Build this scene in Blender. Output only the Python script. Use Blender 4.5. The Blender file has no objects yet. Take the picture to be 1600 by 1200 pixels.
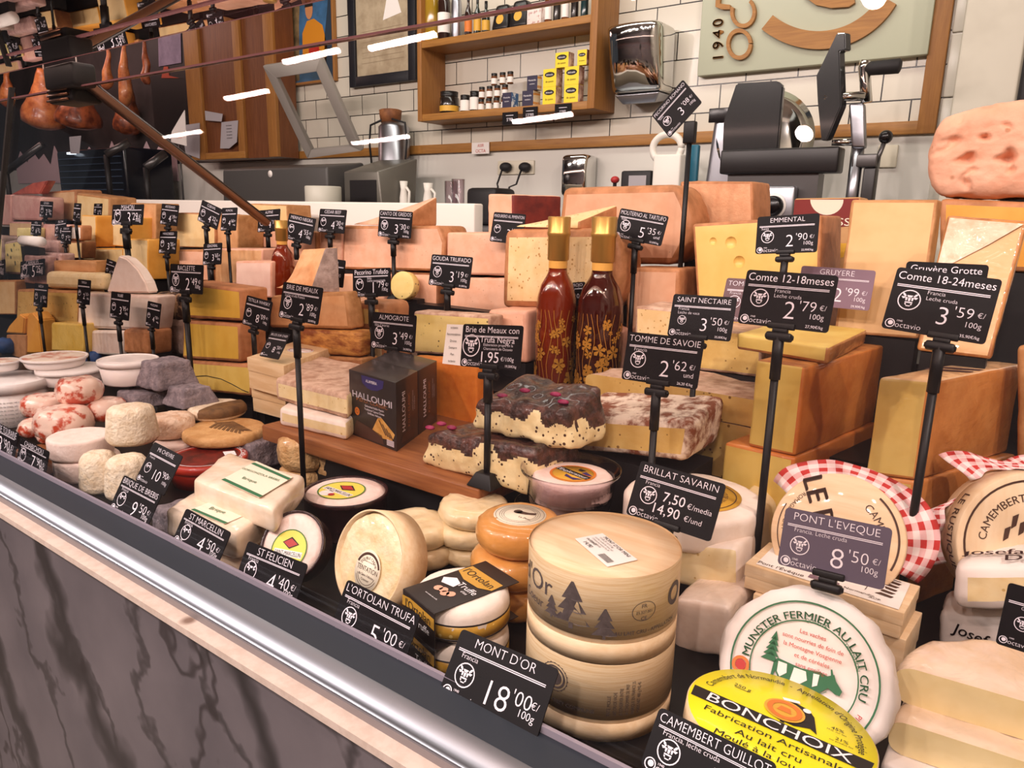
import bpy, bmesh, math, random
from mathutils import Vector as V, Matrix as M, noise
random.seed(7)
S = bpy.context.scene
COL = S.collection
PI = math.pi
R_ = math.radians

# ---------------------------------------------------------------- camera
FPX = 1144.6
PIT, ROL, YAW = R_(13.13), R_(1.2013), R_(36.17)
CAM = V((0, 0, 1.39))
_f = V((-math.sin(YAW)*math.cos(PIT), math.cos(YAW)*math.cos(PIT), -math.sin(PIT)))
_r0 = V((math.cos(YAW), math.sin(YAW), 0))
_u0 = _r0.cross(_f)
_r = _r0*math.cos(ROL) + _u0*math.sin(ROL)
_u = _r.cross(_f)
cd = bpy.data.cameras.new('camera'); cam = bpy.data.objects.new('camera', cd); COL.objects.link(cam)
cd.sensor_width = 36; cd.lens = FPX/1600*36; cd.clip_start = .02; cd.clip_end = 60
mw = M.Identity(4)
for i in range(3):
    mw[i][0], mw[i][1], mw[i][2], mw[i][3] = _r[i], _u[i], -_f[i], CAM[i]
cam.matrix_world = mw
S.camera = cam

# ---------------------------------------------------------------- world, lights, exposure
W = bpy.data.worlds.new('room_air'); S.world = W; W.use_nodes = True
W.node_tree.nodes['Background'].inputs[0].default_value = (.80, .84, .95, 1)
W.node_tree.nodes['Background'].inputs[1].default_value = .22
S.view_settings.view_transform = 'Standard'; S.view_settings.look = 'None'
S.view_settings.exposure = -1.75; S.view_settings.gamma = 1; S.view_settings.use_curve_mapping = False
S.cycles.max_bounces = 7; S.cycles.diffuse_bounces = 3; S.cycles.glossy_bounces = 3
S.cycles.transmission_bounces = 5; S.cycles.transparent_max_bounces = 12
S.cycles.caustics_reflective = False; S.cycles.caustics_refractive = False
S.cycles.sample_clamp_indirect = 4

def area(name, loc, look, sx, sy, power, col):
    l = bpy.data.lights.new(name, 'AREA'); l.shape = 'RECTANGLE'; l.size = sx; l.size_y = sy
    l.energy = power; l.color = col
    o = bpy.data.objects.new(name, l); COL.objects.link(o); o.location = loc
    d = V(look) - V(loc)
    z = -d.normalized(); x = V((1, 0, 0)); x = (x - z*x.dot(z)).normalized(); y = z.cross(x)
    m = M.Identity(4)
    for i in range(3): m[i][0], m[i][1], m[i][2], m[i][3] = x[i], y[i], z[i], loc[i]
    o.matrix_world = m
    return o
PINK = (1, .67, .57)
# warm strip lamps above the gap behind the glass top, neutral ceiling lamps and side fill elsewhere
area('case_strip_light', (-2.0, .64, 1.80), (-2.0, 1.05, .95), 5.0, .05, 18, PINK)
area('case_rear_light', (-2.0, 1.30, 2.15), (-2.0, 1.22, 1.0), 4.4, .10, 3, (1, .74, .60))
area('aisle_ceiling_light', (-1.4, 1.75, 2.95), (-1.4, 2.5, 1.4), 2.6, .25, 62, (1, .95, .85))
for x, y, l in ((-2.2, -.7, .34), (-2.75, -.7, .34), (-3.5, -.9, .34), (-1.9, -1.3, .3), (-3.0, -1.4, .4), (-4.6, -1.2, .4)):
    area('shop_tube_light', (x, y, 2.65), (x+.2, y+.9, .9), l, .02, 47, (1, .84, .78))
for x, y in ((-1.25, -.75), (-.55, -.95), (.25, -.7), (.1, -1.5), (-.9, -1.7), (1.0, -.25), (.95, .35)):       # round downlights over the shoppers; far right pair added to brighten right-hand faces
    o = area('shop_downlight_and_fill', (x, y, 2.75), (x-.2, y+1.0, .95), .07, .07, 56, (1, .84, .78)); o.data.shape = 'DISK'
area('ham_section_light', (-5.2, 1.9, 2.6), (-5.2, 2.5, 1.6), 1.5, .3, 26, (1, .62, .55))

# ---------------------------------------------------------------- picture to place
def ray(px, py): return _f + _r*((px-800)/FPX) - _u*((py-600)/FPX)
def onz(px, py, z):
    r = ray(px, py); return CAM + r*((z-CAM.z)/r.z)
def ony(px, py, y):
    r = ray(px, py); return CAM + r*(y/r.y)
def onx(px, py, x):
    r = ray(px, py); return CAM + r*(x/r.x)
def proj(p):
    d = V(p) - CAM; k = d.dot(_f); return 800+FPX*d.dot(_r)/k, 600-FPX*d.dot(_u)/k, k
def zat(p, py):
    "height on the vertical line through p that shows at picture row py"
    lo, hi = -1., 4.
    for _ in range(50):
        m = (lo+hi)/2
        if proj((p[0], p[1], m))[1] > py: lo = m
        else: hi = m
    return lo

# ---------------------------------------------------------------- materials
def lin(h):
    h = h.lstrip('#'); c = [int(h[i:i+2], 16)/255 for i in (0, 2, 4)]
    return tuple(x/12.92 if x <= .04045 else ((x+.055)/1.055)**2.4 for x in c) + (1,)
MATS = {}
def mat(name, col, col2=None, sc=40, det=4, lo=.4, hi=.62, rough=.55, bump=0, bsc=120, metal=0, coat=0, wrap=0,
        spots=None, ssc=60, sth=.12, spec=.4, stretch=None, sss=0):
    "procedural surface: colour mixed by noise, optional dark spots, bump and a clingfilm coat"
    if name in MATS: return MATS[name]
    m = bpy.data.materials.new(name); m.use_nodes = True; MATS[name] = m
    nt = m.node_tree; b = nt.nodes['Principled BSDF']; L = nt.links.new
    b.inputs['Roughness'].default_value = rough; b.inputs['Metallic'].default_value = metal
    b.inputs['Specular IOR Level'].default_value = spec
    c1 = lin(col); b.inputs['Base Color'].default_value = c1
    tc = nt.nodes.new('ShaderNodeTexCoord'); vec = tc.outputs['Object']
    if stretch:
        mp = nt.nodes.new('ShaderNodeMapping'); mp.inputs['Scale'].default_value = stretch; L(vec, mp.inputs[0]); vec = mp.outputs[0]
    out = None
    if col2:
        n = nt.nodes.new('ShaderNodeTexNoise'); n.inputs['Scale'].default_value = sc; n.inputs['Detail'].default_value = det
        n.inputs['Roughness'].default_value = .62; L(vec, n.inputs['Vector'])
        rp = nt.nodes.new('ShaderNodeValToRGB'); rp.color_ramp.elements[0].position = lo; rp.color_ramp.elements[1].position = hi
        rp.color_ramp.elements[0].color = c1; rp.color_ramp.elements[1].color = lin(col2)
        L(n.outputs[0], rp.inputs[0]); out = rp.outputs[0]
    if spots:
        v = nt.nodes.new('ShaderNodeTexVoronoi'); v.inputs['Scale'].default_value = ssc; L(vec, v.inputs['Vector'])
        n2 = nt.nodes.new('ShaderNodeTexNoise'); n2.inputs['Scale'].default_value = ssc*.35; L(vec, n2.inputs['Vector'])
        ad = nt.nodes.new('ShaderNodeMath'); ad.operation = 'MULTIPLY_ADD'; ad.inputs[1].default_value = .5; L(n2.outputs[0], ad.inputs[0]); L(v.outputs['Distance'], ad.inputs[2])
        r2 = nt.nodes.new('ShaderNodeValToRGB'); r2.color_ramp.elements[0].position = sth+.54; r2.color_ramp.elements[1].position = sth+.60
        r2.color_ramp.elements[0].color = (1, 1, 1, 1); r2.color_ramp.elements[1].color = (0, 0, 0, 1); L(ad.outputs[0], r2.inputs[0])
        mx = nt.nodes.new('ShaderNodeMix'); mx.data_type = 'RGBA'; L(r2.outputs[0], mx.inputs[0])
        if out: L(out, mx.inputs[6])
        else: mx.inputs[6].default_value = c1
        mx.inputs[7].default_value = lin(spots); out = mx.outputs[2]
    if out: L(out, b.inputs['Base Color'])
    if bump:
        n = nt.nodes.new('ShaderNodeTexNoise'); n.inputs['Scale'].default_value = bsc; n.inputs['Detail'].default_value = 5; L(vec, n.inputs['Vector'])
        bp = nt.nodes.new('ShaderNodeBump'); bp.inputs['Strength'].default_value = bump; bp.inputs['Distance'].default_value = .004
        L(n.outputs[0], bp.inputs['Height']); L(bp.outputs[0], b.inputs['Normal'])
    if sss:
        b.inputs['Subsurface Weight'].default_value = sss; b.inputs['Subsurface Radius'].default_value = (.01, .006, .003); b.inputs['Subsurface Scale'].default_value = .5
    if coat or wrap:
        b.inputs['Coat Weight'].default_value = coat or .8; b.inputs['Coat Roughness'].default_value = .07
    if wrap:
        n = nt.nodes.new('ShaderNodeTexNoise'); n.inputs['Scale'].default_value = 38; n.inputs['Detail'].default_value = 2.5; n.inputs['Distortion'].default_value = 1.2
        mp = nt.nodes.new('ShaderNodeMapping'); mp.inputs['Scale'].default_value = (1, .6, 1.7); mp.inputs['Rotation'].default_value = (.3, .6, .5)
        L(tc.outputs['Object'], mp.inputs[0]); L(mp.outputs[0], n.inputs['Vector'])
        bp = nt.nodes.new('ShaderNodeBump'); bp.inputs['Strength'].default_value = wrap; bp.inputs['Distance'].default_value = .006
        L(n.outputs[0], bp.inputs['Height']); L(bp.outputs[0], b.inputs['Coat Normal'])
    return m
def emit(name, col, st):
    m = bpy.data.materials.new(name); m.use_nodes = True; b = m.node_tree.nodes['Principled BSDF']
    b.inputs['Emission Color'].default_value = lin(col); b.inputs['Emission Strength'].default_value = st; return m
def glass(name, tint='#ffffff', refl=1.0, rough=0, ior=1.45):
    m = bpy.data.materials.new(name); m.use_nodes = True; nt = m.node_tree; nt.nodes.clear(); L = nt.links.new
    o = nt.nodes.new('ShaderNodeOutputMaterial'); mx = nt.nodes.new('ShaderNodeMixShader')
    t = nt.nodes.new('ShaderNodeBsdfTransparent'); t.inputs[0].default_value = lin(tint)
    g = nt.nodes.new('ShaderNodeBsdfGlossy'); g.inputs['Roughness'].default_value = rough
    fr = nt.nodes.new('ShaderNodeLayerWeight'); fr.inputs[0].default_value = .5
    pw = nt.nodes.new('ShaderNodeMath'); pw.operation = 'POWER'; pw.inputs[1].default_value = 5; L(fr.outputs['Facing'], pw.inputs[0])
    mu = nt.nodes.new('ShaderNodeMath'); mu.operation = 'MULTIPLY_ADD'; mu.inputs[1].default_value = .93*refl; mu.inputs[2].default_value = .035*refl
    L(pw.outputs[0], mu.inputs[0]); L(mu.outputs[0], mx.inputs[0]); L(t.outputs[0], mx.inputs[1]); L(g.outputs[0], mx.inputs[2]); L(mx.outputs[0], o.inputs[0])
    MATS[name] = m
    return m

# ---------------------------------------------------------------- objects
def tagit(o, label=None, cat=None, group=None, kind=None):
    for k, v in (('label', label), ('category', cat), ('group', group), ('kind', kind)):
        if v: o[k] = v
    return o
def thing(name, label, cat, loc, group=None):
    o = bpy.data.objects.new(name, None); COL.objects.link(o); o.location = loc; o.empty_display_size = .02
    return tagit(o, label, cat, group)
def wloc(o):
    p = V((0, 0, 0))
    while o: p += V(o.location); o = o.parent
    return p
class MB:
    "collects faces in world space; build() links them as one mesh object"
    def __init__(s): s.v = []; s.f = []; s.m = []; s.sm = []
    def add(s, vs, fs, mi=0, sm=True):
        n = len(s.v); s.v += [tuple(p) for p in vs]
        for i, f in enumerate(fs):
            s.f.append([n+k for k in f]); s.m.append(mi[i] if isinstance(mi, list) else mi); s.sm.append(sm)
        return s
    def xf(s, mtx, start=0):
        for i in range(start, len(s.v)): s.v[i] = tuple(mtx @ V(s.v[i]))
        return s
    def split(s, k):
        b = MB(); mp = {}
        for f, mi, sm in zip(s.f, s.m, s.sm):
            if mi != k: continue
            g = []
            for i in f:
                if i not in mp: mp[i] = len(b.v); b.v.append(s.v[i])
                g.append(mp[i])
            b.f.append(g); b.m.append(0); b.sm.append(sm)
        return b
    def build(s, name, mats, parent=None, loc=None):
        if not s.f: return None
        me = bpy.data.meshes.new(name)
        off = wloc(parent) if parent else V(loc) if loc else V((0, 0, 0))
        me.from_pydata([tuple(V(p)-off) for p in s.v], [], s.f)
        if not isinstance(mats, (list, tuple)): mats = [mats]
        for m in mats: me.materials.append(MATS[m] if isinstance(m, str) else m)
        me.polygons.foreach_set('material_index', s.m); me.polygons.foreach_set('use_smooth', s.sm)
        me.update()
        o = bpy.data.objects.new(name, me); COL.objects.link(o)
        if parent: o.parent = parent
        elif loc: o.location = loc
        return o
    # ---- shapes
    def box(s, a, b, mi=0, bev=0):
        (x0, y0, z0), (x1, y1, z1) = a, b
        c = [(x0, y0, z0), (x1, y0, z0), (x1, y1, z0), (x0, y1, z0), (x0, y0, z1), (x1, y0, z1), (x1, y1, z1), (x0, y1, z1)]
        if bev: return s.hexa(c, bev, 1, fm=[mi]*6)
        return s.add(c, [(0, 3, 2, 1), (4, 5, 6, 7), (0, 1, 5, 4), (1, 2, 6, 5), (2, 3, 7, 6), (3, 0, 4, 7)], mi, False)
    def hexa(s, c8, r=.004, n=6, fm=(0,)*6, noi=0, nsc=30, fn=None, seed=0):
        "rounded block through eight corners (bottom FL FR BR BL, top FL FR BR BL); faces: front right back left top bottom"
        c = [V(p) for p in c8]
        L = [max((((c[1]-c[0]).length+(c[2]-c[3]).length+(c[5]-c[4]).length+(c[6]-c[7]).length)/4), 1e-4),
             max((((c[3]-c[0]).length+(c[2]-c[1]).length)/2), 1e-4),
             max((((c[4]-c[0]).length+(c[6]-c[2]).length+(c[5]-c[1]).length+(c[7]-c[3]).length)/4), 1e-4)]
        r = min(r, .49*min(L))
        def ticks(l):
            a = [0, .35*r, r]; k = max(1, min(n, int(n*l/max(L)+.6)))
            return a + [r+(l-2*r)*i/k for i in range(1, k)] + [l-r, l-.35*r, l]
        T = [ticks(l) for l in L]
        def P(p):
            q = V([min(max(p[i], r), L[i]-r) for i in range(3)]); d = V(p)-q
            nn = d.normalized() if d.length > 1e-9 else V((0, 0, 0))
            p = q+nn*r
            u, v, w = (p[i]/L[i] for i in range(3))
            bt = (c[0]*(1-u)+c[1]*u)*(1-v)+(c[3]*(1-u)+c[2]*u)*v
            tp = (c[4]*(1-u)+c[5]*u)*(1-v)+(c[7]*(1-u)+c[6]*u)*v
            o = bt*(1-w)+tp*w
            if fn: o = fn(o, u, v, w)
            if noi: o = o + nn_world(nn)*noi*(noise.noise(o*nsc+V((seed, 0, 0)))+.5*noise.noise(o*nsc*2.3+V((0, seed, 0))))
            return o
        ex = (c[1]-c[0]).normalized(); ey = (c[3]-c[0]).normalized() if (c[3]-c[0]).length > 1e-6 else V((0, 1, 0)); ez = (c[4]-c[0]).normalized()
        def nn_world(nn): return ex*nn.x+ey*nn.y+ez*nn.z
        idx = {}; vs = []
        def vid(p):
            k = tuple(round(t, 6) for t in p)
            if k not in idx: idx[k] = len(vs); vs.append(P(p))
            return idx[k]
        fs = []; ms = []
        X, Y, Z = T; lx, ly, lz = L
        def grid(A, B, mk, mi, flip):
            for i in range(len(A)-1):
                for j in range(len(B)-1):
                    q = [vid(mk(A[i], B[j])), vid(mk(A[i+1], B[j])), vid(mk(A[i+1], B[j+1])), vid(mk(A[i], B[j+1]))]
                    fs.append(q[::-1] if flip else q); ms.append(mi)
        grid(X, Z, lambda a, b: (a, 0, b), fm[0], False)
        if fm[0] == 0 and len(X) > 5 and len(Z) > 5:    # the rind shows as a thin border round a cut front face
            nx, nz = len(X)-1, len(Z)-1
            for i in range(nx):
                for j in range(nz):
                    e = [fm[k] for k, t in ((3, i < 2), (1, i >= nx-2), (4, j >= nz-2), (5, j < 2)) if t]
                    if 1 in e: ms[i*nz+j] = 1
        grid(Y, Z, lambda a, b: (lx, a, b), fm[1], False)
        grid(X, Z, lambda a, b: (a, ly, b), fm[2], True); grid(Y, Z, lambda a, b: (0, a, b), fm[3], True)
        grid(X, Y, lambda a, b: (a, b, lz), fm[4], False); grid(X, Y, lambda a, b: (a, b, 0), fm[5], True)
        return s.add(vs, fs, ms)
    def lathe(s, prof, seg=40, mtx=None, mi=0, noi=0, nsc=30, seed=0, cap=True, a0=0, a1=2*PI, ell=1):
        "prof: (r, z) or (r, z, material) from bottom to top, turned about z"
        full = abs(a1-a0-2*PI) < 1e-6; ns = seg if full else seg+1
        vs = []; fs = []; ms = []
        for q in prof:
            for k in range(ns):
                a = a0+(a1-a0)*k/seg; p = V((q[0]*math.cos(a), q[0]*math.sin(a)*ell, q[1]))
                if noi:
                    t = noi*(noise.noise(p*nsc+V((seed*3.1, seed, 0)))+.6*noise.noise(p*nsc*2.7+V((0, seed, 7))))
                    p = p + V((p.x, p.y, 0)).normalized()*t*(1 if q[0] > 1e-4 else 0) + V((0, 0, t*.6 if q[1] > .25*prof[-1][1] else 0))
                vs.append(p)
        for i in range(len(prof)-1):
            m_ = prof[i+1][2] if len(prof[i+1]) > 2 else mi
            for k in range(seg):
                a, b = i*ns+k, i*ns+(k+1) % ns
                fs.append((a, b, b+ns, a+ns)); ms.append(m_)
        if cap and full:
            if prof[0][0] > 1e-4: fs.append(tuple(range(ns))[::-1]); ms.append(prof[0][2] if len(prof[0]) > 2 else mi)
            if prof[-1][0] > 1e-4: fs.append(tuple(range((len(prof)-1)*ns, len(prof)*ns))); ms.append(prof[-1][2] if len(prof[-1]) > 2 else mi)
        n0 = len(s.v); s.add(vs, fs, ms)
        if mtx: s.xf(mtx, n0)
        return s
    def tube(s, pts, r, seg=8, mi=0, cap=True):
        pts = [V(p) for p in pts]; rs = r if isinstance(r, (list, tuple)) else [r]*len(pts)
        vs = []; fs = []; up = None
        for i, p in enumerate(pts):
            d = (pts[min(i+1, len(pts)-1)]-pts[max(i-1, 0)]).normalized()
            if up is None: up = V((0, 0, 1)) if abs(d.z) < .9 else V((1, 0, 0))
            x = d.cross(up).normalized(); y = x.cross(d).normalized(); up = y
            for k in range(seg):
                a = 2*PI*k/seg; vs.append(p+x*math.cos(a)*rs[i]+y*math.sin(a)*rs[i])
        for i in range(len(pts)-1):
            for k in range(seg):
                a, b = i*seg+k, i*seg+(k+1) % seg; fs.append((a, b, b+seg, a+seg))
        if cap: fs.append(tuple(range(seg))[::-1]); fs.append(tuple(range(len(vs)-seg, len(vs))))
        return s.add(vs, fs, mi)
    def extr(s, poly, d, mi=0, bev=0, seg=2, sm=False, side=None, back=None):
        "solid from a planar outline pushed along d; optional rounded edges; side: material index of the walls"
        bm = bmesh.new(); vs = [bm.verts.new(p) for p in poly]; f = bm.faces.new(vs); f.material_index = mi
        g = bmesh.ops.extrude_face_region(bm, geom=[f]); nv = [e for e in g['geom'] if isinstance(e, bmesh.types.BMVert)]
        bmesh.ops.translate(bm, verts=nv, vec=V(d)); nf = [e for e in g['geom'] if isinstance(e, bmesh.types.BMFace)]
        for q in bm.faces:
            if q is f: q.material_index = mi
            elif q in nf: q.material_index = mi if back is None else back
            else: q.material_index = mi if side is None else side
        bmesh.ops.recalc_face_normals(bm, faces=bm.faces)
        if bev: bmesh.ops.bevel(bm, geom=list(bm.edges), offset=bev, segments=seg, affect='EDGES', clamp_overlap=True, material=-1)
        bm.verts.index_update(); n = len(s.v)
        s.v += [tuple(v.co) for v in bm.verts]
        for q in bm.faces: s.f.append([n+v.index for v in q.verts]); s.m.append(q.material_index); s.sm.append(sm)
        bm.free(); return s
    def sphere(s, c, r, mi=0, n=10, sq=(1, 1, 1)):
        pr = [(max(1e-5, math.sin(PI*i/n)), -math.cos(PI*i/n)) for i in range(n+1)]
        return s.lathe(pr, n*2, M.Translation(c) @ M.Diagonal((r*sq[0], r*sq[1], r*sq[2], 1)), mi, cap=False)
    def flat(s, poly, fmap, mi=0):
        return s.add([fmap(*p) for p in poly], [tuple(range(len(poly)))], mi, False)
    # ---- writing
    def text(s, body, size, fmap, ax=.5, ay=.5, width=None, mi=0, thin=0, sx=1, maxw=None):
        "flat letters; fmap(x, y) carries each corner to the surface; ax, ay: anchor inside the line's box"
        if thin < 0:                               # bold: the line set three times, a hair apart
            for q in (-1, 1): s.text(body, size, lambda x, y, q=q: fmap(x+q*-thin*size, y+q*thin*size*.5), ax, ay, width, mi, 0, sx, maxw)
            thin = 0
        vs, fs, (x0, x1, y0, y1) = glyphs(body, thin)
        k = size; w = (x1-x0)*k*sx
        if width: sx = width/((x1-x0)*k)
        elif maxw and w > maxw: sx *= maxw/w
        ox = x0+(x1-x0)*ax; oy = .0+.72*ay
        return s.add([fmap((x-ox)*k*sx, (y-oy)*k) for x, y in vs], fs, mi, False)
_G = {}
def glyphs(body, thin=0):
    if (body, thin) in _G: return _G[(body, thin)]
    cu = bpy.data.curves.new('t', 'FONT'); cu.body = body; cu.resolution_u = 3; cu.offset = -thin
    o = bpy.data.objects.new('t', cu); COL.objects.link(o)
    bpy.context.view_layer.update()
    me = bpy.data.meshes.new_from_object(o.evaluated_get(bpy.context.evaluated_depsgraph_get()))
    vs = [(v.co.x, v.co.y) for v in me.vertices]; fs = [tuple(p.vertices) for p in me.polygons]
    bpy.data.objects.remove(o); bpy.data.curves.remove(cu); bpy.data.meshes.remove(me)
    if not vs: vs = [(0, 0)]
    r = (vs, fs, (min(v[0] for v in vs), max(v[0] for v in vs), min(v[1] for v in vs), max(v[1] for v in vs)))
    _G[(body, thin)] = r; return r
def plane_map(o, ux, uy, lift=0):
    o, ux, uy = V(o), V(ux), V(uy); n = ux.cross(uy).normalized()*lift
    return lambda x, y: o+ux*x+uy*y+n
def arc_map(fm, rad, a0, flip=False):
    "bends a line of letters round a circle on the plane of fm; a0 is the middle, measured clockwise from up"
    def g(x, y):
        if flip: a = a0-x/rad; q = rad-y
        else: a = a0+x/rad; q = rad+y
        return fm(q*math.sin(a), q*math.cos(a))
    return g
def circ(r, n=28, cx=0, cy=0, ell=1): return [(cx+r*math.cos(2*PI*k/n), cy+r*ell*math.sin(2*PI*k/n)) for k in range(n)]
def ring(mb, fm, r0, r1, n=28, mi=0, cx=0, cy=0, ell=1, a0=0, a1=2*PI):
    vs = []; fs = []
    for k in range(n+1):
        a = a0+(a1-a0)*k/n
        vs += [fm(cx+r0*math.cos(a), cy+r0*math.sin(a)*ell), fm(cx+r1*math.cos(a), cy+r1*math.sin(a)*ell)]
    for k in range(n): fs.append((2*k, 2*k+1, 2*k+3, 2*k+2))
    mb.add(vs, fs, mi, False)
def strip(mb, fm, x0, y0, x1, y1, mi=0, n=1):
    "filled rectangle, cut into n columns so that it follows a bent surface"
    for k in range(n):
        a = x0+(x1-x0)*k/n; b = x0+(x1-x0)*(k+1)/n
        mb.flat([(a, y0), (b, y0), (b, y1), (a, y1)], fm, mi)
def cyl_map(c, rad, a0, lift=.0004, axis=None):
    "letters round an upright cylinder; a0: heading of the middle seen from above (radians, 0 = +x)"
    c = V(c)
    return lambda x, y: c+V((math.cos(a0+x/rad)*(rad+lift), math.sin(a0+x/rad)*(rad+lift), y))
def disc_frame(c, nrm, up=V((0, 0, 1))):
    n = V(nrm).normalized(); x = V(up).cross(n)
    x = V((1, 0, 0)) if x.length < 1e-4 else x.normalized(); y = n.cross(x)
    m = M.Identity(4)
    for i in range(3): m[i][0], m[i][1], m[i][2], m[i][3] = x[i], y[i], n[i], V(c)[i]
    return m
def frame_map(m, lift=0): return lambda x, y: m @ V((x, y, lift))
def parts(mb, names, mats, root):
    "one child mesh per material index"
    out = []
    for k, (n, m) in enumerate(zip(names, mats)): out.append(mb.split(k).build(n, m, root))
    return out
def rprof(R, h, r=.004, m_side=0, m_top=None, dish=0, nb=3):
    "rounded coin profile"
    m_top = m_side if m_top is None else m_top
    p = [(max(R-r, 1e-4)*.5, 0, m_side), (R-r, 0, m_side)]
    p += [(R-r+r*math.sin(PI/2*i/nb), r-r*math.cos(PI/2*i/nb), m_side) for i in range(1, nb+1)]
    p += [(R, h*.5, m_side)]
    p += [(R-r+r*math.cos(PI/2*i/nb), h-r+r*math.sin(PI/2*i/nb), m_side) for i in range(0, nb+1)]
    p += [((R-r)*t, h-dish*(1-t*t), m_top) for t in (.8, .55, .3)] + [(1e-5, h-dish, m_top)]
    return p

# ================================================================ the setting
def wood(name, col, col2, axis=0, sc=9, rough=.45):
    st = [14, 14, 14]; st[axis] = .9
    return mat(name, col, col2, sc=sc, det=6, lo=.3, hi=.72, rough=rough, stretch=st, bump=.06, bsc=30)
wood('oak_x', '#b07c3c', '#8f5f2a', 0); wood('oak_z', '#a9743a', '#8a5a2a', 2); wood('walnut_z', '#7c4a28', '#5f351c', 2)
wood('board_wood', '#a2683c', '#7c4626', 0); wood('spruce_x', '#efd6b2', '#dfbb8c', 0, 8); wood('spruce_z', '#f0d9b8', '#e2c298', 2, 5)
mat('white_panel', '#d8d5cc', rough=.4); mat('cream_ledge', '#cbb9ad', '#bfac9f', sc=60, rough=.5, spots='#7a6255', ssc=9, sth=-.26)
mat('black_gloss', '#100e10', rough=.22); mat('black_matt', '#151315', rough=.5); mat('black_rubber', '#1a191b', rough=.65)
mat('steel', '#b9bac0', rough=.22, metal=1); mat('steel_soft', '#a9abb2', rough=.32, metal=1); mat('chrome', '#d6d6d2', rough=.06, metal=1)
mat('dark_steel', '#5a5858', rough=.35, metal=.8); mat('bronze_bar', '#8a6450', rough=.3, metal=.85)
mat('white_plastic', '#e9e4da', rough=.4); mat('ledge_white', '#efe6dc', rough=.45); mat('grey_plastic', '#77777a', rough=.5)
mat('print_black', '#1b1614', rough=.6); mat('print_white', '#f3eef0', rough=.6); mat('paper_white', '#f2ece6', rough=.7)
glass('clear_glass', refl=1.0); glass('smoked_glass', tint='#8f8a86', refl=.7); glass('film_glass', tint='#f6f2f4', refl=1.2, rough=.08)

def tile_mat():
    m = bpy.data.materials.new('wall_tiles'); m.use_nodes = True; nt = m.node_tree; b = nt.nodes['Principled BSDF']; L = nt.links.new
    tc = nt.nodes.new('ShaderNodeTexCoord'); mp = nt.nodes.new('ShaderNodeMapping'); L(tc.outputs['Object'], mp.inputs[0])
    mp.inputs['Rotation'].default_value = (-PI/2, 0, 0)
    br = nt.nodes.new('ShaderNodeTexBrick'); L(mp.outputs[0], br.inputs['Vector'])
    br.inputs['Color1'].default_value = lin('#d9d2c2'); br.inputs['Color2'].default_value = lin('#d3ccbc'); br.inputs['Mortar'].default_value = lin('#1c1a18')
    br.inputs['Scale'].default_value = 1; br.inputs['Mortar Size'].default_value = .0022; br.inputs['Mortar Smooth'].default_value = .1
    br.inputs['Brick Width'].default_value = .172; br.inputs['Row Height'].default_value = .092; br.offset = .5
    L(br.outputs['Color'], b.inputs['Base Color']); b.inputs['Roughness'].default_value = .22
    bp = nt.nodes.new('ShaderNodeBump'); bp.invert = True; bp.inputs['Strength'].default_value = .3; bp.inputs['Distance'].default_value = .002
    L(br.outputs['Fac'], bp.inputs['Height']); L(bp.outputs[0], b.inputs['Normal']); MATS['wall_tiles'] = m
tile_mat()
def marble_mat():
    m = bpy.data.materials.new('marble'); m.use_nodes = True; nt = m.node_tree; b = nt.nodes['Principled BSDF']; L = nt.links.new
    tc = nt.nodes.new('ShaderNodeTexCoord')
    def vein(rot, sc, wid, dist, seed):
        mp = nt.nodes.new('ShaderNodeMapping'); mp.inputs['Rotation'].default_value = (0, rot, 0); mp.inputs['Location'].default_value = (seed, 0, seed*.7); L(tc.outputs['Object'], mp.inputs[0])
        w = nt.nodes.new('ShaderNodeTexWave'); w.inputs['Scale'].default_value = sc; w.inputs['Distortion'].default_value = dist; w.inputs['Detail'].default_value = 5; w.inputs['Detail Scale'].default_value = 1.6; w.inputs['Detail Roughness'].default_value = .62
        L(mp.outputs[0], w.inputs[0])
        r = nt.nodes.new('ShaderNodeValToRGB'); e = r.color_ramp.elements; e[0].position = 0; e[0].color = (1, 1, 1, 1); e[1].position = wid; e[1].color = (0, 0, 0, 1); L(w.outputs[0], r.inputs[0]); return r.outputs[0]
    n = nt.nodes.new('ShaderNodeTexNoise'); n.inputs['Scale'].default_value = 5; n.inputs['Detail'].default_value = 6; L(tc.outputs['Object'], n.inputs[0])
    r0 = nt.nodes.new('ShaderNodeValToRGB'); r0.color_ramp.elements[0].color = lin('#575257'); r0.color_ramp.elements[1].color = lin('#6b6468'); r0.color_ramp.elements[0].position = .35; r0.color_ramp.elements[1].position = .65; L(n.outputs[0], r0.inputs[0])
    cur = r0.outputs[0]
    for rot, sc, wid, dist, seed, f, col in ((.50, .8, .17, 7, 1.3, .92, '#1f1d1f'), (.42, 1.7, .06, 9, 2.3, .8, '#2c292b'), (-.45, .8, .014, 14, 5.1, .8, '#241f21')):
        v = vein(rot, sc, wid, dist, seed); mu = nt.nodes.new('ShaderNodeMath'); mu.operation = 'MULTIPLY'; mu.inputs[1].default_value = f; L(v, mu.inputs[0])
        mx = nt.nodes.new('ShaderNodeMix'); mx.data_type = 'RGBA'; L(mu.outputs[0], mx.inputs[0]); L(cur, mx.inputs[6]); mx.inputs[7].default_value = lin(col); cur = mx.outputs[2]
    L(cur, b.inputs['Base Color']); b.inputs['Roughness'].default_value = .28; MATS['marble'] = m
marble_mat()
def struct(name, mb, m, kind='structure', parent=None):
    o = mb.build(name, m, parent)
    if kind: o['kind'] = kind
    return o
WY = 2.6                                   # the tiled wall
X0, X1 = -8.2, 1.2
struct('floor', MB().box((X0, -2.2, -.05), (X1, WY+.3, 0)), mat('floor_tile', '#6e655f', '#5f5650', sc=3, rough=.4))
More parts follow.
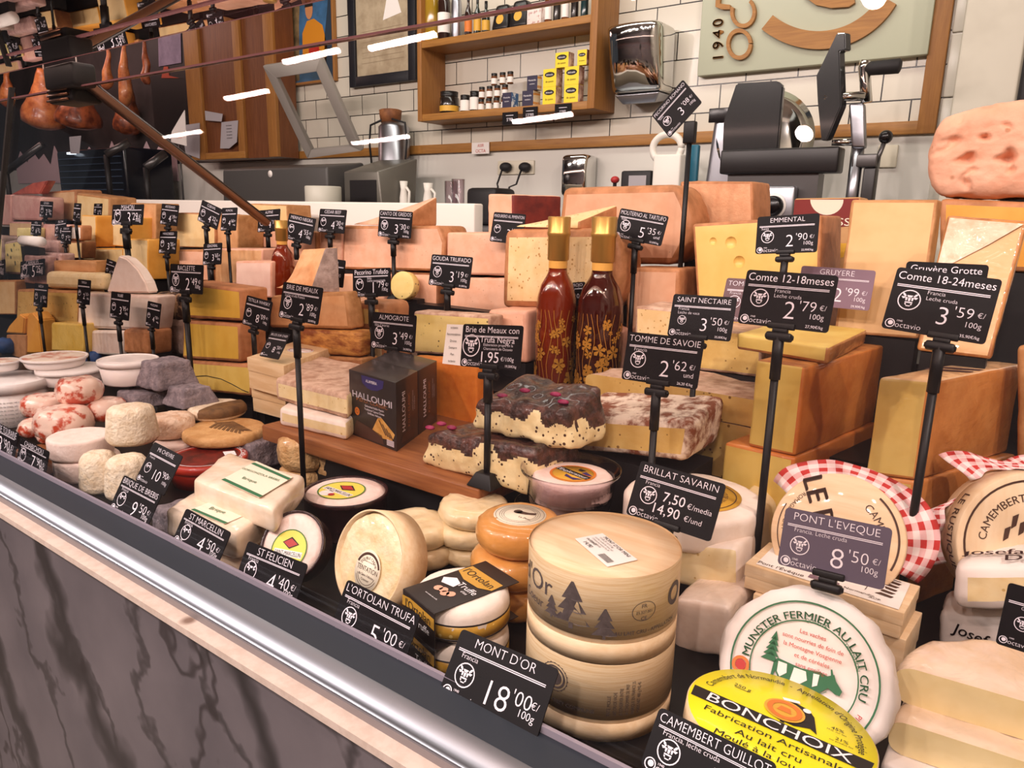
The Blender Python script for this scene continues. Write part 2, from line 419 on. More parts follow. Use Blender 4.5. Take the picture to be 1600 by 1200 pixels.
struct('ceiling', MB().box((X0, -2.2, 3.1), (X1, WY+.3, 3.15)), mat('ceiling_paint', '#b3a49c', rough=.8))
TZ = 1.39+.283*1.04; TB = 1.39+.246*1.04   # wooden rail on the wall
struct('wall_back', MB().box((-3.60, WY, TB), (-.30, WY+.1, 3.1)), 'wall_tiles')
struct('wall_lower', MB().box((X0, WY-.004, 0), (-.22, WY+.1, TB)), 'white_panel')
struct('wall_left', MB().box((X0, WY, TB), (-3.60, WY+.1, 3.1)), mat('dark_wall', '#3c3434', '#2d2727', sc=4, rough=.7))
struct('wall_right', MB().box((1.05, -2.2, 0), (1.15, WY+.3, 3.1)), mat('grey_wall', '#b9b2a4', rough=.7))
struct('wall_behind_shoppers', MB().box((X0, -2.3, 0), (X1, -2.2, 3.1)), mat('shop_wall', '#7d7276', rough=.8))
struct('trim_1', MB().box((-3.60, WY-.022, TB), (-.372, WY, TZ), bev=.003), 'oak_x')
struct('trim_2', MB().box((-.402, WY-.024, TB), (-.352, WY, 3.1), bev=.003), 'oak_z')
# strips of side tile, pillar and dark doorway at the right end of the wall
m = MB(); z = TB-.25
while z < 3.05:
    m.box((-.348, WY-.01, z), (-.318, WY+.05, z+.172), bev=.004); m.box((-.316, WY-.03, z-.01), (-.298, WY+.05, z+.162), bev=.003); z += .176
struct('trim_3', m, mat('edge_tile', '#cfcabd', rough=.25))
m = MB().box((-.296, WY-.012, 0), (-.272, WY+.06, 3.1)); struct('trim_4', m, 'black_matt')
struct('pillar', MB().box((-.285, 2.30, 0), (-.148, 2.56, 3.1), bev=.006), mat('pillar_plaster', '#c9c4b4', '#b9b3a3', sc=6, lo=.5, hi=.8, rough=.6, spots='#8b8374', ssc=7, sth=-.24))
struct('door_1', MB().box((-.150, 2.36, 0), (-.062, 2.46, 3.1)), 'black_gloss')
struct('wall_recess', MB().box((-.065, 2.48, 0), (1.05, 2.56, 3.1)), 'white_panel')

# ---------------------------------------------------------------- the display case itself
def run(poly, x0, x1): return MB().extr([(x0, y, z) for y, z in poly], (x1-x0, 0, 0), sm=False)
CX0, CX1 = -6.2, .9
struct('case_front_panel', MB().box((CX0, .392, .1), (CX1, .42, .9205)), 'marble')
struct('case_plinth', MB().box((CX0, .44, 0), (CX1, 1.7, .1)), 'black_matt')
struct('case_ledge', run([(.384, .9165), (.384, .925), (.43, .925), (.43, .9165)], CX0, CX1), 'cream_ledge')
struct('case_under_rail', run([(.402, .925), (.402, .9335), (.45, .9335), (.45, .925)], CX0, CX1), mat('grey_rail', '#8d8688', rough=.4, metal=.4))
pr = [(.450, .9335), (.404, .9335), (.4025, .937)]
for i in range(7):
    a = R_(180-90*i/6); pr.append((.4245+.022*math.cos(a), .937+.013*math.sin(a)))
pr += [(.4265, .950), (.464, .9335)]
o = struct('case_front_rail', run(pr, CX0, CX1), mat('rail_metal', '#9aa0aa', rough=.42, metal=1))
for p in o.data.polygons: p.use_smooth = True
struct('case_rail_top', run([(.4262, .944), (.4262, .9502), (.464, .9502), (.464, .938)], CX0, CX1), mat('rail_dark', '#272c34', rough=.45, spec=.3))  # separate satin strip on the flat top, darker than the rail metal
deck = mat('deck_black', '#121011', rough=.4, spec=.25)
T1, T2, T3 = .88, 1.04, 1.15
struct('case_deck', run([(.476, .84), (.476, T1), (1.14, T1), (1.14, T2), (1.42, T2), (1.42, T3), (1.752, T3), (1.752, .84)], CX0, CX1), 'deck_black')
struct('case_body', MB().box((CX0, .43, .1), (CX1, 1.752, .84)), 'black_matt')
PX1 = ony(741, 330, 1.755).x
struct('case_rear_ledge', MB().box((CX0, 1.755, .9), (PX1, 1.80, 1.39+.0146*1.755), bev=.006), 'ledge_white')
struct('case_rear_sill', MB().box((PX1+.002, 1.755, .9), (CX1, 1.80, 1.20)), 'black_matt')
# front pane, flat glass top, the joint between two panes
gl = MATS['clear_glass']
y0, z0, y1, z1 = .469, .951, .600, 1.575
JX = ony(12, 330, .57).x
struct('window_1', run([(y0, z0), (y0+.006, z0), (y1+.006, z1), (y1, z1)], JX+.004, CX1), gl)
struct('window_2', run([(y0, z0), (y0+.006, z0), (y1+.006, z1), (y1, z1)], CX0, JX-.004), gl)
struct('window_3', MB().box((CX0, .16, 1.613), (CX1-.3, .578, 1.621)), glass('coated_glass', tint='#e2dad6', refl=2.7))
m = run([(y0-.001, z0), (y0+.007, z0), (y1+.007, z1+.02), (y1-.001, z1+.02)], JX-.0035, JX+.0035); struct('trim_5', m, 'black_rubber')
edge = mat('glass_edge', '#8f6468', rough=.2, coat=.4)
struct('trim_6', run([(y1-.001, z1), (y1+.007, z1), (y1+.007, z1+.0025), (y1-.001, z1+.0025)], CX0, CX1), 'glass_edge')
struct('trim_7', run([(.5785, 1.6125), (.580, 1.6125), (.580, 1.6215), (.5785, 1.6215)], CX0, CX1-.3), 'glass_edge')
struct('trim_8', run([(.4645, .950), (.4685, .950), (.4685, .957), (.4645, .957)], CX0, CX1), mat('lip_plastic', '#8c8490', rough=.15, coat=.5))
struct('staff_worktop', MB().box((X0, 2.02, 1.30), (-.30, WY-.004, 1.34)), 'steel_soft')
struct('staff_cupboards', MB().box((X0, 2.06, 0), (-.30, WY-.004, 1.30)), 'white_panel')
# the bar that props the glass top
SX = -1.34
b_y = .612+.338/math.hypot(.338, .228)*.47-.01
root = thing('glass_support_arm', 'slanted bronze metal arm propping up the glass top of the case', 'support arm', (SX, .62, 1.59))
d = V((0, .338, -.228)).normalized(); a = V((SX, .612, 1.590)); b = a+d*.415
n = V((1, 0, 0)); w = d.cross(n)
def bar(a, b, hw, hh, n=n, w=w):
    return MB().hexa([a-n*hw-w*hh, a+n*hw-w*hh, b+n*hw-w*hh, b-n*hw-w*hh, a-n*hw+w*hh, a+n*hw+w*hh, b+n*hw+w*hh, b-n*hw+w*hh], .002, 1)
bar(a, b, .009, .006).build('arm', 'bronze_bar', root)
m = MB()
for s_ in (-.006, 0, .006): m.tube([a+n*s_+w*-.0075, b+n*s_+w*-.0075], .0022, 6)
m.build('groove_strip', 'dark_steel', root)
m = MB().box((SX-.075, .586, 1.575), (SX+.03, .625, 1.612), bev=.006); m.box((SX-.10, .60, 1.556), (SX-.01, .65, 1.59), bev=.005)
m.build('bracket', 'black_matt', root)
m = MB()
for k in range(4): m.tube([(SX-.098+k*.003, .598, 1.560+k*.008), (SX-.02, .598, 1.560+k*.008)], .002, 6)
m.build('bracket_fins', 'bronze_bar', root)

# ================================================================ price cards
mat('card_black', '#100d10', rough=.5, spec=.15); mat('card_mauve', '#5d5363', rough=.5, spec=.2); mat('card_plum', '#7d6472', rough=.5, spec=.2); mat('card_wine', '#552c33', rough=.4)
mat('card_ink', '#e9e1ea', rough=.6); mat('stand_black', '#0e0c0e', rough=.45, spec=.3)
COW = [[(-.95, .95), (-.62, .80), (-.40, .50), (-.52, .40), (-.80, .58)], [(.95, .95), (.62, .80), (.40, .50), (.52, .40), (.80, .58)],
       [(-.98, .38), (-.55, .42), (-.50, .22), (-.78, .12)], [(.98, .38), (.55, .42), (.50, .22), (.78, .12)],
       [(-.36, .62), (.36, .62), (.20, .34), (-.20, .34)], [(-.50, .36), (-.22, .30), (-.28, -.12), (-.44, -.10)], [(.50, .36), (.22, .30), (.28, -.12), (.44, -.10)],
       [(-.15, .28), (.15, .28), (.12, -.16), (-.12, -.16)], [(-.44, -.24), (.44, -.24), (.46, -.40), (-.46, -.40)], [(-.46, -.46), (-.28, -.46), (-.24, -.66), (-.38, -.66)], [(.46, -.46), (.28, -.46), (.24, -.66), (.38, -.66)], [(-.30, -.72), (.30, -.72), (.22, -.84), (-.22, -.84)]]
NT = 0
def tag(label, TL, TR, BL, y, title, big, cents, unit='100g', lines=(), kg='', col='card_black', stand=None, detail=2, dy=0, cow=(.19, .55, .105), lp=(.36, .34), tsize=.112, clip=True, extra=None, tilt=None, foot=None, zfoot=None, psc=1, slip=False, group=None, cpos=.5):
    "price card from its picture corners at depth y (upper left, upper right, lower left); leans back so that the lower left corner fits"
    a = ony(*TL, y); b = ony(*TR, y-dy)
    ux = (b-a); Wd = ux.length; ux.normalize()
    # leaning back: search the point on the ray through BL which makes a right angle with the top edge
    r = ray(*BL); t = ((a-CAM).dot(ux))/r.dot(ux) if abs(r.dot(ux)) > .05 else 1
    best = CAM+r*t
    v = best-a
    if tilt is not None or v.length > Wd*1.0 or v.length < Wd*.4 or v.y > .02 or v.y < -.6*v.length:
        tl = R_(15 if tilt is None else tilt); v0 = V((0, -math.sin(tl), -math.cos(tl))); v0 = (v0-ux*v0.dot(ux)).normalized()
        lo, hi = .1*Wd, 1.4*Wd; dr = V((TL[0]-BL[0], TL[1]-BL[1]))
        for _ in range(40):
            m_ = (lo+hi)/2; q = proj(a+v0*m_)
            if math.hypot(q[0]-TL[0], q[1]-TL[1]) < math.hypot(BL[0]-TL[0], BL[1]-TL[1]): lo = m_
            else: hi = m_
        v = v0*lo
    H = v.length; uy = -v.normalized(); n = ux.cross(uy)
    low = a+ux*Wd*cpos+v; zf = zfoot
    base = V((low.x, low.y, zf if zf is not None else low.z))
    root = thing('price_card', label, 'price card', base, group)
    th = .0012; rr = min(.045*Wd, .004)
    pts = []
    for cx, cy, a0 in ((Wd-rr, -rr, 0), (rr, -rr, 90), (rr, -H+rr, 180), (Wd-rr, -H+rr, 270)):
        for k in range(4):
            an = R_(a0+30*k); pts.append(a+ux*(cx+rr*math.cos(an))+uy*(cy+rr*math.sin(an)))
    card = MB().extr(pts, -n*th).build('card', col, root)
    fm = lambda x, q: a+ux*(x*Wd)+v*q+n*.0003           # x, q run 0..1 across and down the card
    K = lambda x0, q0, s_: (lambda x, yy: a+ux*(x0*Wd+x*s_)+v*q0+uy*(yy*s_)+n*.0003)
    w = MB(); X = Wd
    hand = title[:1] != title[:1].upper() or (len(title) > 2 and title[1:2].islower())
    w.text(title, tsize*X*(1.12 if hand else 1), K(.5, .115 if H/X > .5 else .13, 1), maxw=.93*X, thin=.004 if hand else .013)
    for q in (.26, .285): w.flat([(.045, q), (.935, q), (.935, q+.013), (.045, q+.013)], fm)
    cx, cq, cr = cow
    if detail > 0:
        c0 = K(cx, cq, X*cr)
        ring(w, c0, .90, 1.0, 22 if detail > 1 else 14)
        for p in (COW if detail > 1 else COW[:6]): w.flat([(x*.74, yy*.74) for x, yy in p], c0)
        for k, t in enumerate(lines): w.text(t, .062*X, K(lp[0], lp[1]+.09*k, 1), ax=0, thin=.012, maxw=.5*X)
        l0 = K(.075, .90, X*.05)
        ring(w, l0, .82, 1.0, 16); w.flat(circ(.52, 12, .1, .1), l0)
        w.text('octavio', .088*X, K(.13, .905, 1), ax=0, thin=.013); w.text('1940', .03*X, K(.14, .845, 1), ax=0)
        if kg: w.text(kg, .046*X, K(.94, .925, 1), ax=1)
    if extra: extra(w, K, X)
    else:
        w.text(big, .285*X*psc, K(.555, .665, 1), ax=.5, maxw=.26*X, thin=.012); 
        if cents: w.text("'"+cents, .165*X*psc, K(.655 if len(big) < 2 else .69, .575, 1), ax=0, maxw=.21*X, thin=.012)
        if detail > 0:
            w.text('€/', .08*X, K(.87, .585, 1), ax=0, thin=.01, maxw=.085*X); w.text(unit, .085*X, K(.93, .745, 1), ax=1, thin=.01)
    w.build('lettering', 'card_ink', card)
    if slip:
        s_ = MB().extr([a+ux*(-.30*Wd)+v*.02+n*-.001, a+ux*(.03*Wd)+v*.02+n*-.001, a+ux*(.0*Wd)+v*.99+n*-.001, a+ux*(-.33*Wd)+v*.97+n*-.001], -n*.001).build('paper_slip', 'paper_white', root)
        t = MB()
        for k, tx in enumerate(('octavio', 'Recomendamos', 'Drone', 'Siempre', 'Pan', 'octavio')):
            t.text(tx, .045*X, (lambda q0: (lambda x, yy: a+ux*(-.155*Wd+x)+v*q0+uy*yy+n*.0002))(.09+.16*k), maxw=.24*X)
        t.build('slip_writing', 'print_black', s_)
    if clip:
        cw = .15*X; c = MB(); k0 = a+ux*(Wd*cpos)+v*1.0
        def bx(u0, u1, q0, q1, d0, d1, r=.0015):
            P = lambda u, q, d: k0+ux*u-uy*q*1.0+n*d
            c.hexa([P(u0, q1, d1), P(u1, q1, d1), P(u1, q1, d0), P(u0, q1, d0), P(u0, q0, d1), P(u1, q0, d1), P(u1, q0, d0), P(u0, q0, d0)], r, 1)
        bx(-cw, cw, -.055*X, .015*X, -.004, .004); bx(-cw*.55, cw*.55, .01*X, .06*X, -.005, .005); bx(-cw*.95, cw*.95, .055*X, .15*X, -.006, .007, .003)
        c.tube([k0+ux*-cw*1.02-uy*.10*X, k0+ux*cw*1.02-uy*.10*X], .028*X, 8)
        c.build('clip', 'stand_black', root)
        e = k0-uy*.13*X
        if zf is not None:
            rp = .0042*max(1, X/.09)
            hgt = e.z-zf; c = MB(); x_, y_ = e.x, e.y
            c.tube([(x_, y_, e.z+.004), (x_, y_, e.z-min(.22*hgt, .05))], rp*1.35, 8); c.tube([(x_, y_, e.z-min(.22*hgt, .05)+.002), (x_, y_, zf+.002)], rp, 8)
            c.build('pole', 'stand_black', root)
            fw = foot or .018
            MB().hexa([(x_-fw, y_-fw*.9, zf+.0004), (x_+fw, y_-fw*.9, zf+.0004), (x_+fw, y_+fw*.9, zf+.0004), (x_-fw, y_+fw*.9, zf+.0004), (x_-fw*.55, y_-fw*.45, zf+fw*.9), (x_+fw*.55, y_-fw*.45, zf+fw*.9), (x_+fw*.55, y_+fw*.45, zf+fw*.9), (x_-fw*.55, y_+fw*.45, zf+fw*.9)], .002, 1).build('foot', 'stand_black', root)
    return root

# ================================================================ cheese kit
def cyl_fit(px, py, w, pyb, zb):
    "upright cylinder standing at height zb: centre of its top shows at (px, py), w pixels wide, front foot at row pyb -> x, y, R, H"
    lo, hi = .003, .30
    for _ in range(50):
        h = (lo+hi)/2; c = onz(px, py, zb+h); R = w*proj(c)[2]/2/FPX
        d = V((-c.x, -c.y, 0)).normalized(); f = proj((c.x+d.x*R, c.y+d.y*R, zb))[1]
        if f < pyb: lo = h
        else: hi = h
    return c.x, c.y, R, h
def rnd_cheese(name, label, px, py, w, pyb, zb, mtop, mside=None, r=.25, noi=0, nsc=60, group=None, seg=44, dish=0, taper=0, cat='cheese', H=None, pnames=('rind', 'top_rind')):
    x, y, R, h = cyl_fit(px, py, w, pyb, zb)
    if H: h = H
    t = thing(name, label, cat, (x, y, zb), group)
    pr = rprof(R, h, r*h, 0, 1 if mside else 0, dish)
    if taper: pr = [(q[0]*(1+taper*(.5-q[1]/h)),)+tuple(q[1:]) for q in pr]
    mb = MB().lathe(pr, seg, M.Translation((x, y, zb)), noi=noi, nsc=nsc, seed=len(label))
    if mside: parts(mb, pnames, (mside, mtop), t)
    else: mb.build('rind', mtop, t)
    t['_'] = [x, y, R, h]; return t
def top_label(t, mats, R, lift, shapes, dx=0, dy=0, up=V((0, 1, 0)), name='label', ell=1):
    "round paper label lying on top of a round thing"
    x, y, _, h = t['_']; z = t.location.z+h+lift
    c = MB().lathe([(R, 0), (R, .0006)], 32, M.Translation((x+dx, y+dy, z)), ell=ell).build(name, mats, t)
    fm = lambda u, v: V((x+dx+u, y+dy+v, z+.0009))
    shapes(fm, c); return c
def blk_pts(FL, FR, BR, zb, top, ztop=None, BL=None):
    a, b, c = onz(*FL, zb), onz(*FR, zb), onz(*BR, zb); d = onz(*BL, zb) if BL else a+c-b
    zt = ztop if ztop else zat(a, top)
    up = [V((p.x, p.y, zt)) for p in (a, b, c, d)]
    return [a, b, c, d]+up
def bulge(side, k):
    "rounds one wall outward, like the curved rind of a wheel; side: 1 right, 2 back, 0 front, 3 left"
    def fn(p, u, v, w):
        q = {1: u, 3: 1-u, 2: v, 0: 1-v}[side]; e = {1: (1, 0, 0), 3: (-1, 0, 0), 2: (0, 1, 0), 0: (0, -1, 0)}[side]
        return p+V(e)*k*q*q*(1-(2*w-1)**2)
    return fn
def blk(name, label, pts, fm, mats, names=('paste', 'rind'), r=.006, n=8, noi=.0012, nsc=40, fn=None, cat='cheese', group=None):
    lo = V((sum(p.x for p in pts[:4])/4, sum(p.y for p in pts[:4])/4, min(p.z for p in pts)))
    t = thing(name, label, cat, lo, group)
    mb = MB().hexa(pts, r, n, fm, noi, nsc, fn, seed=len(label) % 13)
    parts(mb, names, mats, t); return t
def deck_z(y): return T1 if y < 1.14 else T2 if y < 1.42 else T3
def riser(x0, x1, y, d, z):
    "black riser between the deck and something that stands higher"
    z0 = deck_z(y)
    if y+d > 1.14 > y: z0 = T1; d = min(d, 1.136-y)
    if y+d > 1.42 > y: d = min(d, 1.416-y)
    if z-z0 < .003 or y > 1.74: return
    o = MB().box((x0, y, z0), (x1, y+min(d, 1.75-y), z-.0004)).build('case_riser', 'black_matt', None, (x0, y, z0)); o['kind'] = 'structure'
def front_blk(name, label, x0, x1, ytop, ybot, y, depth, fm, mats, r=.006, skew=(0, 0), topback=0, sup=True, names=('paste', 'rind'), **k):
    "block whose front face fills picture columns x0..x1 and rows ytop..ybot at depth y (corner values may be pairs left, right)"
    yt = ytop if isinstance(ytop, tuple) else (ytop, ytop); yb = ybot if isinstance(ybot, tuple) else (ybot, ybot)
    xt = x0 if isinstance(x0, tuple) else (x0, x0); xr = x1 if isinstance(x1, tuple) else (x1, x1)
    a, b, c, d = ony(xt[1], yb[0], y), ony(xr[1], yb[1], y), ony(xr[0], yt[1], y), ony(xt[0], yt[0], y)
    zb = min(a.z, b.z)
    if sup: riser(a.x+.006, b.x-.006, y+.006, depth-.012, zb)
    D = V((skew[0], depth, 0)); T = V((skew[0], depth, topback))
    return blk(name, label, [a, b, b+D, a+D, d, c, c+T, d+T], fm, mats, names, r, **k)

def C(name, col, col2=None, **k): return mat(name, col, col2, **k)
C('paste_comte', '#dcbd66', '#d2ad54', sc=14, rough=.42, bump=.05); C('paste_comte_wrap', '#dcbc6c', '#d0aa58', sc=14, rough=.4, wrap=.5)
C('rind_comte', '#b9783a', '#98592a', sc=30, rough=.6, bump=.3, bsc=160); C('rind_comte_wrap', '#b97a3e', '#9a5c2c', sc=30, rough=.5, wrap=.35); C('paste_gruyere_film', '#d8aa78', '#cf9e66', sc=10, rough=.45, wrap=.22)
C('paste_gruyere', '#d8ac74', '#cfa066', sc=10, rough=.5, bump=.05); C('paste_emmental', '#e9c271', '#e0b662', sc=9, rough=.4)
C('paste_pale', '#eecb9c', '#e6bd88', sc=22, rough=.5, bump=.08, spots='#c79562', ssc=150, sth=-.22)
C('paste_holes', '#efcf9b', '#e8c288', sc=20, rough=.5, bump=.1, spots='#b98a4c', ssc=95, sth=-.16)
C('paste_pink', '#eeb99a', '#e6aa88', sc=18, rough=.5, bump=.06, spots='#c08a6a', ssc=110, sth=-.25)
C('paste_pecorino', '#dfa87e', '#d2946a', sc=26, rough=.55, bump=.25, bsc=260)
C('paste_truffle', '#e2ae8b', '#d9a07c', sc=14, rough=.5, spots='#3a2a26', ssc=20, sth=-.22); C('paste_truffle_yellow', '#e8cf86', '#dfc272', sc=14, rough=.5, spots='#5b4a30', ssc=70, sth=-.2)
C('paste_cream', '#f0dcae', '#e8cf9a', sc=30, rough=.4, bump=.1, spots='#c9a868', ssc=80, sth=-.2, sss=.05); C('paste_nectaire', '#e3c176', '#d9b264', sc=24, rough=.42, bump=.15, spots='#8a6430', ssc=75, sth=-.19, coat=.2)
C('paste_raclette', '#e9bf54', '#dfb044', sc=12, rough=.4); C('paste_morbier', '#e6c468', '#dcb656', sc=14, rough=.45); C('paste_cheddar', '#e9a94e', '#de9a3e', sc=10, rough=.45); C('paste_manchego', '#eed09a', '#e6c288', sc=16, rough=.5, bump=.05)
C('rind_orange', '#c4865a', '#a56c42', sc=24, rough=.55, bump=.2, bsc=90); C('rind_brown', '#8f5a34', '#6f4226', sc=26, rough=.65, bump=.35, bsc=110)
C('rind_tan', '#c08b5a', '#a97545', sc=34, rough=.6, bump=.3, bsc=120); C('rind_dark', '#4a2a22', '#35201b', sc=20, rough=.5, bump=.15); C('rind_pink', '#e2ab90', '#d59a7e', sc=24, rough=.55, bump=.12)
C('rind_grey', '#b09a90', '#8d786e', sc=36, lo=.38, hi=.6, rough=.75, bump=.5, bsc=130); C('rind_ash', '#9a8c90', '#746a70', sc=60, lo=.35, hi=.6, rough=.85, bump=.9, bsc=150)
C('rind_mottled', '#f0dcc8', '#8a4f36', sc=34, det=6, lo=.44, hi=.58, rough=.7, bump=.7, bsc=90); C('rind_dusty', '#d6b49c', '#a87f66', sc=34, det=6, lo=.40, hi=.64, rough=.75, bump=.5, bsc=110)
C('rind_white', '#f4e6da', '#eddccc', sc=30, rough=.6, bump=.25, bsc=70); C('rind_bloomy', '#f3dcd2', '#ecd0c4', sc=50, rough=.75, bump=.25, bsc=220); C('rind_ivory', '#f0dcb4', '#e6cc9c', sc=30, rough=.45, bump=.35, bsc=60, wrap=.25)
C('rind_chevre', '#eddcc4', '#dcc4a4', sc=70, lo=.42, hi=.66, rough=.75, bump=.9, bsc=150); C('rind_wrinkle', '#e8cdb4', '#d0a98a', sc=60, lo=.4, hi=.62, rough=.65, bump=1.0, bsc=120)
C('rind_orange_shiny', '#dc9c54', '#d08e44', sc=18, rough=.3, bump=.25, bsc=70, coat=.6); C('rind_crottin', '#e2ba84', '#c99a62', sc=60, lo=.4, hi=.62, rough=.5, bump=1.0, bsc=140, wrap=.5)
C('mimolette', '#df8430', '#cf6f22', sc=20, rough=.5, bump=.3, bsc=50); C('leaf_brown', '#7d5a34', '#5e4226', sc=40, rough=.7)
C('truffle_top', '#35231f', '#6a4238', sc=60, det=6, lo=.42, hi=.66, rough=.3, bump=1.0, bsc=120, coat=.4); C('truffle_paste', '#f2dfae', '#e6cd98', sc=40, rough=.4, bump=.2, spots='#4a2c20', ssc=120, sth=-.1)
C('beet_pink', '#a8285c', '#7c1c46', sc=50, rough=.35); C('label_white', '#f2ebe6', rough=.5); C('label_cream', '#efe3cc', rough=.5); C('label_yellow', '#e8d85a', rough=.45); C('label_gold', '#d8a63a', rough=.4); C('label_green', '#4c7a3a', rough=.5); C('label_orange', '#d8792e', rough=.5); C('label_red', '#b02c2c', rough=.45)
C('print_brown', '#4a3024', rough=.6); C('print_green', '#2f6b46', rough=.6); C('print_red', '#c23a34', rough=.6); C('ink_gray', '#6d655e', rough=.6); C('print_violet', '#42306a', rough=.5)
C('paper_wrap', '#f2e8e2', '#ebdfd8', sc=12, rough=.6, bump=.35, bsc=26); C('tub_dark', '#2a191b', '#3a2426', sc=50, rough=.25, coat=.4, wrap=.25)

# ================================================================ front row, on the black deck
# ---- two spruce boxes of soft cheese, one on the other
x, y, R, H = cyl_fit(945, 846, 237, 1160, T1)
def spruce_box(label, z0, h, kind):
    t = thing('spruce_cheese_box', label, 'cheese box', (x, y, z0), 'round spruce boxes in a stack')
    mt = M.Translation((x, y, z0)); dx = .002 if kind else 0
    MB().lathe([(R*.982, .002), (R*.982, h*.86)], 64, mt).build('box_wall', 'spruce_z', t)
    MB().lathe([(R*.984, .001), (R*.997, .001), (R*.997, h*.24), (R*.984, h*.24)], 64, mt, cap=False).build('base_band', 'spruce_x', t)
    lid = MB().lathe([(R*.985, h*.30), (R, h*.30), (R, h*.985), (R*.995, h)], 64, mt, cap=False)
    lid = lid.build('lid_band', 'spruce_band', t)
    MB().lathe([(R*.993, h*.93), (R*.993, h*.975), (R*.6, h*.965), (1e-5, h*.96)], 64, mt, cap=False).build('lid_board', 'spruce_top', t)
    return t, lid
C('spruce_band', '#eed5ae', '#dfbd8d', sc=7, rough=.5, stretch=(3, 3, 120), coat=.25); C('spruce_top', '#efd3ae', '#e5c095', sc=5, rough=.45, stretch=(1.2, 12, 12), coat=.3)
hl = H*.485
t0, lid0 = spruce_box('lower spruce box, printed with a round seal, behind the MONT D\'OR card', T1, hl, 0)
t1, lid1 = spruce_box('upper spruce box, fir tree print on its side and a white sticker on its lid', T1+hl, H-hl, 1)
hv = math.atan2(-y, -x)                     # heading from the box to the shopper
def lab(lid, z0, items):
    mb = MB()
    for f in items: f(mb, z0)
    mb.build('print', 'print_grey', lid)
C('print_grey', '#4b4140', '#5d5250', sc=90, rough=.6)
hu = H-hl
def fir(mb, fm, cx, b, s_):
    for k in range(3):
        w = s_*(.42-.09*k); z = b+s_*(.12+.27*k); mb.flat([(cx-w, z), (cx-w*.3, z+s_*.02), (cx+w*.4, z-s_*.015), (cx+w, z+s_*.01), (cx+w*.12, z+s_*.42), (cx-w*.1, z+s_*.42)], fm)
    mb.flat([(cx-s_*.05, b), (cx+s_*.05, b), (cx+s_*.05, b+s_*.14), (cx-s_*.05, b+s_*.14)], fm)
fmU = lambda a, z: cyl_map((x, y, z), R, hv+a)
m = MB(); F = cyl_map((x, y, T1+hl+hu*.30), R, hv)
fir(m, F, -.029, hu*.06, .046); fir(m, F, -.052, hu*.10, .022); fir(m, F, .004, hu*.0, .030)
ring(m, lambda u, v: F(.043+u, hu*.30+v), .0125, .0132, 26, ell=.78)
for k, s_ in enumerate(('FR', '25.327.001', 'CE')): m.text(s_, (.0058, .0042, .0058)[k], lambda u, v, k=k: F(.043+u, hu*.36-.0065*k+v))
m.text('AU LAIT CRU - APPELLATION', .0056, lambda u, v: F(.050+u, hu*.07+v), thin=.0)
ring(m, lambda u, v: F(.087+u, hu*.36+v), .0075, .0125, 22)
m.text("d'Or", .030, lambda u, v: F(-.080+u, hu*.44+v)); m.text('Coeur', .014, lambda u, v: F(-.082+u, hu*.20+v))
m.build('print', 'print_grey', lid1)
m = MB(); F2 = cyl_map((x, y, T1+hl*.30), R, hv)
ring(m, lambda u, v: F2(-.045+u, hl*.40+v), .0105, .0125, 26); ring(m, lambda u, v: F2(-.045+u, hl*.40+v), .0145, .0152, 26)
for k in range(20): m.flat([(-.045+.0152*math.cos(a)+u, hl*.40+.0152*math.sin(a)+v) for a in (2*PI*k/20,) for u, v in ((-.0006, -.0006), (.0006, -.0006), (.0006, .0006), (-.0006, .0006))], F2)
m.flat([(-.045+u, hl*.40+v) for u, v in circ(.0085, 18)], F2)
m.text('OBEY COMMUNE', .0062, lambda u, v: F2(-.024+u, hl*.10+v), maxw=.045)
for k in range(6):
    n_ = (.022, .026, .03, .034, .036, .034)[k]
    m.text(('PATE MOLLE', 'LAIT CRU DE VACHE', 'A CONSERVER ENTRE', 'A CONSOMMER DE PREF', 'FABRIQUE EN FRANCE 25', 'POIDS NET 480 g MG 45')[k], .0050, lambda u, v, k=k: F2(.012+k*.0062-v, hl*.06+u), ax=0, width=n_)
m.build('print', 'print_grey', lid0)
zt = T1+H*.997-.003
lb = MB().extr([(x-.030, y-.010, zt+.001), (x+.028, y-.044, zt+.001), (x+.044, y-.012, zt+.001), (x-.014, y+.020, zt+.001)], (0, 0, .0006)).build('price_sticker', 'label_white', t1)
u = V((.058, -.034, 0)).normalized(); vv = V((-u.y, u.x, 0)); pm = lambda a, b: (lambda p, q: V((x-.030, y-.010, zt+.0022))+u*(a+p)+vv*(b+q))
m = MB(); m.text("MONT D'OR MINI", .0062, pm(.033, .031)); 
for k in range(4): m.text(('12-02-24  0,512 kg', 'Leche cruda de vaca, sal', 'Conservar entre 4 y 8', 'Lote 240118')[k], .0036, pm(.016, .026-.004*k), ax=.3, thin=.005)
m.text('14,90', .007, pm(.018, .006)); m.text('octavio', .006, pm(.008, .013), ax=.2)
for k in range(14): m.flat([(.042+k*.0014, .003), (.042+k*.0014+(.0004, .0008)[k*7 % 2], .003), (.042+k*.0014+(.0004, .0008)[k*7 % 2], .011), (.042+k*.0014, .011)], pm(0, 0))
m.build('sticker_writing', 'print_black', lb)

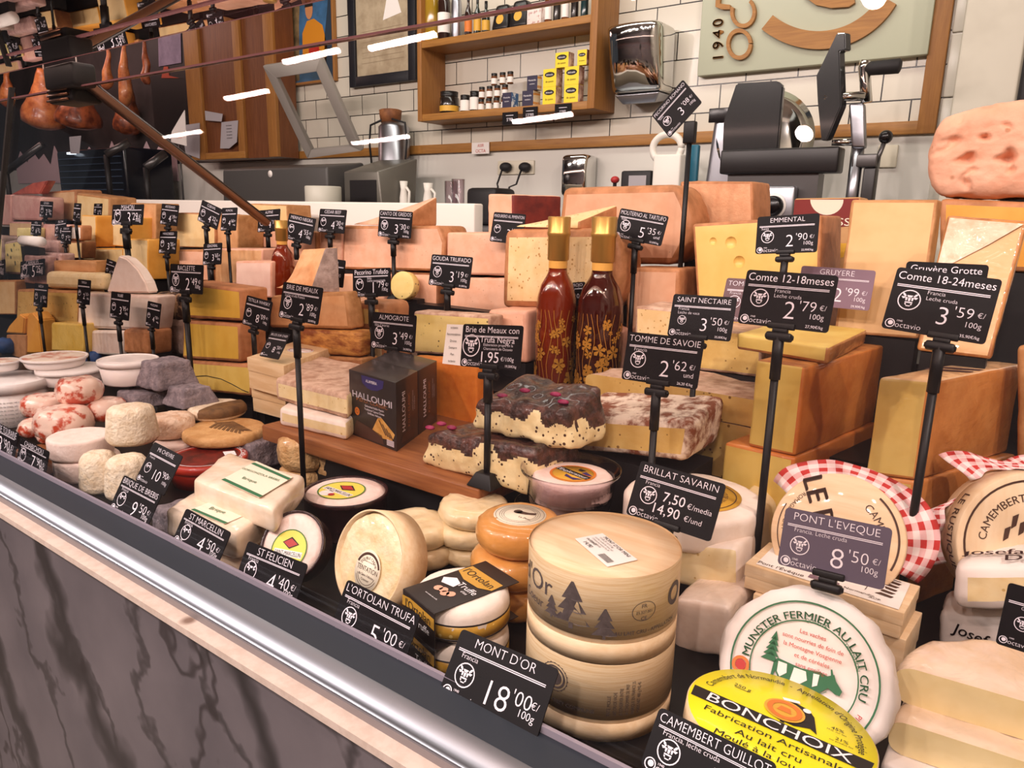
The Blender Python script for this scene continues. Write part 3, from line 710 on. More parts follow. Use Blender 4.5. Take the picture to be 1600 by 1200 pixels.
# ---- wheel leaning in a wooden hoop, with a printed label
def face_disc(px, py, yy, w, nrm, roll=0, rest=None, thick=0):
    if rest is not None:                       # nearest depth at which the leaning disc touches its support
        lo, hi = .2, 2.5
        for _ in range(50):
            yy = (lo+hi)/2; c, R, fr = face_disc(px, py, yy, w, nrm)
            if min((fr @ V((R*math.cos(k*.2), R*math.sin(k*.2), q))).z for k in range(32) for q in (0, -thick)) > rest: lo = yy
            else: hi = yy
    c = ony(px, py, yy); R = w*proj(c)[2]/2/FPX; fr = disc_frame(c, nrm) @ M.Rotation(roll, 4, 'Z'); return c, R, fr
def lean_thing(name, label, c, R, fr, cat, thick):
    z0 = min((fr @ V((R*math.cos(a), R*math.sin(a), -q))).z for a in [k*PI/12 for k in range(24)] for q in (0, thick))
    return thing(name, label, cat, (c.x, c.y, z0))
c, R, fr = face_disc(577, 876, .5, 158, (-.08, -.93, .34), rest=T1, thick=.04)
t = lean_thing('hooped_cheese', 'wrinkled cream wheel leaning upright in a wooden hoop with TENTATION label', c, R, fr, 'cheese', .036)
MB().lathe([(R*.955, -.034), (R*.955, -.006), (R*.90, -.001), (R*.7, 0), (R*.3, .0008), (1e-5, .0008)], 56, fr, noi=.0020, nsc=70, cap=False).build('rind', C('rind_crinkled', '#f2dfba', '#e6cc9a', sc=34, rough=.45, bump=1.0, bsc=55, wrap=.4), t)
MB().lathe([(R*.965, -.040), (R, -.040), (R, .003), (R*.965, .003), (R*.965, -.040)], 64, fr, cap=False).build('wooden_hoop', 'spruce_x', t)
lb = MB().lathe([(R*.37, .0022), (R*.37, .0030)], 36, fr @ M.Translation((.004, -.012, 0)), ell=1.12).build('label', 'label_cream', t)
f = frame_map(fr @ M.Translation((.004, -.012, 0)), .0033); m = MB()
ring(m, f, R*.31, R*.36, 30, a0=R_(20), a1=R_(160)); m.text('TENTATION', .0090, lambda u, v: f(u, .002+v), width=R*.62); m.text('de Saint-Félicien', .0046, lambda u, v: f(u, -.006+v)); m.text('Crémier', .0046, lambda u, v: f(u, -.0115+v)); m.text('moulé à la louche', .003, lambda u, v: f(u, .0115+v)); m.text('DOUBLE CRÈME', .005, arc_map(f, R*.25, 0))
ring(m, f, R*.27, R*.28, 20, a0=R_(200), a1=R_(340)); ring(m, f, R*.32, R*.33, 20, a0=R_(205), a1=R_(335)); m.build('label_print', 'print_brown', lb)

# ---- dark tubs with paper labels
def tub_label(fm, R, par, full=False):
    b = MB(); b.flat(circ(R, 30), fm); b.build('label', 'label_yellow', par)
    m = MB(); up = lambda u, v: fm(u, v)+(fm(0, 0)-fm(0, 0)); ring(m, fm, R*.93, R, 30); m.text('SAINT-MARCELLIN', R*.34, lambda u, v: fm(u, v-R*.12)+lift, width=R*1.75); m.build('label_border', 'label_green', par)
def dark_tub(label, px, py, w, pyb, zb, fr=None, thick=None, c=None, R=None):
    if fr is None:
        x, y, R, h = cyl_fit(px, py, w, pyb, zb); fr = M.Translation((x, y, zb+h)); t = thing('dark_tub', label, 'cheese tub', (x, y, zb), 'dark brown tubs of small cheese'); thick = h
    else: t = lean_thing('dark_tub', label, c, R, fr, 'cheese tub', thick); t['group'] = 'dark brown tubs of small cheese'
    MB().lathe([(R*.7, -thick), (R*.93, -thick), (R*.95, -thick+.003), (R*.97, -.008), (R, -.007), (R, -.001), (R*.985, .0005), (R*.93, -.001), (R*.92, -.004)], 52, fr, noi=.0004, nsc=90).build('tub', 'tub_dark', t)
    MB().lathe([(R*.925, -.012), (R*.92, -.003), (R*.80, .0012), (R*.4, .002), (1e-5, .002)], 44, fr, noi=.0005, nsc=60, cap=False).build('cheese_top', 'rind_bloomy', t)
    rl = R*.56; cy = -R*.12
    L_ = lambda q: (lambda u, v: fr @ V((u, v*1.0+cy, .0026+q)))
    lb = MB(); lb.flat(circ(rl, 34), L_(0)); lb = lb.build('label', 'label_yellow', t)
    m = MB(); ring(m, L_(.0003), rl*.94, rl, 34); m.build('label_edge', 'label_green', lb)
    m = MB(); m.flat([(-rl*.8, -rl*.05), (rl*.8, -rl*.05), (rl*.8, rl*-.36), (-rl*.8, rl*-.36)], L_(.0003)); m.flat(circ(rl*.3, 16, -rl*.25, -rl*.6), L_(.0003)); m.build('label_white_band', 'label_white', lb)
    m = MB(); m.text('SAINT-MARCELLIN', rl*.30, lambda u, v: L_(.0006)(u, v-rl*.2), width=rl*1.5); m.flat([(-rl*.45, rl*.30), (0, rl*.62), (rl*.5, rl*.30), (0, rl*.02)], L_(.0006)); m.build('label_print', 'print_black', lb)
    m = MB(); m.flat([(-rl*.38, rl*.30), (0, rl*.54), (rl*.42, rl*.30), (0, rl*.08)], L_(.0008)); m.build('label_badge', 'label_red', lb); m = MB(); m.flat(circ(rl*.14, 12, rl*.05, -rl*.6), L_(.0006)); m.build('label_dot', 'label_red', lb)
    return t
dark_tub('dark brown tub lying flat behind the leaning one, yellow label on white cheese', 540, 766, 132, 852, T1)
dark_tub('dark brown tub furthest from the shopper, beside the wooden board', 636, 733, 116, 796, T1)
c, R, fr = face_disc(455, 852, .5, 112, (.25, -.78, .57), rest=T1, thick=.03)
dark_tub('dark brown tub tilted up towards the shopper behind the ST FELICIEN card', 0, 0, 0, 0, 0, fr, .032, c, R)

# ---- wrinkled ivory rounds in two stacks, orange rounds in one
def stack(name, px, py, w, pyb, zb, n, labels, mats, r, noi, group, nsc=60, seg=44, jit=.003, taper=0):
    x, y, R, H = cyl_fit(px, py, w, pyb, zb); h = H/n; out = []
    for k in range(n):
        t = thing(name, labels[k], 'cheese', (x, y, zb+h*k), group); dx, dy = jit*math.sin(k*2.1+n), jit*math.cos(k*3.3)
        pr = rprof(R*(1-.02*(k % 2)), h-.0006, r*h)
        MB().lathe(pr, seg, M.Translation((x+dx, y+dy, zb+h*k)), noi=noi, nsc=nsc, seed=k+3).build('rind', mats, t); t['_'] = [x+dx, y+dy, R, h-.0006]; out.append(t)
    return out
stack('soft_round_cheese', 650, 812, 124, 900, T1, 2, ['lower ivory wrinkled round in the pair right of the wooden hoop', 'upper ivory wrinkled round in the pair right of the wooden hoop'], 'rind_ivory', .42, .0028, 'ivory wrinkled rounds')
stack('soft_round_cheese', 738, 782, 112, 896, T1, 3, ['lowest ivory wrinkled round in the stack of three behind the orange rounds', 'middle ivory wrinkled round in the stack of three', 'topmost ivory wrinkled round, beside the clear tub'], 'rind_ivory', .42, .0028, 'ivory wrinkled rounds')
o3 = stack('orange_round_cheese', 808, 804, 138, 985, T1, 3, ['lowest orange washed-rind round, mostly hidden behind the black and gold sleeves', 'middle orange washed-rind round in its stack of three', 'topmost shiny orange round with a white label'], 'rind_orange_shiny', .42, .0012, 'orange washed-rind rounds', 50)
x, y, R, h = o3[2]['_']
def sh(fm, c_):
    m = MB(); r_ = R*.6
    for q in (.93, .78, .70, .62): ring(m, fm, r_*q-.0004, r_*q, 34)
    m.flat([(-.010, .003), (-.004, .010), (.006, .011), (.016, .016), (.017, .010), (.006, .004), (-.004, .001)], fm); m.flat(circ(.006, 14, -.007, .006), fm)
    m.text('Le Petit', .006, lambda u, v: fm(.012+u, -.006+v)); m.build('label_print', 'print_brown', c_)
top_label(o3[2], 'label_cream', R*.6, -.0002, sh)

# ---- small truffle cheeses in black and gold sleeves
mat('sleeve_black', '#2a2220', rough=.4); mat('sleeve_gold', '#c8973a', rough=.35, coat=.3); mat('gold_paste', '#c99c3e', '#b98a30', sc=40, rough=.35, spots='#f0cf7a', ssc=90, sth=-.1)
x, y, R, H = cyl_fit(722, 915, 150, 1068, T1); h = H/2
for k in range(2):
    z = T1+h*k
    t = thing('sleeved_cheese', ('lower small white cheese in a black and gold sleeve, under its twin', 'upper small white cheese in a black and gold sleeve, behind the L\'ORTOLAN TRUFA card')[k], 'cheese', (x, y, z), 'sleeved truffle cheeses')
    MB().lathe(rprof(R, h-.001, .012), 48, M.Translation((x, y, z)), noi=.0008, nsc=50).build('rind', 'rind_white', t)
    MB().lathe([(R*.99, h*.16), (R*1.008, h*.16), (R*1.008, h*.58), (R*.99, h*.58)], 48, M.Translation((x, y, z)), cap=False).build('gold_band', 'gold_paste', t)
    m = MB()
    for q in (.16, .55): m.lathe([(R*1.009, h*q), (R*1.012, h*q), (R*1.012, h*(q+.045)), (R*1.009, h*(q+.045))], 48, M.Translation((x, y, z)), cap=False)
    m.build('band_edge', 'sleeve_black', t)
    ax = V((math.cos(hv+.55), math.sin(hv+.55), 0)); ay = V((-ax.y, ax.x, 0)); sw = R*.60; L_ = R+.003; o = V((x, y, z))
    ax = V((-.26, -.966, 0)); ay = V((.966, -.26, 0))
    P = lambda s_, d, q: o+ay*s_+ax*d+V((0, 0, q))
    sl = MB()
    sl.hexa([P(-sw, L_+.0006, 0), P(sw, L_+.0006, 0), P(sw, L_-.0006, 0), P(-sw, L_-.0006, 0), P(-sw, L_+.0006, h), P(sw, L_+.0006, h), P(sw, L_-.0006, h), P(-sw, L_-.0006, h)], .0004, 1)
    sl.hexa([P(-sw, L_, h-.0004), P(sw, L_, h-.0004), P(sw, -L_, h-.0004), P(-sw, -L_, h-.0004), P(-sw, L_, h+.0006), P(sw, L_, h+.0006), P(sw, -L_, h+.0006), P(-sw, -L_, h+.0006)], .0004, 1)
    sl = sl.build('sleeve', 'sleeve_black', t)
    fp = lambda u, v: P(u, L_+.0012, h*.5+v); tp = lambda u, v: P(u, -v, h+.0012)
    g = MB(); g.flat([(-sw, h*.08), (-sw*.3, h*.16), (sw*.4, h*.10), (sw, h*.05), (sw, h*.36), (sw*.2, h*.40), (-sw*.5, h*.42), (-sw, h*.36)], fp); g.build('gold_print', 'sleeve_gold', sl); g = MB()
    g.flat([(-sw*.95, R*.30), (-sw*.3, R*.16), (sw*.5, R*.18), (sw*.95, R*.34), (sw*.9, R*.66), (-sw*.9, R*.66)], tp); g.build('gold_print', 'sleeve_gold', sl)
    w = MB(); w.text("l'Ortolan", h*.34, lambda u, v: fp(u, v+h*.235)+ax*.0004, width=sw*1.55); w.text("l'Ortolan", h*.36, lambda u, v: tp(u, v+R*.45)+V((0, 0, .0004)), width=sw*1.6); w.build('lettering', 'sleeve_black', sl)
    w = MB(); w.text('Truffe', h*.27, lambda u, v: fp(u+sw*.25, v-h*.10)); w.text('Truffe', h*.30, lambda u, v: tp(u+sw*.35, v+R*.0)); w.text("d'été", h*.12, lambda u, v: tp(u+sw*.5, v-R*.16)); w.text('aux éclats de truffe', .003, lambda u, v: tp(u, v-R*.75))
    w.build('lettering', 'print_white', sl)
    w = MB(); w.flat([(-sw*.85, -R*.12), (-sw*.5, R*.08), (-sw*.1, -R*.0), (-sw*.05, -R*.2), (-sw*.6, -R*.28)], tp); w.build('cheese_picture', 'print_white', sl)
    w = MB()
    for cx_, cy_ in ((-.1, -.42), (.12, -.48), (-.32, -.46), (.3, -.40)): w.flat(circ(sw*.17, 9, cx_*sw, cy_*R), tp)
    w.build('truffle_picture', 'rind_pink', sl)

# ---- cheese in a clear tub
glass('tub_clear', tint='#f7f1f4', refl=2.2, rough=.04)
zb = T1+.112; x, y, R, h = cyl_fit(892, 730, 158, 806, zb); mt = M.Translation((x, y, zb)); ux_, uy_ = x-.012, y
t = thing('clear_plastic_tub', 'empty looking clear plastic tub underneath the one with the orange label', 'cheese tub', (ux_, uy_, T1)); MB().lathe([(R*.72, 0), (R*.80, .003), (R*.88, .085), (R*.97, .094), (R*.97, .0975), (R*.955, .097)], 48, M.Translation((ux_, uy_, T1)), cap=False).build('tub', 'tub_clear', t)
MB().lathe(rprof(R*.74, .07, .008), 40, M.Translation((ux_, uy_, T1+.004))).build('cheese', 'rind_bloomy', t)
t = thing('clear_plastic_tub', 'clear plastic tub with a white cheese and an orange L\'EXPLORATEUR label', 'cheese tub', (x, y, zb-.014))
MB().lathe([(R*.80, -.014), (R*.85, 0), (R*.90, h*.75), (R, h*.92), (R, h), (R*.985, h), (R*.965, h*.93), (R*.885, h*.75), (R*.83, .002), (1e-5, .002)], 60, mt, cap=False).build('tub', 'tub_clear', t)
ch = MB().lathe(rprof(R*.80, h*.72, .008), 48, M.Translation((x+.004, y, zb+.003)), noi=.0008, nsc=60).build('cheese', 'rind_bloomy', t)
f0 = lambda u, v: V((x+.004+u, y+v, zb+h*.72+.0042))
lb = MB().lathe([(R*.46, 0), (R*.46, .0006)], 36, M.Translation((x+.004, y, zb+h*.72+.0034))).build('label', 'label_gold', ch)
m = MB(); ring(m, f0, R*.41, R*.46, 34); m.flat([(.018, .010), (.030, .004), (.022, -.002), (.008, .002)], f0); m.build('label_edge', 'label_orange', lb)
m = MB(); f1 = lambda u, v: f0(u*.95+v*.22, v*.95-u*.22)+V((0, 0, .0004)); m.flat([(-R*.43, -.0055), (R*.43, -.0055), (R*.43, .0065), (-R*.43, .0065)], f1); m.flat([(-.006, R*.3), (.006, R*.3), (.004, R*.2), (-.004, R*.2)], f1); m.build('label_band', 'print_black', lb)
m = MB(); m.text("l'Explorateur", .0115, lambda u, v: f1(u, v-.0005)+V((0, 0, .0004)), width=R*.82); m.build('label_writing', 'print_white', lb)
m = MB(); m.flat([(-.004, -.010), (.012, -.014), (.028, -.008), (.02, -.020), (.0, -.018)], f1); m.flat([(.010, .018), (.028, .012), (.020, .008), (.008, .010)], f1); m.build('label_brush', 'print_violet', lb)

# ---- big soft wheels with an orange label (one whole, one cut, one block below)
x, y, R, h = cyl_fit(1083, 772, 214, 868, T1+.09); zb = T1+.09
t = thing('brillat_cheese', 'thick white wheel with an orange round label, behind the BRILLAT SAVARIN card', 'cheese', (x, y, zb))
MB().lathe(rprof(R, h, h*.2), 56, M.Translation((x, y, zb)), noi=.0015, nsc=40).build('rind', 'rind_white', t)
lb = MB().lathe([(R*.68, 0), (R*.68, .0006)], 40, M.Translation((x, y, zb+h+.0006))).build('label', 'label_gold', t)
f = lambda u, v: V((x+u, y+v, zb+h+.0018)); m = MB(); ring(m, f, R*.60, R*.615, 40); m.text('Affiné de Bourgogne', .012, lambda u, v: f(u, v+.012), width=R*.75); m.text('Brillat', .016, lambda u, v: f(u, v-.012)); m.text('LAIT DE VACHE', .009, arc_map(f, R*.46, R_(80))); m.text('FROMAGERIE', .009, arc_map(f, R*.46, R_(-60))); m.build('label_print', 'print_brown', lb)
def wedge_round(name, label, x, y, zb, R, h, a0, a1, mats, r=.006, group=None, noi=.001):
    "part of a wheel between two headings; cut faces are paste"
    n = max(6, int((a1-a0)/.13)); t = thing(name, label, 'cheese', (x, y, zb), group); q = min(r, h*.4); mb = MB()
    prof = [(R-q+q*math.sin(PI/10*i), q-q*math.cos(PI/10*i)) for i in range(6)]+[(R-q+q*math.cos(PI/10*i), h-q+q*math.sin(PI/10*i)) for i in range(6)]
    vs = []; N = n+1
    for k in range(N):
        a = a0+(a1-a0)*k/n
        for rr, z in prof:
            p = V((rr*math.cos(a), rr*math.sin(a), z)); g = noi*noise.noise(p*40+V((len(label), 0, 0))); vs.append(V((x, y, zb))+p*(1+g/R)+V((0, 0, g if z > 0 else 0)))
    c0, c1 = len(vs), len(vs)+1; vs += [V((x, y, zb)), V((x, y, zb+h))]; P = len(prof)
    fs = []; ms = []
    for k in range(n):
        for i in range(P-1): fs.append((k*P+i, (k+1)*P+i, (k+1)*P+i+1, k*P+i+1)); ms.append(1)
        fs.append((c1, k*P+P-1, (k+1)*P+P-1)); ms.append(1); fs.append((c0, (k+1)*P, k*P)); ms.append(1)
    mb.add(vs, fs, ms)
    e = n*P
    mb.add(vs, [tuple([c0]+[i for i in range(P)]+[c1]), tuple([c1]+[e+i for i in range(P)][::-1]+[c0])], 0, False)
    parts(mb, ('paste', 'rind'), mats, t); t['_'] = [x, y, R, h]; return t
front_blk('brillat_half', 'cut white cheese half with pale side, under the card BRILLAT SAVARIN', 1046, 1152, (846, 858), (912, 936), onz(1100, 935, T1+.035).y, .10, (1, 0, 0, 0, 0, 0), ('rind_white', 'paste_cream'), r=.010, noi=.0015, names=('rind', 'paste'), sup=False)
front_blk('wrapped_white_block', 'whitish block in clingfilm on the black deck, beside the spruce boxes', 1052, 1140, (935, 950), (1018, 1030), onz(1100, 1024, T1).y, .12, (0,)*6, (C('white_wrap', '#e6d2c2', '#dcc4b2', sc=40, rough=.4, wrap=.8), 'white_wrap'), r=.008, names=('paste', 'paste2'))
front_blk('ivory_cheese', 'ivory rounded cheese squeezed behind the big white wheel, right side', 1150, 1194, (770, 800), (880, 905), onz(1170, 905, T1+.01).y, .09, (0,)*6, ('rind_ivory', 'rind_ivory'), r=.016, names=('rind', 'rind2'))

# ---- camembert boxes with gingham cloth
mat('gingham_pink', '#f0d4d6', rough=.8)
def gingham():
    m = bpy.data.materials.new('gingham'); m.use_nodes = True; nt = m.node_tree; b = nt.nodes['Principled BSDF']; L = nt.links.new
    uv = nt.nodes.new('ShaderNodeUVMap'); sp = nt.nodes.new('ShaderNodeSeparateXYZ'); L(uv.outputs[0], sp.inputs[0]); c = []
    for ax in (0, 1):
        f = nt.nodes.new('ShaderNodeMath'); f.operation = 'FRACT'; L(sp.outputs[ax], f.inputs[0]); g = nt.nodes.new('ShaderNodeMath'); g.operation = 'GREATER_THAN'; g.inputs[1].default_value = .52; L(f.outputs[0], g.inputs[0]); c.append(g.outputs[0])
    ad = nt.nodes.new('ShaderNodeMath'); ad.operation = 'ADD'; L(c[0], ad.inputs[0]); L(c[1], ad.inputs[1])
    mu = nt.nodes.new('ShaderNodeMath'); mu.operation = 'MULTIPLY'; mu.inputs[1].default_value = .5; L(ad.outputs[0], mu.inputs[0])
    r = nt.nodes.new('ShaderNodeValToRGB'); r.color_ramp.interpolation = 'CONSTANT'; e = r.color_ramp.elements; e[0].color = lin('#f6e8e6'); e[1].position = .9; e[1].color = lin('#c2322f'); q = e.new(.4); q.color = lin('#edbfc0'); L(mu.outputs[0], r.inputs[0])
    L(r.outputs[0], b.inputs['Base Color']); b.inputs['Roughness'].default_value = .8; MATS['gingham'] = m
gingham()
def cloth(name, label, fpos, nu, nv, su, sv, parent=None, th=.0009):
    "crumpled printed cloth; fpos(u, v) gives the middle surface"
    mb = MB(); vs = [fpos(i/nu, j/nv) for j in range(nv+1) for i in range(nu+1)]
    fs = [(j*(nu+1)+i, j*(nu+1)+i+1, (j+1)*(nu+1)+i+1, (j+1)*(nu+1)+i) for j in range(nv) for i in range(nu)]
    mb.add(vs, fs); lo = V(vs[0]); o = mb.build(name, 'gingham', parent, None if parent else lo)
    l = o.data.uv_layers.new(name='UVMap')
    for lp in o.data.loops:
        k = lp.vertex_index; l.data[lp.index].uv = ((k % (nu+1))/nu*su, (k//(nu+1))/nv*sv)
    md = o.modifiers.new('thick', 'SOLIDIFY'); md.thickness = th
    if not parent: tagit(o, label, 'cloth')
    return o
c, R, fr = face_disc(1306, 838, .8, 196, (.02, -.93, .36), roll=-.35, rest=T1+.062, thick=.03)
riser(c.x-.06, c.x+.06, c.y-.03, .06, T1+.0615)
t = lean_thing('camembert_box', 'round wooden camembert box leaning behind the mauve PONT L\'EVEQUE card', c, R, fr, 'cheese box', .03)
t.location.z = t.location.z
MB().lathe([(R*.97, -.032), (R*.985, -.031), (R*.985, -.002)], 60, fr).build('box_wall', 'spruce_x', t)
MB().lathe([(R*.985, -.016), (R, -.016), (R, 0), (R*.98, .0012), (R*.4, .0012), (1e-5, .0012)], 60, fr, cap=False).build('lid', 'spruce_top', t)
f = frame_map(fr, .0018); m = MB(); 
ring(m, f, R*.885, R*.915, 40, a0=R_(0), a1=R_(75)); ring(m, f, R*.885, R*.90, 30, a0=R_(178), a1=R_(235)); ring(m, f, R*.885, R*.915, 30, a0=R_(300), a1=R_(350))
m.text('CAMEMBERT', R*.17, arc_map(f, R*.68, R_(52))); m.text('FROMAGE AU LAIT', R*.09, arc_map(f, R*.80, R_(-90), True))
m.text('LE RUSTIQUE', R*.44, lambda u, v: f(u*.72+v*.69-R*.14, v*.72-u*.69+R*.02), ax=.34, thin=-.03); m.build('lid_print', 'print_brown', t)
cx, cz, Rr = c, c.z, R
def drape(a0, a1, out, n0):
    def g(u, v):
        a = a0+(a1-a0)*u; r_ = Rr*(.88+out*v*(1+.25*math.sin(u*9+n0))); p = fr @ V((r_*math.cos(a), r_*math.sin(a), -.030-.02*v+.010*math.sin(u*17+n0)*v+.005*math.sin(u*31+v*6)))
        return p
    return g
cloth('gingham_cloth', 'red and white gingham cloth bunched behind the leaning camembert box', drape(R_(172), R_(0), .44, 1.0), 48, 8, 13, 3)
# second one stands on edge at the right
c, R, fr = face_disc(1610, 850, .8, 222, (.50, -.84, .22), rest=T1+.055, thick=.045)
MB()
t = lean_thing('camembert_box', 'round wooden camembert box standing on edge, LE RUSTIQUE printed on its rim', c, R, fr, 'cheese box', .045)
MB().lathe([(R*.96, -.048), (R*.98, -.047), (R*.98, -.001)], 60, fr).build('box_wall', 'spruce_z', t)
MB().lathe([(R*.98, -.030), (R, -.030), (R, 0), (R*.98, .0012), (R*.4, .0012), (1e-5, .0012)], 60, fr, cap=False).build('lid', 'spruce_z', t)
f = frame_map(fr, .0018); m = MB(); ring(m, f, R*.88, R*.91, 50); m.text('CAMEMBERT', R*.16, arc_map(f, R*.66, R_(-48))); 
for k in range(7): m.flat([(R*(-.38+.10*k+q), R*(.02+.09*((k*5) % 3)+w_)) for q, w_ in ((0, 0), (.07, .05), (.10, .22), (.02, .18))], f)
rim = lambda s_, d: fr @ V((math.cos(PI-s_/R)*(R+.0006), math.sin(PI-s_/R)*(R+.0006), d-.014))
m.text('LE RUSTIQUE', R*.20, lambda u, v: rim(-u+R*.10, v), ax=.5, thin=-.01); m.text('ferme', R*.10, lambda u, v: rim(-u-R*.85, v), ax=.5)
m.build('lid_print', 'print_brown', t)
c2, R2, fr2 = c, R, fr
def side(u, v):
    a = R_(205)-R_(62)*u; r_ = R2*(1.0+.04*math.sin(u*11))+R2*.55*v*(.5+.5*math.sin(u*4.2+.5))
    return fr2 @ V((r_*math.cos(a)-.25*R2*v, r_*math.sin(a)-.30*R2*v*u, -.034-.020*v+.006*math.sin(u*13+v*4)))
cloth('gingham_cloth', 'red and white gingham cloth hanging beside the standing camembert box', side, 30, 12, 9, 5)
def topc(u, v):
    a = R_(128)-R_(58)*u; r_ = R2*(1.01+.42*v*(.6+.4*math.cos(u*5)))
    return fr2 @ V((r_*math.cos(a), r_*math.sin(a), -.036-.03*v+.007*math.sin(u*15+v*5)))
cloth('gingham_cloth', 'red and white gingham cloth peaking above the standing camembert box', topc, 26, 8, 8, 3)

# ---- flat wooden boxes in a stack under the mauve card
zb = T1+.072
P0 = blk_pts((1162, 918), (1405, 1000), (1430, 955), zb, 880)
d_ = 1.0
P0b = blk_pts((1170, 1010), (1400, 1090), (1426, 1042), T1, 930, ztop=zb-.001)
def flat_box(label, P, top):
    lo = V((sum(p.x for p in P[:4])/4, sum(p.y for p in P[:4])/4, P[0].z)); t = thing('flat_wooden_box', label, 'cheese box', lo, 'flat wooden boxes')
    MB().hexa([p for p in P[:4]]+[p-V((0, 0, .001)) for p in P[4:]], .0015, 2).build('box_wall', 'spruce_x', t)
    c0 = sum((p for p in P[4:]), V())/4
    q = [c0+(p-c0)*1.012 for p in P[4:]]; hgt = P[4].z-P[0].z
    MB().hexa([p-V((0, 0, hgt*.5)) for p in q]+q, .001, 2).build('lid', 'spruce_x', t)
    u = (P[5]-P[4]).normalized(); v = (P[7]-P[4]).normalized(); W_, D_ = (P[5]-P[4]).length, (P[7]-P[4]).length
    if top:
        o_ = P[4]+V((0, 0, .0006)); fm = lambda a, b: o_+u*(a*W_)+v*(b*D_); lb = MB().extr([fm(.06, .06), fm(.97, .03), fm(.95, .95), fm(.05, .95)], (0, 0, .0006)).build('paper_label', 'paper_white', t)
        g = lambda a, b: fm(a, b)+V((0, 0, .0012)); m = MB(); m.flat([(.40, .14), (.60, .13), (.59, .25), (.40, .26)], g); m.build('label_band', 'card_plum', lb)
        m = MB(); K = lambda a, b: (lambda x_, y_: g(a, b)+u*x_+v*y_)
        m.text("Pont l'Évêque", .010, K(.22, .14)); m.text('AOP', .006, K(.82, .12)); m.text('Normandie', .007, K(.72, .18))
        for k in range(5): m.flat([(.80+.02*(k % 3), .30+.12*k), (.90-.01*(k % 2), .28+.12*k), (.91, .34+.12*k), (.83, .37+.12*k)], g)
        strip(m, g, .08, .88, .9, .90); strip(m, g, .74, .3, .745, .85); m.build('label_print', 'print_brown', lb)
    return t
flat_box('flat wooden box with paper label under the mauve PONT L\'EVEQUE card', P0, True)
flat_box('flat wooden box at the bottom, carrying the one with the mauve card', P0b, False)

# ---- paper wrapped wheel and yellow camembert
c, R, fr = face_disc(1254, 1052, .6, 250, (.10, -.86, .50), roll=-.06, rest=T1, thick=.05)
t = lean_thing('paper_wrapped_cheese', 'big wheel wrapped in white paper, green ring print MUNSTER FERMIER AU LAIT CRU', c, R, fr, 'cheese', .05)
MB().lathe([(R*.75, -.052), (R*1.0, -.050), (R*1.06, -.042), (R*1.07, -.022), (R*1.02, -.004), (R*.93, 0), (R*.6, .0004), (1e-5, .0004)], 72, fr, noi=.0045, nsc=32, cap=False).build('paper_wrap', 'paper_wrap', t)
f = frame_map(fr, .0032); r_ = R*.875; m = MB(); ring(m, f, r_*.975, r_, 60); ring(m, f, r_*.712, r_*.73, 60)
m.text('MUNSTER FERMIER AU LAIT CRU', r_*.15, arc_map(f, r_*.80, R_(2)), width=r_*2.62, thin=-.016); m.text('QUALITÉ', r_*.075, arc_map(f, r_*.735, R_(2))); m.text('NATURE', r_*.075, arc_map(f, r_*.735, R_(-52))); m.text('TRADITION', r_*.075, arc_map(f, r_*.735, R_(52)))
for k in range(5): w_ = r_*(.13-.02*k); b = r_*(.02+.075*k); m.flat([(-r_*.46-w_, b), (-r_*.46+w_, b), (-r_*.46, b+r_*.13)], f)
cow = [(-.42, .10), (-.38, .16), (-.05, .13), (.20, .17), (.30, .15), (.38, .20), (.42, .12), (.52, .02), (.50, -.05), (.44, -.05), (.34, .0), (.25, -.10), (.24, -.36), (.205, -.36), (.20, -.13), (.15, -.13), (.13, -.34), (.095, -.34), (.08, -.15), (-.02, -.17), (-.22, -.13), (-.25, -.36), (-.285, -.36), (-.30, -.12), (-.38, -.02), (-.40, -.26), (-.425, -.26)]
m.flat([(x_*r_*1.0+r_*.02, y_*r_*1.0-r_*.07) for x_, y_ in cow], f); m.flat([(x_*r_, y_*r_) for x_, y_ in ((.36, .05), (.34, .13), (.36, .14), (.39, .07))], lambda u, v: f(u, v+r_*.05)); ring(m, f, r_*.40, r_*.41, 20, a0=R_(280), a1=R_(330), ell=.6)
m.build('print', 'print_green', t)
m = MB(); g = lambda u, v: f(u, v)+V((0, -.0004, .0003))
for p in ([(-.36, .12), (-.24, .12), (-.22, .0), (-.30, -.08), (-.35, -.02)], [(-.14, .11), (.02, .11), (.06, .0), (-.06, -.12), (-.16, -.10)], [(.12, .12), (.20, .13), (.20, -.02), (.14, -.06)]): m.flat([(x_*r_+r_*.02, y_*r_-r_*.07) for x_, y_ in p], g)
m.build('cow_patches', 'paper_white', t)
m = MB()
for k, s_ in enumerate(('Les vaches', 'sont nourries de foin de', 'la Montagne Vosgienne', 'et de céréales', 'sans ensilage')): m.text(s_, r_*.085, lambda u, v, k=k: f(u+r_*(.02+.02*k), v+r_*(.56-.115*k)), thin=.0)
m.text('PIERRE', r_*.10, arc_map(f, r_*.86, R_(118))); m.flat(circ(r_*.075, 16, -r_*.83, -r_*.18), f); m.build('print_red_ink', 'print_red', t)
m = MB(); ring(m, f, r_*.08, r_*.125, 24, cx=-r_*.83, cy=-r_*.18); m.build('orange_seal', 'label_orange', t)

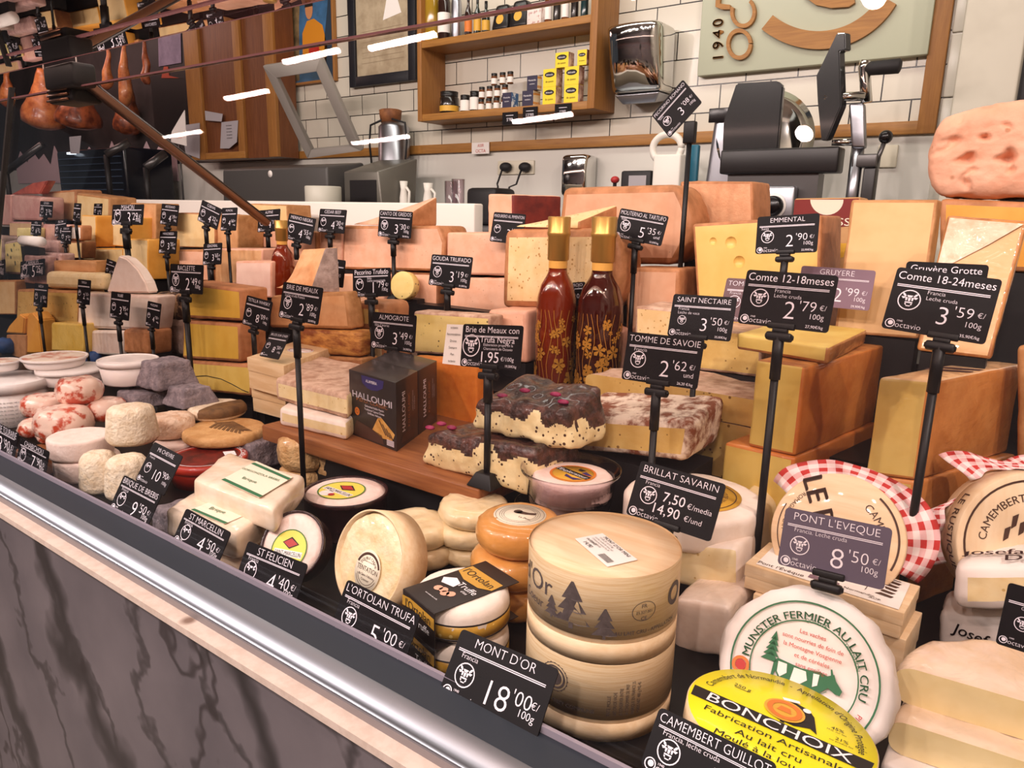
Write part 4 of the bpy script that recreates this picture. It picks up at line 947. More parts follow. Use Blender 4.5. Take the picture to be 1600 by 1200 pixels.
mat('lid_yellow', '#f0e11c', rough=.35, coat=.2)
h = .034; zl = T1+.05; c = onz(1218, 1127, zl+.047); R = 143*proj(c)[2]/FPX; x, y = c.x, c.y
fr = disc_frame(c, (.07, .11, 1), V((0, 1, 0))) @ M.Rotation(.06, 4, 'Z'); fr = fr @ M.Translation((0, 0, -h))
t = MB().lathe([(R*.95, 0), (R*.97, .002), (R*.97, .043), (R*.95, .045)], 48, M.Translation((x, y, T1))).build('camembert_box', 'spruce_x', None, (x, y, T1)); tagit(t, 'plain wooden camembert box underneath the yellow one, near the glass', 'cheese box')
t = thing('camembert_box', 'bright yellow round camembert box with black BONCHOIX band and bird', 'cheese box', (x, y, c.z-h))
MB().lathe([(R*.97, 0), (R*.985, .001), (R*.985, h-.002)], 64, fr).build('box_wall', 'spruce_x', t)
MB().lathe([(R*.985, h*.42), (R, h*.42), (R, h-.0012), (R*.985, h-.0004)], 64, fr, cap=False).build('lid_rim', 'spruce_x', t)
lb = MB().lathe([(R*.99, h-.0012), (R*.985, h), (R*.5, h), (1e-5, h)], 64, fr, cap=False).build('lid_label', 'lid_yellow', t)
f = frame_map(fr, h+.0006); f2 = frame_map(fr, h+.0011)
m = MB(); bw = R*.97; m.flat([(-bw*.985, -R*.02), (-bw*.96, -R*.24), (bw*.96, -R*.24), (bw*.985, -R*.02)], f)
m.text('Camembert de Normandie  -  Appellation d\'Origine Protégée', R*.125, arc_map(f, R*.84, R_(2)), width=R*2.5)
m.text('Fabrication Artisanale', R*.15, lambda u, v: f(u, v-R*.36), width=R*1.45); m.text('Au lait cru', R*.16, lambda u, v: f(u, v-R*.54)); m.text('Moulé à la louche', R*.15, lambda u, v: f(u, v-R*.70), width=R*1.02)
m.text('250 g', R*.09, lambda u, v: f(u-R*.50, v+R*.36)); m.text('45%', R*.08, lambda u, v: f(u+R*.55, v+R*.32)); m.text('21%', R*.08, lambda u, v: f(u+R*.62, v+R*.14)); m.text('M.G. sur sec', R*.04, lambda u, v: f(u+R*.55, v+R*.26)); m.text('sur produit fini', R*.04, lambda u, v: f(u+R*.62, v+R*.08)); strip(m, f, -R*.58, R*.30, -R*.42, R*.31)
m.flat([(x_*R, y_*R) for x_, y_ in ((-.16, .10), (-.02, .02), (.14, .02), (.30, .10), (.38, .04), (.34, .20), (.30, .36), (.22, .47), (.08, .50), (-.06, .44), (-.10, .30), (-.20, .22))], f)
m.flat([(x_*R, y_*R) for x_, y_ in ((.0, .03), (.04, .03), (.05, -.01), (.0, -.01))], f); m.build('lid_print', 'print_black', lb)
m = MB(); m.text('BONCHOIX', R*.26, lambda u, v: f2(u, v-R*.13), width=R*1.52); m.flat(circ(R*.045, 12, R*.21, R*.42), f2); m.flat([(x_*R, y_*R) for x_, y_ in ((-.08, .50), (.10, .56), (.12, .51), (-.05, .45))], f2); m.build('band_writing', 'print_white', lb)
m = MB(); m.flat(circ(R*.22, 26, R*.0, R*.24), f2); m.build('seal', 'label_gold', lb)
m = MB(); f3 = lambda u, v: f2(u, v)+V((0, 0, .0004)); ring(m, f3, R*.13, R*.19, 24, cx=0, cy=R*.24); m.flat([(-R*.08, R*.20), (R*.08, R*.20), (R*.05, R*.30), (-R*.05, R*.30)], f3); m.build('seal_print', 'label_orange', lb)

# ---- right edge: cut soft wheels
def arc_slab(name, label, pts, mats, names=('paste', 'rind'), r=.012, fm=(0, 1, 1, 1, 1, 1), n=9, fn=None, noi=.002, group=None): return blk(name, label, pts, fm, mats, names, r, n, noi, 25, fn, group=group)
C('wheel_rind', '#edd5bf', '#e0c09c', sc=14, rough=.4, wrap=.9, sss=.05); C('wheel_paste', '#f0dba6', '#e6cd90', sc=14, rough=.4, wrap=.2)
def wheel_half(label, px, py, zb, h, R, group='halved soft wheels'):
    "half wheel whose cut face looks towards the shopper; (px, py): left end of the cut at the bottom"
    a = onz(px, py, zb); return wedge_round('soft_wheel_half', label, a.x+R, a.y+.012, zb, R, h, -.10, PI+.10, ('wheel_paste', 'wheel_rind'), r=h*.45, group=group, noi=.003)
za = T1+.018
wheel_half('lower of two halved soft wheels in clingfilm at the right front corner', 1384, 1172, za, .034, .115)
wheel_half('upper of two halved soft wheels in clingfilm, at the right front corner', 1392, 1092, za+.0345, .038, .118)
a = onz(1384, 1172, za); MB()
t = MB().hexa([(a.x-.0, a.y-.02, T1), (a.x+.24, a.y-.02, T1), (a.x+.24, a.y+.13, T1), (a.x+.0, a.y+.13, T1), (a.x-.0, a.y-.02, za), (a.x+.24, a.y-.02, za), (a.x+.24, a.y+.13, za), (a.x-.0, a.y+.13, za)], .006, 6, noi=.002).build('paper_wrapped_cheese', 'paper_wrap', None, (a.x, a.y, T1))
tagit(t, 'white paper wrapped cheese underneath the two halved soft wheels', 'cheese')
# printed-paper cheese: cut one on top of a whole one
def paper_cheese(label, x0, x1, yt, yb, zb, cut, words):
    yy = onz((x0+x1)/2, yb, zb).y
    t = front_blk('printed_paper_cheese', label, x0, x1, yt, yb, yy, .08, (0 if cut else 1, 1, 1, 1, 1, 1), ('paste_cream', 'paper_wrap'), r=.014, noi=.002, names=('paste', 'paper_wrap'), group='cheeses in printed paper', sup=not cut)
    p = ony(x0, yt, yy); q = ony(x1, yt, yy); m = MB()
    for k, (s_, dx, dy_, rot) in enumerate(words): m.text(s_, .024, lambda u, v: V((p.x+dx+u*math.cos(rot)-v*math.sin(rot), yy+dy_+u*math.sin(rot)+v*math.cos(rot), p.z+(q.z-p.z)*(dx+u)/(q.x-p.x)+.0042)), thin=-.012)
    if not cut: m.text('Josefa', .019, lambda u, v: V((p.x+.040+u*.95+v*.2, yy-.0030, p.z-.016+v-u*.12)), thin=-.012)
    m.build('paper_print', C('print_maroon', '#3c1c22', rough=.6), t); return t
paper_cheese('lower cheese in white paper printed Josefa, right edge of the case', 1466, 1640, 955, 1030, T1+.004, False, ())
paper_cheese('cut cheese in white printed paper, its creamy side showing, on a twin', 1490, 1640, 884, 958, onz(1520, 958, T1+.085).z, True, (('Josefa', .034, .034, .02), ('Doña', .072, .016, .02)))

# ================================================================ left end of the front row
C('tub_white', '#efe3de', rough=.35, sss=.1); C('lid_white', '#f1e8e4', rough=.3, coat=.3); C('tub_fill_red', '#b4532e', '#e6d6c4', sc=30, lo=.35, hi=.55, rough=.4)
def tub(label, px, py, w, pyb, zb, fill=None, writing=False):
    x, y, R, h = cyl_fit(px, py, w, pyb, zb); mt = M.Translation((x, y, zb)); t = thing('plastic_tub', label, 'tub', (x, y, zb), 'white plastic tubs')
    MB().lathe([(R*.82, 0), (R*.86, .003), (R*.95, h*.80)], 44, mt).build('tub', 'tub_white', t)
    l = MB().lathe([(R*.95, h*.78), (R, h*.78), (R, h*.98), (R*.96, h), (R*.92, h*.95)], 44, mt, cap=False).build('lid', 'lid_white', t)
    MB().lathe([(R*.93, h*.94), (R*.92, h*.955), (R*.4, h*.955), (1e-5, h*.955)], 40, mt, cap=False).build('lid_panel', fill or 'lid_white', l)
    if writing:
        F = cyl_map((x, y, zb+h*.42), R*.925, math.atan2(-y, -x)); m = MB()
        for k in range(8): m.text('leche pasteurizada de oveja, sal, cuajo y fermentos', .0052, lambda u, v, k=k: F(u, v+.026-.0085*k), maxw=R*1.6)
        m.build('label_print', 'ink_gray', t)
    return t
tub('white plastic tub with fine printed text, cut off by the left edge', 10, 590, 116, 672, T1+.03, writing=True)
MB()
def block_support(label, px0, px1, pyt, pyb, y, d, m, name='wooden_riser'):
    a = ony(px0, pyb, y); b = ony(px1, pyb, y); z1 = ony(px0, pyt, y).z
    o = MB().box((a.x, y, T1), (b.x, y+d, z1), bev=.003).build(name, m, None, (a.x, y, T1)); return tagit(o, label, 'riser')
tub('clear lidded white tub just behind the red speckled wrapped cheeses', 111, 574, 98, 608, .985)
tub('tub with reddish filling under its lid, far left', 85, 556, 93, 580, 1.02, 'tub_fill_red')
tub('white tub with a tall lid, left of the ash pyramids', 200, 560, 88, 606, 1.0)
tub('small tub cut off by the left edge of the picture', 2, 563, 50, 582, 1.02, 'tub_fill_red')
# red speckled cheeses twisted in printed film
C('wrap_red', '#efcdbb', '#bf4526', sc=40, det=5, lo=.50, hi=.60, rough=.3, wrap=1.0)
WR = [('topmost red speckled wrapped cheese on its pile', 122, 590, 68, 620, 0, 2), ('red speckled wrapped cheese at the left of the pile', 66, 616, 62, 652, 0, 1), ('front red speckled wrapped cheese, whitest of the pile', 97, 636, 84, 672, 0, 1),
      ('red speckled wrapped cheese at the right of the pile, beside the tall chevre', 164, 622, 58, 655, 0, 1), ('lower red speckled wrapped cheese over the wooden board', 52, 656, 44, 692, 0, 0), ('small clear twisted wrapped cheese, lowest at the front of the pile', 76, 672, 34, 694, 0, 0)]
zz = {0: T1+.035, 1: T1+.075, 2: T1+.125}
for lb, px, py, w, pyb, _, lv in WR:
    x, y, R, h = cyl_fit(px, py, w, pyb, zz[lv]); h0_ = h; h = 1.2*R; zb = max(T1+.034, zz[lv]+h0_-h)
    o = MB().lathe(rprof(R, h, h*.42), 36, M.Translation((x, y, zb)), noi=.004, nsc=40, seed=px).build('wrapped_cheese', 'wrap_red', None, (x, y, zb)); tagit(o, lb, 'cheese', 'red speckled cheeses in twisted film')
a = onz(22, 728, T1); b = onz(84, 700, T1)
o = MB().box((a.x, a.y, T1), (a.x+.105, a.y+.14, T1+.034), bev=.004).build('wooden_board', 'board_wood', None, (a.x, a.y, T1)); tagit(o, 'small wooden board under the red speckled wrapped cheeses', 'board')
# pinkish white wheels, two high
stack('bloomy_round_cheese', 128, 678, 94, 756, T1, 2, ['lower pinkish white flat wheel, near the glass left of the chevres', 'upper pinkish white flat wheel, under the tall chevre'], 'rind_bloomy', .16, .0006, 'pinkish white wheels')
# chevre bondes: tapered barrels
def bonde(label, px, py, w, pyb, zb, H=None, tap=.3): 
    t = rnd_cheese('goat_cheese', label, px, py, w, pyb, zb, 'rind_chevre', r=.22, noi=.0022, nsc=60, group='barrel shaped goat cheeses', taper=tap, H=H); return t
b1 = bonde('barrel shaped goat cheese leaning at the front, left of its twin', 152, 706, 58, 776, T1)
b2 = bonde('barrel shaped goat cheese at the front, tapering to the deck', 197, 712, 66, 788, T1, tap=.25)
zt = b2.location.z+b2['_'][3]
x, y, R, h = cyl_fit(203, 634, 72, 700, zt)
t = thing('goat_cheese', 'tall barrel shaped goat cheese standing on top of two others', 'cheese', (x, y, zt), 'barrel shaped goat cheeses')
MB().lathe([(q[0]*(1-.18*(q[1]/h-.5)),)+tuple(q[1:]) for q in rprof(R*1.02, h, h*.2)], 44, M.Translation((x, y, zt)), noi=.0022, nsc=55, seed=4).build('rind', 'rind_chevre', t)
# other goat cheeses behind
rnd_cheese('goat_round_cheese', 'pinkish wrinkled round goat cheese right of the tall chevre', 266, 648, 70, 690, T1+.05, 'rind_wrinkle', r=.3, noi=.002)
rnd_cheese('goat_round_cheese', 'flat pink round peeping out behind the red box', 275, 688, 66, 712, T1+.03, 'rind_bloomy', r=.3, noi=.0008)
t = rnd_cheese('leaf_round_cheese', 'golden flat round cheese decorated with a dried fern leaf', 351, 668, 124, 702, T1+.05, 'rind_crottin2' if False else C('rind_golden', '#d9ac74', '#c8965c', sc=40, rough=.6, bump=.5, bsc=160), r=.4, noi=.001)
x, y, R, h = t['_']; z = T1+.05+h; m = MB()
for k in range(8):
    for s_ in (-1, 1):
        b0 = -R*.5+R*.14*k; m.extr([(x+b0, y+R*.1+s_*.001, z+.0002), (x+b0+R*.10, y+R*.1+s_*.002, z+.0002), (x+b0+R*.30, y+R*.1+s_*R*(.34-.025*k), z-.0004), (x+b0+R*.20, y+R*.1+s_*R*(.34-.025*k), z-.0004)], (0, 0, .0012))
m.tube([(x-R*.6, y+R*.1, z+.001), (x+R*.65, y+R*.1, z+.001)], .001, 5); m.build('fern_leaf', 'leaf_brown', t)
t = rnd_cheese('leaf_half_cheese', 'small flat cheese half covered by a brown leaf', 338, 632, 86, 660, T1+.07, 'rind_chevre', r=.35, noi=.0012)
x, y, R, h = t['_']; MB().lathe([(R*1.03, h*.35), (R*1.05, h*.75), (R*.95, h*1.05), (R*.5, h*1.10), (1e-4, h*1.08)], 20, M.Translation((x, y, T1+.07)), a0=-1.2, a1=1.5, noi=.002, nsc=50, cap=False).build('leaf_wrap', 'leaf_brown', t)
# red oval box
x, y, R, h = cyl_fit(323, 712, 122, 770, T1)
C('box_red', '#b5301f', '#9d2617', sc=8, rough=.4, wrap=.3); C('box_dark_red', '#7a2016', '#4f150f', sc=40, rough=.5)
t = thing('red_cheese_box', 'red round cheese tub with white lettering, behind the 10,90 card', 'cheese box', (x, y, T1)); mt = M.Translation((x, y, T1))
MB().lathe([(R*.84, 0), (R*.9, h*.5), (R*.97, h*.7)], 48, mt).build('tub', 'box_red', t)
MB().lathe([(R*.97, h*.68), (R, h*.7), (R, h*.97), (R*.96, h), (R*.82, h), (R*.80, h*.97)], 48, mt, cap=False).build('lid_rim', 'box_red', t)
lp = MB().lathe([(R*.80, h*.97), (R*.4, h*.97), (1e-5, h*.97)], 40, mt, cap=False).build('lid_panel', 'box_dark_red', t)
f = lambda u, v: V((x+u, y+v, T1+h+.0008)); m = MB(); ring(m, f, R*.83, R*.85, 40); m.text('MI-CHÈVRE', R*.17, arc_map(f, R*.885, R_(38)), width=R*1.1); m.text('M', R*.2, lambda u, v: f(u-R*.6, v-R*.55)); m.flat([(R*.05, R*.42), (R*.45, R*.25), (R*.55, R*.5), (R*.2, R*.66)], f); m.build('lid_print', 'print_white', t)
# ash covered goat cheeses
def pyramid(label, px, py, w, pyb, zb, k=.62, d=1.0, H=None, group='ash covered goat cheeses'):
    x, y, R, h = cyl_fit(px, py, w, pyb, zb); h = H or h; R *= .82
    a = [V((x-R, y-R*d, zb)), V((x+R, y-R*d, zb)), V((x+R, y+R*d, zb)), V((x-R, y+R*d, zb))]; c0 = V((x, y, zb)); b = [c0+(p-c0)*k+V((0, 0, h)) for p in a]
    t = thing('ash_goat_cheese', label, 'cheese', (x, y, zb), group); MB().hexa(a+b, h*.14, 9, noi=.003, nsc=60, seed=px).build('rind', 'rind_ash', t); return t
pyramid('largest ash covered truncated pyramid, right of the white tubs', 258, 562, 88, 612, 1.0, .72)
pyramid('low ash covered block under the 10 euro card', 222, 610, 78, 640, T1+.08, .8)
pyramid('ash covered pyramid beside the blue-veined half wheel', 296, 603, 78, 640, T1+.09, .66)
pyramid('ash covered log end between the red tub and the wrapped crottins', 399, 684, 84, 738, T1, .85)
pyramid('grey ash covered brick hidden behind the BRIQUE DE BREBIS card', 278, 790, 76, 842, T1, .9)
# crottins in film
def crottin(label, px, py, w, pyb, zb, H=None, sticker=True):
    t = rnd_cheese('wrapped_crottin', label, px, py, w, pyb, zb, 'rind_crottin', r=.28, noi=.0024, nsc=60, group='wrinkled yellow goat cheeses in film', H=H)
    x, y, R, h = t['_']; z = zb+h
    if sticker: m = MB().extr([(x-R*.35, y-R*.3, z+.002), (x+R*.45, y-R*.45, z+.002), (x+R*.55, y+R*.05, z+.002), (x-R*.3, y+R*.15, z+.002)], (0, 0, .0006)).build('sticker', 'label_white', t)
    return t
crottin('flat yellow wrinkled goat cheese at the bottom of the wrapped trio', 476, 728, 76, 764, T1, None, False)
crottin('left tall yellow wrinkled goat cheese in film', 476, 676, 84, 742, T1+.03)
crottin('right yellow wrinkled goat cheese in film with a white sticker', 543, 688, 104, 760, T1+.01)
# cream coloured bricks with printed labels, stacked
C('brick_cream', '#f3dfcb', '#e8cfb4', sc=26, rough=.45, bump=.35, bsc=40, wrap=.3)
def brick(label, FL, FR, BR, zb, top, lab_=True):
    P = blk_pts(FL, FR, BR, zb, top); lo = sum(P[:4], V())/4; t = thing('cheese_brick', label, 'cheese', lo, 'cream coloured bricks in film')
    MB().hexa(P, .010, 10, noi=.003, nsc=30, seed=FL[0]).build('rind', 'brick_cream', t)
    if lab_:
        u = (P[5]-P[4]); v = (P[7]-P[4]); g = lambda a, b, q=.0022: P[4]+u*a+v*b+V((0, 0, q))
        l = MB().extr([g(.30, .18), g(.80, .10), g(.92, .82), g(.42, .92)], (0, 0, .0006)).build('label', 'label_cream', t); m = MB()
        for q in (.0, .84): m.flat([g(.30+.12*q, .18+.74*q, .0032), g(.80+.12*q, .10+.72*q, .0032), g(.82+.12*q, .16+.72*q, .0032), g(.32+.12*q, .24+.74*q, .0032)], lambda *p: V(p))
        m.text('GORGONZOLA BREBIS', .010, lambda x_, y_: g(.60, .62, .0034)+u.normalized()*x_+v.normalized()*y_, maxw=u.length*.46); m.text('Brique', .013, lambda x_, y_: g(.56, .40, .0034)+u.normalized()*x_+v.normalized()*y_)
        m.build('label_print', 'print_green', l)
    return t
h0 = T1+.035
brick('lowest cream brick, nearest the ST MARCELLIN card', (262, 870), (375, 925), (440, 868), T1, 846, False)
P = brick('middle cream brick of the stack of three', (258, 838), (372, 880), (428, 836), h0, 795)
brick('upper cream brick with a framed green printed label', (302, 786), (430, 838), (478, 780), h0+.036, 748)

# ================================================================ middle: the wooden board and what stands on it
BZ = .985; fy = onz(748, 766, BZ).y; bx0 = ony(408, 655, fy).x; bx1 = onz(748, 766, BZ).x
o = MB().box((bx0, fy, BZ-.030), (bx1, 1.12, BZ), bev=.003).build('wooden_board', 'board_wood', None, (bx0, fy, BZ-.03)); tagit(o, 'long reddish brown wooden board carrying the black halloumi boxes and the truffle brie', 'board')
riser(bx0+.01, bx1-.01, fy+.03, 1.10-fy-.03, BZ-.03)
# black boxes of grilling cheese
mat('carton_black', '#2c2422', rough=.38, coat=.2); mat('carton_brown', '#4a3128', rough=.4); C('carton_art', '#d8a860', '#c08838', sc=40, rough=.4); mat('badge_blue', '#2f2a63', rough=.4); mat('print_tan', '#a8683c', rough=.5)
P = blk_pts((548, 678), (620, 706), (683, 658), BZ, 577)
def lerp(a, b, t): return a+(b-a)*t
for k in (1, 0):
    t0_, t1_ = (0, .497) if k == 0 else (.503, 1)
    Q = [lerp(P[0], P[3], t0_), lerp(P[1], P[2], t0_), lerp(P[1], P[2], t1_), lerp(P[0], P[3], t1_)]; Q += [lerp(P[4], P[7], t0_), lerp(P[5], P[6], t0_), lerp(P[5], P[6], t1_), lerp(P[4], P[7], t1_)]
    t = thing('halloumi_box', ('black HALLOUMI carton in front, its printed face to the shopper', 'black HALLOUMI carton standing directly behind its twin')[k], 'carton', sum(Q[:4], V())/4, 'black halloumi cartons')
    ct = MB().hexa(Q, .0012, 2).build('carton', 'carton_black', t)
    u, v, w_ = Q[1]-Q[0], Q[4]-Q[0], Q[2]-Q[1]; W_, H_, D_ = u.length, v.length, w_.length; un, vn, wn = u/W_, v/H_, w_/D_; n1 = un.cross(vn)*.0004; n2 = wn.cross(vn)*.0004
    ff = lambda a, b, q=1: Q[0]+u*a+v*b+n1*q; fs = lambda a, b, q=1: Q[1]+w_*a+v*b+n2*q
    FT = lambda a, b: (lambda x_, y_: ff(a, b, 2)+un*x_+vn*y_); ST = lambda a, b: (lambda x_, y_: fs(a, b)+vn*x_-wn*y_)
    m = MB()
    if k == 0:
        m.text('HALLOUMI', .0165, FT(.5, .66), width=W_*.84, thin=-.02)
        for q in range(3): m.text(('Geleneksel Hellim Peyniri', 'Παραδοσιακό Χαλλούμι', 'Grillkäse, Halloumi'[:18])[q] if q != 1 else 'Traditional Cyprus Cheese', .0055, FT(.55, .53-.05*q), maxw=W_*.6)
        m.text('ALAMBRA', .0075, FT(.5, .905), maxw=W_*.36)
        for q in range(5): strip(m, lambda a, b: ff(a, b), .80, .05+.018*q, .95, .06+.018*q)
    m.text('HALLOUMI', .020, ST(.32, .52), width=H_*.58, thin=-.02); m.text('traditional halloumi cheese', .0035, ST(.74, .6)); m.text('store refrigerated', .0035, ST(.82, .55)); m.build('lettering', 'card_ink', ct)
    m = MB(); m.text('P.D.O. CLASSIC', .012, ST(.56, .50), width=H_*.5)
    if k == 0: m.text('P.D.O. CLASSIC', .009, FT(.5, .595), width=W_*.66)
    m.build('tan_lettering', 'print_tan', ct)
    if k == 0:
        m = MB(); m.flat([(.28, .97), (.76, .97), (.74, .86), (.62, .80), (.50, .785), (.40, .80), (.30, .86)], ff); m.build('badge', 'badge_blue', ct)
        m = MB(); m.flat([(.50, .20), (.62, .40), (.70, .42), (.97, .24), (.92, .14), (.72, .12)], ff); m.build('cheese_picture', 'carton_art', ct)
        m = MB()
        for q in range(4): m.flat([(.64+.07*q, .38-.045*q), (.66+.07*q, .38-.045*q), (.80+.045*q, .19-.01*q), (.78+.045*q, .18-.01*q)], lambda a, b: ff(a, b, 2))
        m.build('grill_marks', 'carton_brown', ct)
        m = MB(); ring(m, lambda x_, y_: ff(.17, .40)+un*x_+vn*y_, .004, .0075, 20); m.flat(circ(.003, 12), lambda x_, y_: ff(.17, .40)+un*x_+vn*y_); m.build('seal', 'label_orange', ct)
        m = MB(); m.flat([(.05, .03), (.74, .03), (.70, .16), (.40, .22), (.15, .26)], ff); m.build('brown_picture', 'carton_brown', ct)
    m = MB(); m.flat([(.2, .15), (.75, .10), (.85, .30), (.55, .42), (.25, .32)], lambda a, b: fs(a, b*.5)); m.build('side_picture', 'carton_brown', ct)
# brie slabs left of the cartons
def slab(name, label, FL, FR, BR, zb, top, fm, mats, **k):
    P = blk_pts(FL, FR, BR, zb, top); t = blk(name, label, P, fm, mats, **k); t['zt'] = P[4].z; return t
t = slab('brie_slab', 'lower brie slab with white rind, resting on the wooden board', (436, 664), (542, 690), (590, 645), BZ, 636, (0, 0, 1, 1, 1, 1), ('paste_cream', 'rind_white'), r=.010, noi=.002)
t = slab('brie_slab', 'upper brie slab with mottled pink rind, left of the black halloumi cartons', (431, 626), (544, 656), (596, 608), t['zt']+.0005, 590, (0, 0, 1, 1, 1, 1), ('paste_cream', 'rind_dusty'), r=.010, noi=.0025)
# chipboard cheese boxes behind
C('poplar', '#e7cba2', '#dab88a', sc=8, rough=.55, stretch=(1, 12, 12))
zb = .955
P = blk_pts((396, 642), (448, 656), (540, 612), zb, 604); Q = blk_pts((390, 606), (446, 622), (535, 580), P[4].z+.0006, 558)
riser(P[0].x+.01, P[2].x-.03, min(p.y for p in P[:4])+.02, .12, zb)
for k, (PP, lb) in enumerate(((P, 'lower pale wooden cheese box, left of the brie slabs'), (Q, 'upper pale wooden cheese box with a round white label on its lid'))):
    t = thing('wooden_cheese_box', lb, 'cheese box', sum(PP[:4], V())/4, 'pale wooden cheese boxes'); MB().hexa([p for p in PP[:4]]+[lerp(PP[i], PP[i+4], .97) for i in range(4)], .001, 2).build('box_wall', 'poplar', t)
    c0 = sum(PP[4:], V())/4; q = [c0+(p-c0)*1.015 for p in PP[4:]]; hh = V((0, 0, (PP[4].z-PP[0].z)*.42)); ld = MB().hexa([p-hh for p in q]+q, .001, 2).build('lid', 'poplar', t)
    if k:
        l = MB().lathe([(.034, 0), (.034, .0006)], 30, M.Translation(c0+V((.012, .0, .0003))), ell=.75).build('label', 'label_white', ld); m = MB(); g = lambda x_, y_: c0+V((.012+x_, y_, .0014)); ring(m, g, .029, .0305, 30, ell=.75); m.text('Coulommiers', .009, g, maxw=.05); m.text('au lait cru', .006, lambda x_, y_: g(x_, y_-.010)); m.build('label_print', 'print_red', l)
# orange block and yellow half wheel behind the cartons
t = front_blk('orange_cheese_block', 'deep orange cheese block behind the black halloumi cartons', 628, 745, (560, 566), (666, 690), 1.078, .055, (0,)*6, ('mimolette', 'mimolette'), r=.006, names=('paste', 'rind'), noi=.002)
front_blk('yellow_cheese_slab', 'pale yellow truffle flecked slab with a grey rind on top', 646, 766, (486, 494), (552, 560), 1.20, .05, (0, 1, 1, 1, 1, 1), ('paste_truffle_yellow', 'rind_dusty'), r=.006)
# truffle brie
TM = ('truffle_paste', 'truffle_top')
def tslab(label, x0, x1, yt, yb, y, d, tb=0, crust=.58):
    a, b, c, e = ony(x0[1], yb[0], y), ony(x1[1], yb[1], y), ony(x1[0], yt[1], y), ony(x0[0], yt[0], y)
    a.z = b.z = max(BZ, min(a.z, b.z)) if not tb else (a.z+b.z)/2
    D = V((.02, d, 0)); Tp = V((.02, d, tb)); t = thing('truffle_brie', label, 'cheese', a, 'brie slabs with truffle crust')
    mb = MB().hexa([a, b, b+D*.8, a+D, e, c, c+Tp*.8, e+Tp], .013, 40, (0,)*6, .006, 26, seed=len(label))
    zs = [q[2] for q in mb.v]; z0, z1 = min(zs), max(zs)
    for i, f in enumerate(mb.f):
        q = sum((V(mb.v[k]) for k in f), V())/len(f); w = (q.z-(a.z+(b.z-a.z)*0))/max(1e-4, (e.z if q.x < (a.x+b.x)/2 else c.z)-a.z)
        if w+.35*noise.noise(q*34) > crust+(.10 if q.y < y+.02 else 0): mb.m[i] = 1
    parts(mb, ('paste', 'truffle_crust'), TM, t); return t
yb_ = onz(700, 738, BZ).y
tl = tslab('lower truffle brie slab, left end sticking out beside the cartons', (664, 652), (836, 840), (676, 698), (726, 768), yb_, .12)
tu = tslab('upper truffle brie slab with glossy dark crust and pink petals', (742, 730), (880, 892), (628, 646), (684, 692), yb_+.025, .11, .035)
for t, pts in ((tu, ((760, 625), (785, 618), (820, 610), (868, 616), (880, 628))), (tl, ((672, 668), (690, 662), (706, 668)))):
    m = MB(); zt_ = max((c.matrix_world.translation.z if 0 else 0) for c in t.children) if 0 else None
    for i, (px, py) in enumerate(pts):
        c = ony(px, py, yb_+(.05 if t is tu else .03)); 
        m.sphere(c, .008, n=5, sq=(1.2, .9, .45))
    m.build('pink_petals', 'beet_pink', t)
# mottled tomme
front_blk('mottled_tomme', 'half tomme with white and brown mottled rind, behind the clear tub', (884, 880), (1084, 1074), (648, 660), (702, 722), .96, .125, (0, 1, 1, 1, 1, 1), ('paste_nectaire', 'rind_mottled'), r=.012, noi=.003, nsc=26, topback=.018)
# stack of three washed rind halves
yy = 1.10; cpx = 1042; R = (ony(1176, 640, yy).x-ony(906, 600, yy).x)/2
zs = [ony(cpx, q, yy).z for q in (726, 684, 642, 602)]; riser(ony(1000, 700, yy).x, ony(1150, 700, yy).x, yy+.01, .065, zs[0])
for k in range(3):
    c = ony(cpx+(8, 2, 0)[k], 640, yy); t = wedge_round('washed_rind_half', ('lowest half wheel under two others behind the TOMME DE SAVOIE card', 'middle half wheel in the stack behind the TOMME DE SAVOIE card', 'top half wheel with dusty pink rind and holey yellow paste')[k], c.x, yy+.002, zs[k]+.0005, R*(.93, .97, 1)[k], zs[k+1]-zs[k]-.001, -.04, PI+.04, ('paste_nectaire', 'rind_dusty'), r=.014, group='stacked washed rind halves', noi=.003)
# pale blocks behind them
front_blk('pale_cheese_block', 'pale block with small holes behind the SAINT NECTAIRE card', 992, 1060, (478, 484), (566, 572), 1.27, .12, (0, 1, 1, 1, 1, 1), ('paste_holes', 'rind_dusty'), r=.005)
front_blk('pale_cheese_block', 'pale yellow block between the SAINT NECTAIRE stand and the comte wedge', 1090, 1190, (512, 520), (578, 590), 1.27, .12, (0, 1, 1, 1, 1, 1), ('paste_nectaire', 'rind_dusty'), r=.005)
front_blk('pale_cheese_block', 'pale block underneath, right of the stack of washed rind halves', 1085, 1188, (590, 600), (655, 665), 1.265, .1, (0, 1, 1, 1, 1, 1), ('paste_nectaire', 'rind_dusty'), r=.005)
# ---- comte wedges at the right
def wedge_blk(label, FL, FR, BR, zb, top, mats=('paste_comte', 'rind_comte_side'), name='comte_wedge', fm=(0, 1, 1, 0, 2, 1), **k):
    P = blk_pts(FL, FR, BR, zb, top); lo = sum(P[:4], V())/4; t = thing(name, label, 'cheese', (lo.x, lo.y, zb), k.get('group')); mb = MB().hexa(P, k.get('r', .005), 8, fm, .0012, 30, k.get('fn'), seed=FL[0])
    parts(mb, ('paste', 'rind', 'top_rind'), tuple(mats)+((k.get('mtop', 'rind_comte'),)), t); return t, P
C('rind_comte_side', '#d5823a', '#c26c28', sc=16, rough=.5, bump=.12, wrap=.25); C('rind_comte_lit', '#d28a48', '#bd7234', sc=16, rough=.5, bump=.15, wrap=.4); C('label_film', '#e3b98a', '#d3a070', sc=18, rough=.35, wrap=.4)  # second wedge's rind: duller orange under stronger film
zb1 = ony(1243, 714, 1.03).z
